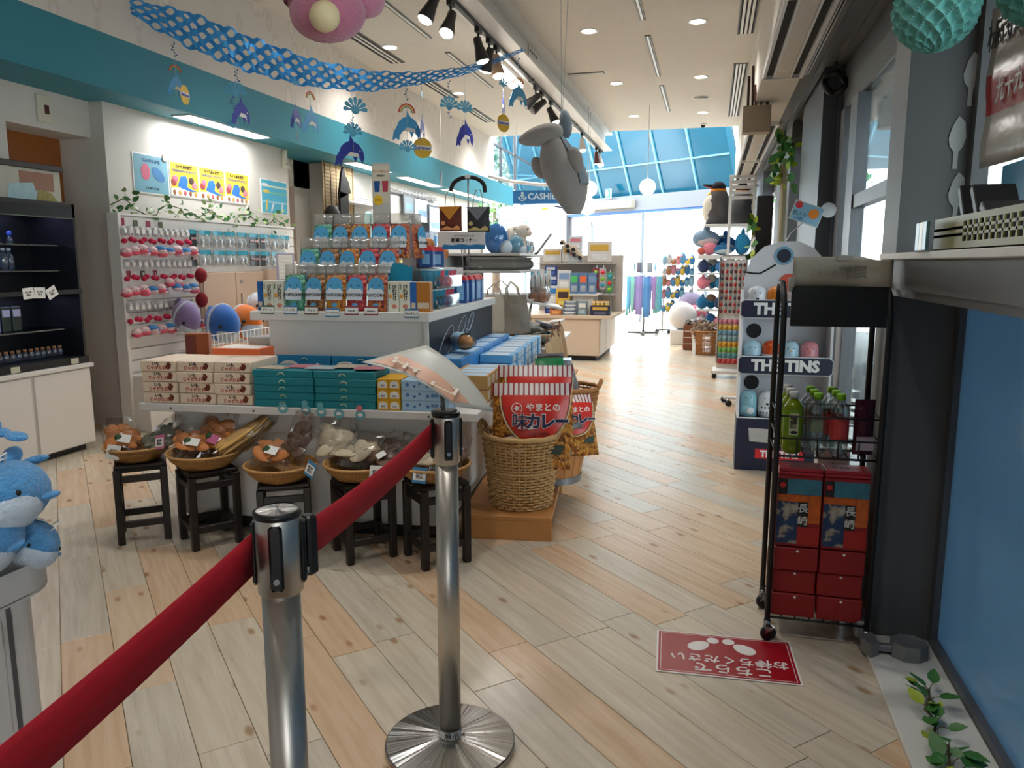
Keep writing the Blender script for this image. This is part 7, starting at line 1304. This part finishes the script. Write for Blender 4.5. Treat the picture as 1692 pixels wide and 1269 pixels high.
def kbox(x, y, z, w, d, h, c, label, extra=None, rx=0, nz=.2):
    o = thing('toy_box', label, 'box', at(-1.5 + x, 10.85 + y, z, 0, rx), 'goods on the far kiosk'); MB().bbox(0, w, 0, d, 0, h, .004).build('carton', mat('kb_%d_%d_%d' % c, c, .45, noise=nz, nscale=14), o); MB().box(w * .12, w * .88, -.002, 0, h * .55, h * .85).build('label', mat('kl_%d' % (extra or (220,))[0], extra or (220, 220, 216), .45), o); MB().box(w * .2, w * .8, -.002, 0, h * .12, h * .4).build('picture', mat('kp_%d' % c[1], tuple(min(255, x_ + 50) for x_ in c), .45, noise=.5, nscale=25), o)
kbox(-.72, -.02, .65, .16, .12, .14, (196, 116, 60), 'orange-brown box at the kiosk front left', (60, 40, 40))
for k in range(4): kbox(-.54, -.02 + .04 * k, .65 + .05 * k, .2, .1, .05, (110, 120, 130), '%s layer of grey train boxes on the kiosk front' % ['bottom', 'second', 'third', 'top'][k], (226, 226, 226))
kbox(-.32, -.02, .65, .13, .08, .2, (120, 140, 150), 'upright grey-green box on the kiosk front'); kbox(-.14, -.02, .65, .28, .14, .14, (36, 40, 66), 'navy tray box at the kiosk front right', (206, 166, 70))
for k in range(4): kbox(-.12 + .06 * k, -.0, .79, .05, .1, .06, (214, 160, 50), '%s small amber box in the navy tray' % ORD[k])
kbox(-.66, .12, .72, .2, .03, .3, (222, 180, 60), 'yellow game box leaning at the kiosk', (60, 130, 180), -6); kbox(-.66, .2, 1.0, .2, .03, .28, (206, 206, 206), 'white game box in shiny film above the yellow one', (120, 150, 190), -4); kbox(-.8, .16, .8, .15, .03, .26, (196, 200, 206), 'white box with blue top left of the yellow game box', (50, 120, 190), -4)
for k in range(3): kbox(-.46 + .13 * k, .12, .945, .12, .04, .3, (86, 120, 160), '%s blue blister toy on the kiosk riser' % ORD[k], [(80, 190, 100), (230, 110, 60), (120, 200, 60)][k], -4, .3)
for k in range(5): kbox(-.86 + .02 * (k % 2), .28, .65 + .14 * k, .17, .1, .135, (30, 60, 130), '%s dark blue boxed toy in the column at the kiosk back left' % ['lowest', 'second', 'third', 'fourth', 'highest'][k], (190, 196, 214), 0, .4)
for k in range(2): kbox(-.6, .78, 1.39 + .2 * k, .2, .1, .19, (196, 206, 212), 'pale toy carton, %s in the kiosk back stack' % ['lower', 'upper'][k], (210, 130, 140))
o = thing('kiosk_tower', 'grey shelf tower on the far kiosk behind the toys', 'shelf', at(-2.6, 11.55, .65)); MB().box(0, 1.3, .3, .32, 0, .85).build('back', SHM, o)
for z in (.25, .5, .72): MB().bbox(0, 1.2, 0, .3, z, z + .02, .003).build('shelf', SHM, o)
for k, (x, w, h, lb) in enumerate(((-1.0, .3, .2, 'white carton at the left on top of the kiosk tower'), (-.72, .3, .24, 'white carton with wooden toys on the kiosk tower'), (-.32, .36, .3, 'wide plain white board at the right of the kiosk tower'))): kbox(x, .8, 1.4, w, .12, h, (216, 210, 202), lb, (206, 200, 194), 0, .03)
for k in range(3):
    o = thing('wooden_vehicle', '%s small wooden wheeled toy on the kiosk tower' % ORD[k], 'toy', at(-2.15 + .09 * k, 11.6, 1.62 - .05 * k, 0, 0, 50)); MB().bbox(-.12, .12, -.03, .03, 0, .05, .01).build('body', LIN, o)
    for s_ in (-1, 1): MB().cyl(0, 0, -.04, .04, .03, 14).build('wheel', BLACK, o, at(.08 * s_, 0, 0, 0, 90))
for k in range(3):
    o = thing('blister_strip', '%s hanging strip of small toys at the right end of the kiosk' % ORD[k], 'toy', at(-1.6 + .1 * k, 11.05, .95 + .06 * (k < 2)), 'hanging toy strips on the kiosk'); MB().box(-.045, .045, -.004, .004, 0, .3).build('card', [mat('strip_red', (150, 60, 70), .45, noise=.4, nscale=40), mat('strip_pale', (190, 180, 190), .45, noise=.3, nscale=40), mat('strip_green', (90, 150, 120), .45, noise=.4, nscale=40)][k], o)
    for j in range(3): MB().ell((0, -.012, .06 + .09 * j), (.03, .015, .03)).build('toy', [RD, HD, mat('toy_lime', (130, 190, 50), .5)][(k + j) % 3], o)
    MB().rod((0, 0, .3), (0, .1, .34), .004, 5).rod((0, .1, -.3), (0, .1, .34), .006, 5).build('hook', ALU, o)

# ================================================================ right side rear: plush shelf, penguins, spinner, baskets
su = thing('plush_shelf', 'white shelf unit of plush toys along the right side', 'shelf', at(-.22, 12.75, 0))
for z in (.3, .62, .94, 1.2): MB().bbox(0, .62, 0, .9, z, z + .03, .004).build('shelf', WMET, su)
MB().bbox(0, .86, 0, .9, 1.44, 1.51, .006).build('deck', WMET, su); MB().bbox(.08, .8, 0, .9, 1.95, 1.99, .006).build('top_deck', WMET, su)
MB().bbox(.62, .66, 0, .9, 0, 1.45, .004).build('side_panel', WMET, su)
for x in (.44, .8): MB().bbox(x, x + .045, -.04, .0, 1.5, 2.72, .004).build('post', WMET, su)
for k in range(5): MB().bbox(.44, .84, -.03, -.006, 2.36 + .08 * k, 2.41 + .08 * k, .003).build('rung', WMET, su)
PGW = mat('penguin_white', (226, 220, 208), .95, bump=.6, bscale=120); PGG = mat('penguin_grey', (86, 84, 86), .95, noise=.08, nscale=15, bump=.6, bscale=120); PGB = mat('penguin_black', (26, 28, 42), .95, bump=.5, bscale=120); PGO = mat('penguin_orange', (230, 140, 40), .9, bump=.4, bscale=120)
pg = thing('penguin_plush', 'big king penguin plush facing left on the top deck', 'plush', at(.06, 13.05, 1.991, 0, 0, 0, 1.3)); MB().lathe([(.0, 0), (.13, .01), (.165, .12), (.15, .28), (.105, .38), (.085, .43)], 20).build('back', PGG, pg); MB().ell((-.05, -.02, .19), (.135, .12, .2), nu=18, nv=14).build('belly', PGW, pg)
MB().ell((0, 0, .45), (.085, .075, .075), nu=16, nv=12).build('head', PGB, pg); MB().lathe([(.09, .37), (.098, .4), (.09, .43)], 20, caps=False).build('collar', PGO, pg); MB().rod((-.06, 0, .46), (-.19, -.01, .485), .028, 10, 0, .008).build('beak', PGB, pg); MB().rod((-.07, -.01, .445), (-.17, -.012, .465), .016, 8, 0, .005).build('beak_stripe', mat('beak_coral', (206, 110, 90), .7), pg); MB().ell((0, 0, 0), (.15, .02, .055), nu=14, nv=10).build('flipper', PGG, pg, at(.02, -.155, .22, 0, 0, 75)); MB().ell((-.1, -.02, .36), (.03, .05, .03)).build('chest_patch', mat('chest_yellow', (226, 190, 60), .9), pg); MB().ell((-.08, -.06, .012), (.06, .04, .015)).build('foot', PGB, pg)
dup(pg, at(.44, 13.4, 1.991, 160, 0, 0, 1.3), 'second king penguin plush half behind the white rungs')
def soft(x, y, z, c, r, label, belly=None, fins=True, rz=0):
    o = thing('shelf_plush', label, 'plush', at(x, y, z, rz), 'plush toys on the right shelf unit'); m = mat('soft_%d_%d' % c[:2], c, .95, noise=.08, nscale=18, bump=.6, bscale=120, sheen=.3); MB().ell((0, 0, r[2]), r, nu=16, nv=11, taper=-.15).build('body', m, o)
    if belly: MB().ell((.0, -.01, r[2] * .75), (r[0] * .9, r[1] * .98, r[2] * .7), nu=16, nv=10).build('belly', mat('softb_%d' % belly[0], belly, .95, bump=.5, bscale=120), o)
    if fins: MB().ell((0, 0, r[2] * 2), (r[0] * .25, r[1] * .15, r[2] * .45)).build('fin', m, o); MB().ell((r[0] * 1.05, 0, r[2] * 1.2), (r[0] * .25, r[1] * .7, r[2] * .18)).build('tail', m, o)
    for s_ in (-1, 1): MB().ell((-r[0] * .75, s_ * r[1] * .6, r[2] * 1.2), (.012, .012, .014), nu=8, nv=5).build('eye', INK, o)
soft(-.1, 13.0, 1.63, (120, 150, 176), (.22, .14, .14), 'grey-blue dolphin plush poking out below the penguin', (206, 196, 200))
o = thing('dolphin_prop', 'white bracket shelf under the grey-blue dolphin', 'bracket', at(-.1, 13.0, 1.511)); MB().bbox(-.05, .25, -.08, .12, .1, .12, .004).build('plate', WMET, o); MB().bbox(0, .05, -.02, .05, 0, .1, .004).build('foot', WMET, o)
soft(-.02, 12.86, 1.511, (226, 130, 150), (.12, .1, .1), 'pink plush on the deck below the penguins', None, False); soft(.16, 12.84, 1.511, (30, 112, 170), (.17, .09, .08), 'teal blue dolphin plush on the deck, front', (190, 210, 220)); soft(.2, 13.1, 1.511, (24, 96, 160), (.18, .1, .16), 'deep blue dolphin plush on the deck, behind', (180, 200, 214)); soft(.46, 12.9, 1.511, (40, 150, 200), (.12, .09, .17), 'bright blue plush at the right end of the deck', None); soft(-.16, 12.85, 1.511, (200, 90, 80), (.07, .07, .06), 'small coral plush at the deck corner', None, False)
pal = [(40, 60, 100), (190, 190, 190), (60, 130, 200), (226, 130, 50), (214, 206, 190), (30, 130, 180), (20, 110, 160), (150, 120, 90)]
for r, z in enumerate((1.23, .97, .65, .33)):
    for k in range(4): c = pal[(r * 3 + k) % 8]; soft(-.12 + .14 * k, 12.88 + .14 * (k % 2), z, c, (.1, .1, .1 + .02 * (k % 2)), 'plush toy, %s from the left on the %s shelf below the deck' % (ORD[k], ['upper', 'second', 'third', 'lowest'][r]), pal[(k + 4) % 8] if k % 2 else None, k % 2 == 0, RND.uniform(-30, 30))
for k, (x, y, r_, c, lb) in enumerate(((-.45, 13.6, .24, (222, 222, 224), 'big round white plush behind the crate'), (-.24, 14.05, .2, (190, 90, 110), 'round rose plush behind the crate'), (-.3, 14.6, .3, (130, 120, 150), 'big round mauve plush behind the white one'))): soft(x, y, .25 , c, (r_, r_, r_), lb, None, False)
o = thing('floor_plinth', 'low white plinth under the big round plush', 'plinth', at(-.4, 14.05, 0)); MB().bbox(-.25, .25, -.6, .8, 0, .25, .01).build('box', WMET, o); MB().box(-.23, .23, -.602, -.6, .02, .22).build('panel', WHITE, o)
# key ring spinner
kr = thing('keyring_spinner', 'white spinner rack of key rings and candies on casters', 'display rack', at(.1, 9.55, 0)); MB().bbox(0, .3, 0, .02, .12, 1.42, .004).bbox(0, .3, .28, .3, .12, 1.42, .004).build('panel', WMET, kr); MB().bbox(-.04, .34, -.04, .34, .06, .1, .006).build('base', WMET, kr)
MB().tube([(0, -.02, .2), (0, -.02, 1.44), (.02, -.02, 1.47), (.28, -.02, 1.47), (.3, -.02, 1.44), (.3, -.02, .2)], .01, 8).build('rail', ALU, kr)
for x, y in ((-.02, -.02), (.32, -.02), (-.02, .32), (.32, .32)): MB().lathe([(.03, -.012), (.03, .012)], 14).build('caster', RUB, kr, at(x, y, .03, 0, 90))
n = 0; KR = [mat('ring_red', (190, 50, 50), .4), mat('ring_slate', (80, 86, 104), .4), mat('ring_wine', (110, 40, 50), .4)]
kp = thing('key_ring', 'x', 'key ring', None, 'key rings on the spinner'); MB().ell((0, 0, 0), (.018, .01, .024), nu=10, nv=7).build('charm', KR[0], kp); MB().tube([(.008 * math.cos(a), 0, .034 + .01 * math.sin(a)) for a in [k * PI / 4 for k in range(8)]], .002, 4, closed=True).build('ring', ALU, kp)
for r in range(8):
    for k in range(6):
        if n == 0: o = kp
        else:
            o = kp.copy(); COL.objects.link(o)
            for ch in kp.children:
                c2 = ch.copy(); COL.objects.link(c2); c2.parent = o
                if ch.name.startswith('charm'): c2.data = c2.data.copy(); c2.data.materials[0] = KR[(r * 2 + k) % 3]
        n += 1; o.matrix_local = at(.128 + .05 * k, 9.535, 1.36 - .078 * r); o['label'] = 'key ring charm, %s from the left in the %s row of the spinner' % (ORD[k], ORD[r])
CN = [(206, 130, 150), (214, 176, 80), (110, 160, 190), (130, 170, 180), (220, 160, 50), (120, 180, 90), (90, 150, 160), (200, 70, 80)]
for r in range(8):
    for k in range(5):
        o = thing('candy_pack', 'candy pack, %s from the left in the %s candy row of the spinner' % (ORD[k], ORD[r]), 'packet', at(.13 + .058 * k, 9.535, .66 - .068 * r), 'candy packs on the spinner'); MB().pillow(.055, .06, .03, n=4).build('pack', mat('candy_%d' % r, CN[r], .3, noise=.3, nscale=60), o); MB().box(-.02, .02, -.001, .001, .058, .068).build('header', PAPER, o)
o = thing('caster_foot', 'low white caster foot of a rack standing on the aisle', 'caster', at(.2, 7.8, 0)); MB().bbox(-.04, .3, -.02, .02, .05, .075, .004).build('arm', WMET, o); MB().lathe([(.03, -.012), (.03, .012)], 14).build('wheel', RUB, o, at(-.03, .1, .03, 30, 90)); MB().lathe([(.03, -.012), (.03, .012)], 14).build('wheel', RUB, o, at(.01, -.13, .03, 30, 90)); MB().rod((-.03, .1, .04), (.01, -.13, .06), .01).build('axle', ALU, o)
# goods tower with leaves at the far pier
o = thing('goods_tower', 'dark rack of silver goods with green leaves beside the pier', 'rack', at(.5, 8.9, 0)); MB().bbox(-.05, .12, 0, .5, 0, 2.1, .006).build('frame', BLACK, o)
for k in range(24): MB().ell((-.06, .05 + .1 * (k % 4), 1.3 + .1 * (k // 4)), (.02, .03, .04), nu=8, nv=6).build('silver_good', SLV if k % 3 else LIN, o)
for k in range(22): rr = random.Random(k); put('leaf', LM[k % 2], o, Matrix.Translation((-.08, rr.uniform(-.1, .1), rr.choice((1.45, 1.62, 1.8)) + rr.uniform(-.05, .05))) @ Euler((rr.uniform(0, 6), rr.uniform(0, 6), rr.uniform(0, 6))).to_matrix().to_4x4() @ Matrix.Scale(1.9, 4))
wicker(-.04, 12.1, 0, .17, .22, .36, WKD, 'honey wicker basket of dried shells on the floor at right', 18, 30, False)
o = thing('shell_heap', 'heap of grey-brown dried shells in the honey wicker basket', 'shells', at(-.04, 12.1, .3), kind='stuff'); b = MB(); rr = random.Random(3)
for k in range(140): b.ell((0, 0, 0), (rr.uniform(.02, .045), .018, .02), nu=6, nv=4, X=Matrix.Translation((rr.gauss(0, .1), rr.gauss(0, .1), .02 + rr.random() * .16)) @ Euler((rr.uniform(0, 6), rr.uniform(0, 6), 0)).to_matrix().to_4x4())
b.build('shell_heap_mesh', mat('dried_shell', (140, 120, 100), .8, noise=.4, nscale=20), o, kind='stuff')
o = thing('wood_crate', 'dark wooden crate of small plush beside the wicker basket', 'crate', at(-.4, 12.6, 0)); WD = mat('crate_wood', (120, 70, 44), .6, noise=.2, nscale=8)
for k in range(4): MB().bbox(0, .3, 0, .015, .01 + .1 * k, .1 + .1 * k, .003).build('slat', WD, o); MB().bbox(0, .015, .015, .4, .01 + .1 * k, .1 + .1 * k, .003).build('slat', WD, o)
MB().box(.015, .3, .015, .4, 0, .02).build('bottom', WD, o); MB().bbox(.285, .3, .015, .4, .01, .4, .003).build('side', WD, o)
for k in range(5): soft(-.32 + .06 * k, 12.75 + .05 * (k % 2), .36, [(40, 40, 50), (200, 190, 180), (60, 60, 70), (170, 60, 60), (36, 36, 44)][k], (.06, .06, .06), 'small plush, %s from the left in the wooden crate' % ORD[k], None, False)
o = thing('leaning_board', 'white board leaning between crate and wicker basket', 'board', at(-.24, 11.95, 0, 0, -6)); MB().bbox(0, .05, 0, .015, 0, .42, .003).build('board', WMET, o); MB().box(.005, .045, -.001, 0, .3, .4).build('print', SKW, o)
# far towel rack and plush goods stand before the bright windows
tr = thing('towel_rack', 'spinner of hanging blue and lilac towels before the bright windows', 'display rack', at(-1.25, 15.2, 0)); MB().rod((0, 0, 0), (0, 0, 1.45), .02).build('pole', ALU, tr); MB().bbox(-.3, .3, -.03, .03, .02, .06, .006).bbox(-.03, .03, -.3, .3, .02, .06, .006).build('foot', STEELD, tr)
for z, r_ in ((1.15, .33), (1.45, .2)): MB().tube([(r_ * math.cos(a), r_ * math.sin(a), z) for a in [k * PI / 10 for k in range(20)]], .008, 6, closed=True).build('ring', ALU, tr); MB().rod((-r_, 0, z), (r_, 0, z), .006).build('spoke', ALU, tr)
for k in range(14):
    a = 2 * PI * k / 14; c = [(90, 180, 200), (100, 170, 210), (130, 196, 190), (150, 140, 200), (90, 150, 210), (176, 150, 206), (120, 190, 210)][k % 7]
    o = thing('hanging_towel', '%s towel round the far towel spinner' % ORD[k], 'towel', at(-1.25 + .33 * math.cos(a), 15.2 + .33 * math.sin(a), 1.13, math.degrees(a) + 90), 'towels on the far spinner'); MB().sheet(lambda u, v: ((u - .5) * .12 * (1 - .5 * (1 - v) * (k % 3 == 0)), .012 * math.sin(u * 9), -.62 - .05 * (k % 4) + (.62 + .05 * (k % 4)) * v), 6, 4).build('cloth', mat('towel_%d' % (k % 7), c, .9), o, thick=.004); MB().rod((0, 0, 0), (0, 0, .03), .004, 5).build('hook', ALU, o)
for k in range(6):
    a = 2 * PI * k / 6; o = thing('hanging_pouch', '%s small pouch on the upper ring of the towel spinner' % ORD[k], 'pouch', at(-1.25 + .2 * math.cos(a), 15.2 + .2 * math.sin(a), 1.2, math.degrees(a) + 90), 'pouches on the far spinner'); MB().pillow(.1, .2, .03, n=4).build('pouch', mat('pouch_%d' % (k % 3), [(60, 160, 180), (110, 110, 130), (170, 180, 190)][k % 3], .6), o); MB().rod((0, 0, .2), (0, 0, .25), .003, 5).build('hook', ALU, o)
gs = thing('goods_stand', 'white tiered stand of small sea goods before the bright windows', 'display stand', at(-.97, 15.5, 0))
for k, z in enumerate((.42, .68, .92, 1.14, 1.34)): MB().bbox(0 + .02 * k, .66, 0, .3, z, z + .015, .003).build('tier', WMET, gs)
for x in (.05, .62): MB().rod((x, .28, 0), (x, .28, 1.5), .012).build('post', ALU, gs)
MB().bbox(-.06, .72, -.02, .02, .06, .09, .004).bbox(-.02, .02, -.2, .3, .05, .08, .004).bbox(.64, .68, -.2, .3, .05, .08, .004).build('foot', STEELD, gs)
for x in (-.04, .2, .45, .7): MB().lathe([(.035, -.012), (.035, .012)], 12).build('caster', RUB, gs, at(x, -.05, .035, 0, 90))
text('おみやげ うみのなかま', .09, mat('sign_grey_letter', (150, 156, 160), .5), gs, at(.3, -.01, 1.62) @ FRONT, .002); MB().rod((.3, 0, 1.35), (.3, 0, 1.6), .006).build('sign_pole', ALU, gs)
GC = [(90, 150, 190), (206, 196, 186), (60, 120, 170), (216, 140, 150), (150, 180, 196), (230, 190, 80), (176, 110, 70), (120, 170, 190)]
for r, z in enumerate((.435, .695, .935, 1.155, 1.355)):
    for k in range(7):
        o = thing('small_sea_good', 'little sea good, %s from the left on the %s tier before the windows' % (ORD[k], ['lowest', 'second', 'third', 'fourth', 'top'][r]), 'toy', at(-.9 + .088 * k, 15.62, z, RND.uniform(-30, 30)), 'small sea goods on the tiered stand'); c = GC[(r * 3 + k * 5) % 8]; h = .06 + .05 * ((k + r) % 3) / 2; MB().ell((0, 0, h), (.055, .06, h * 1.2)).build('body', mat('sg_%d' % ((r * 3 + k * 5) % 8), c, .8), o); MB().ell((0, -.035, h * 1.5), (.03, .025, .03)).build('head', mat('sg_%d' % ((r * 3 + k * 5 + 3) % 8), GC[(r * 3 + k * 5 + 3) % 8], .8), o)
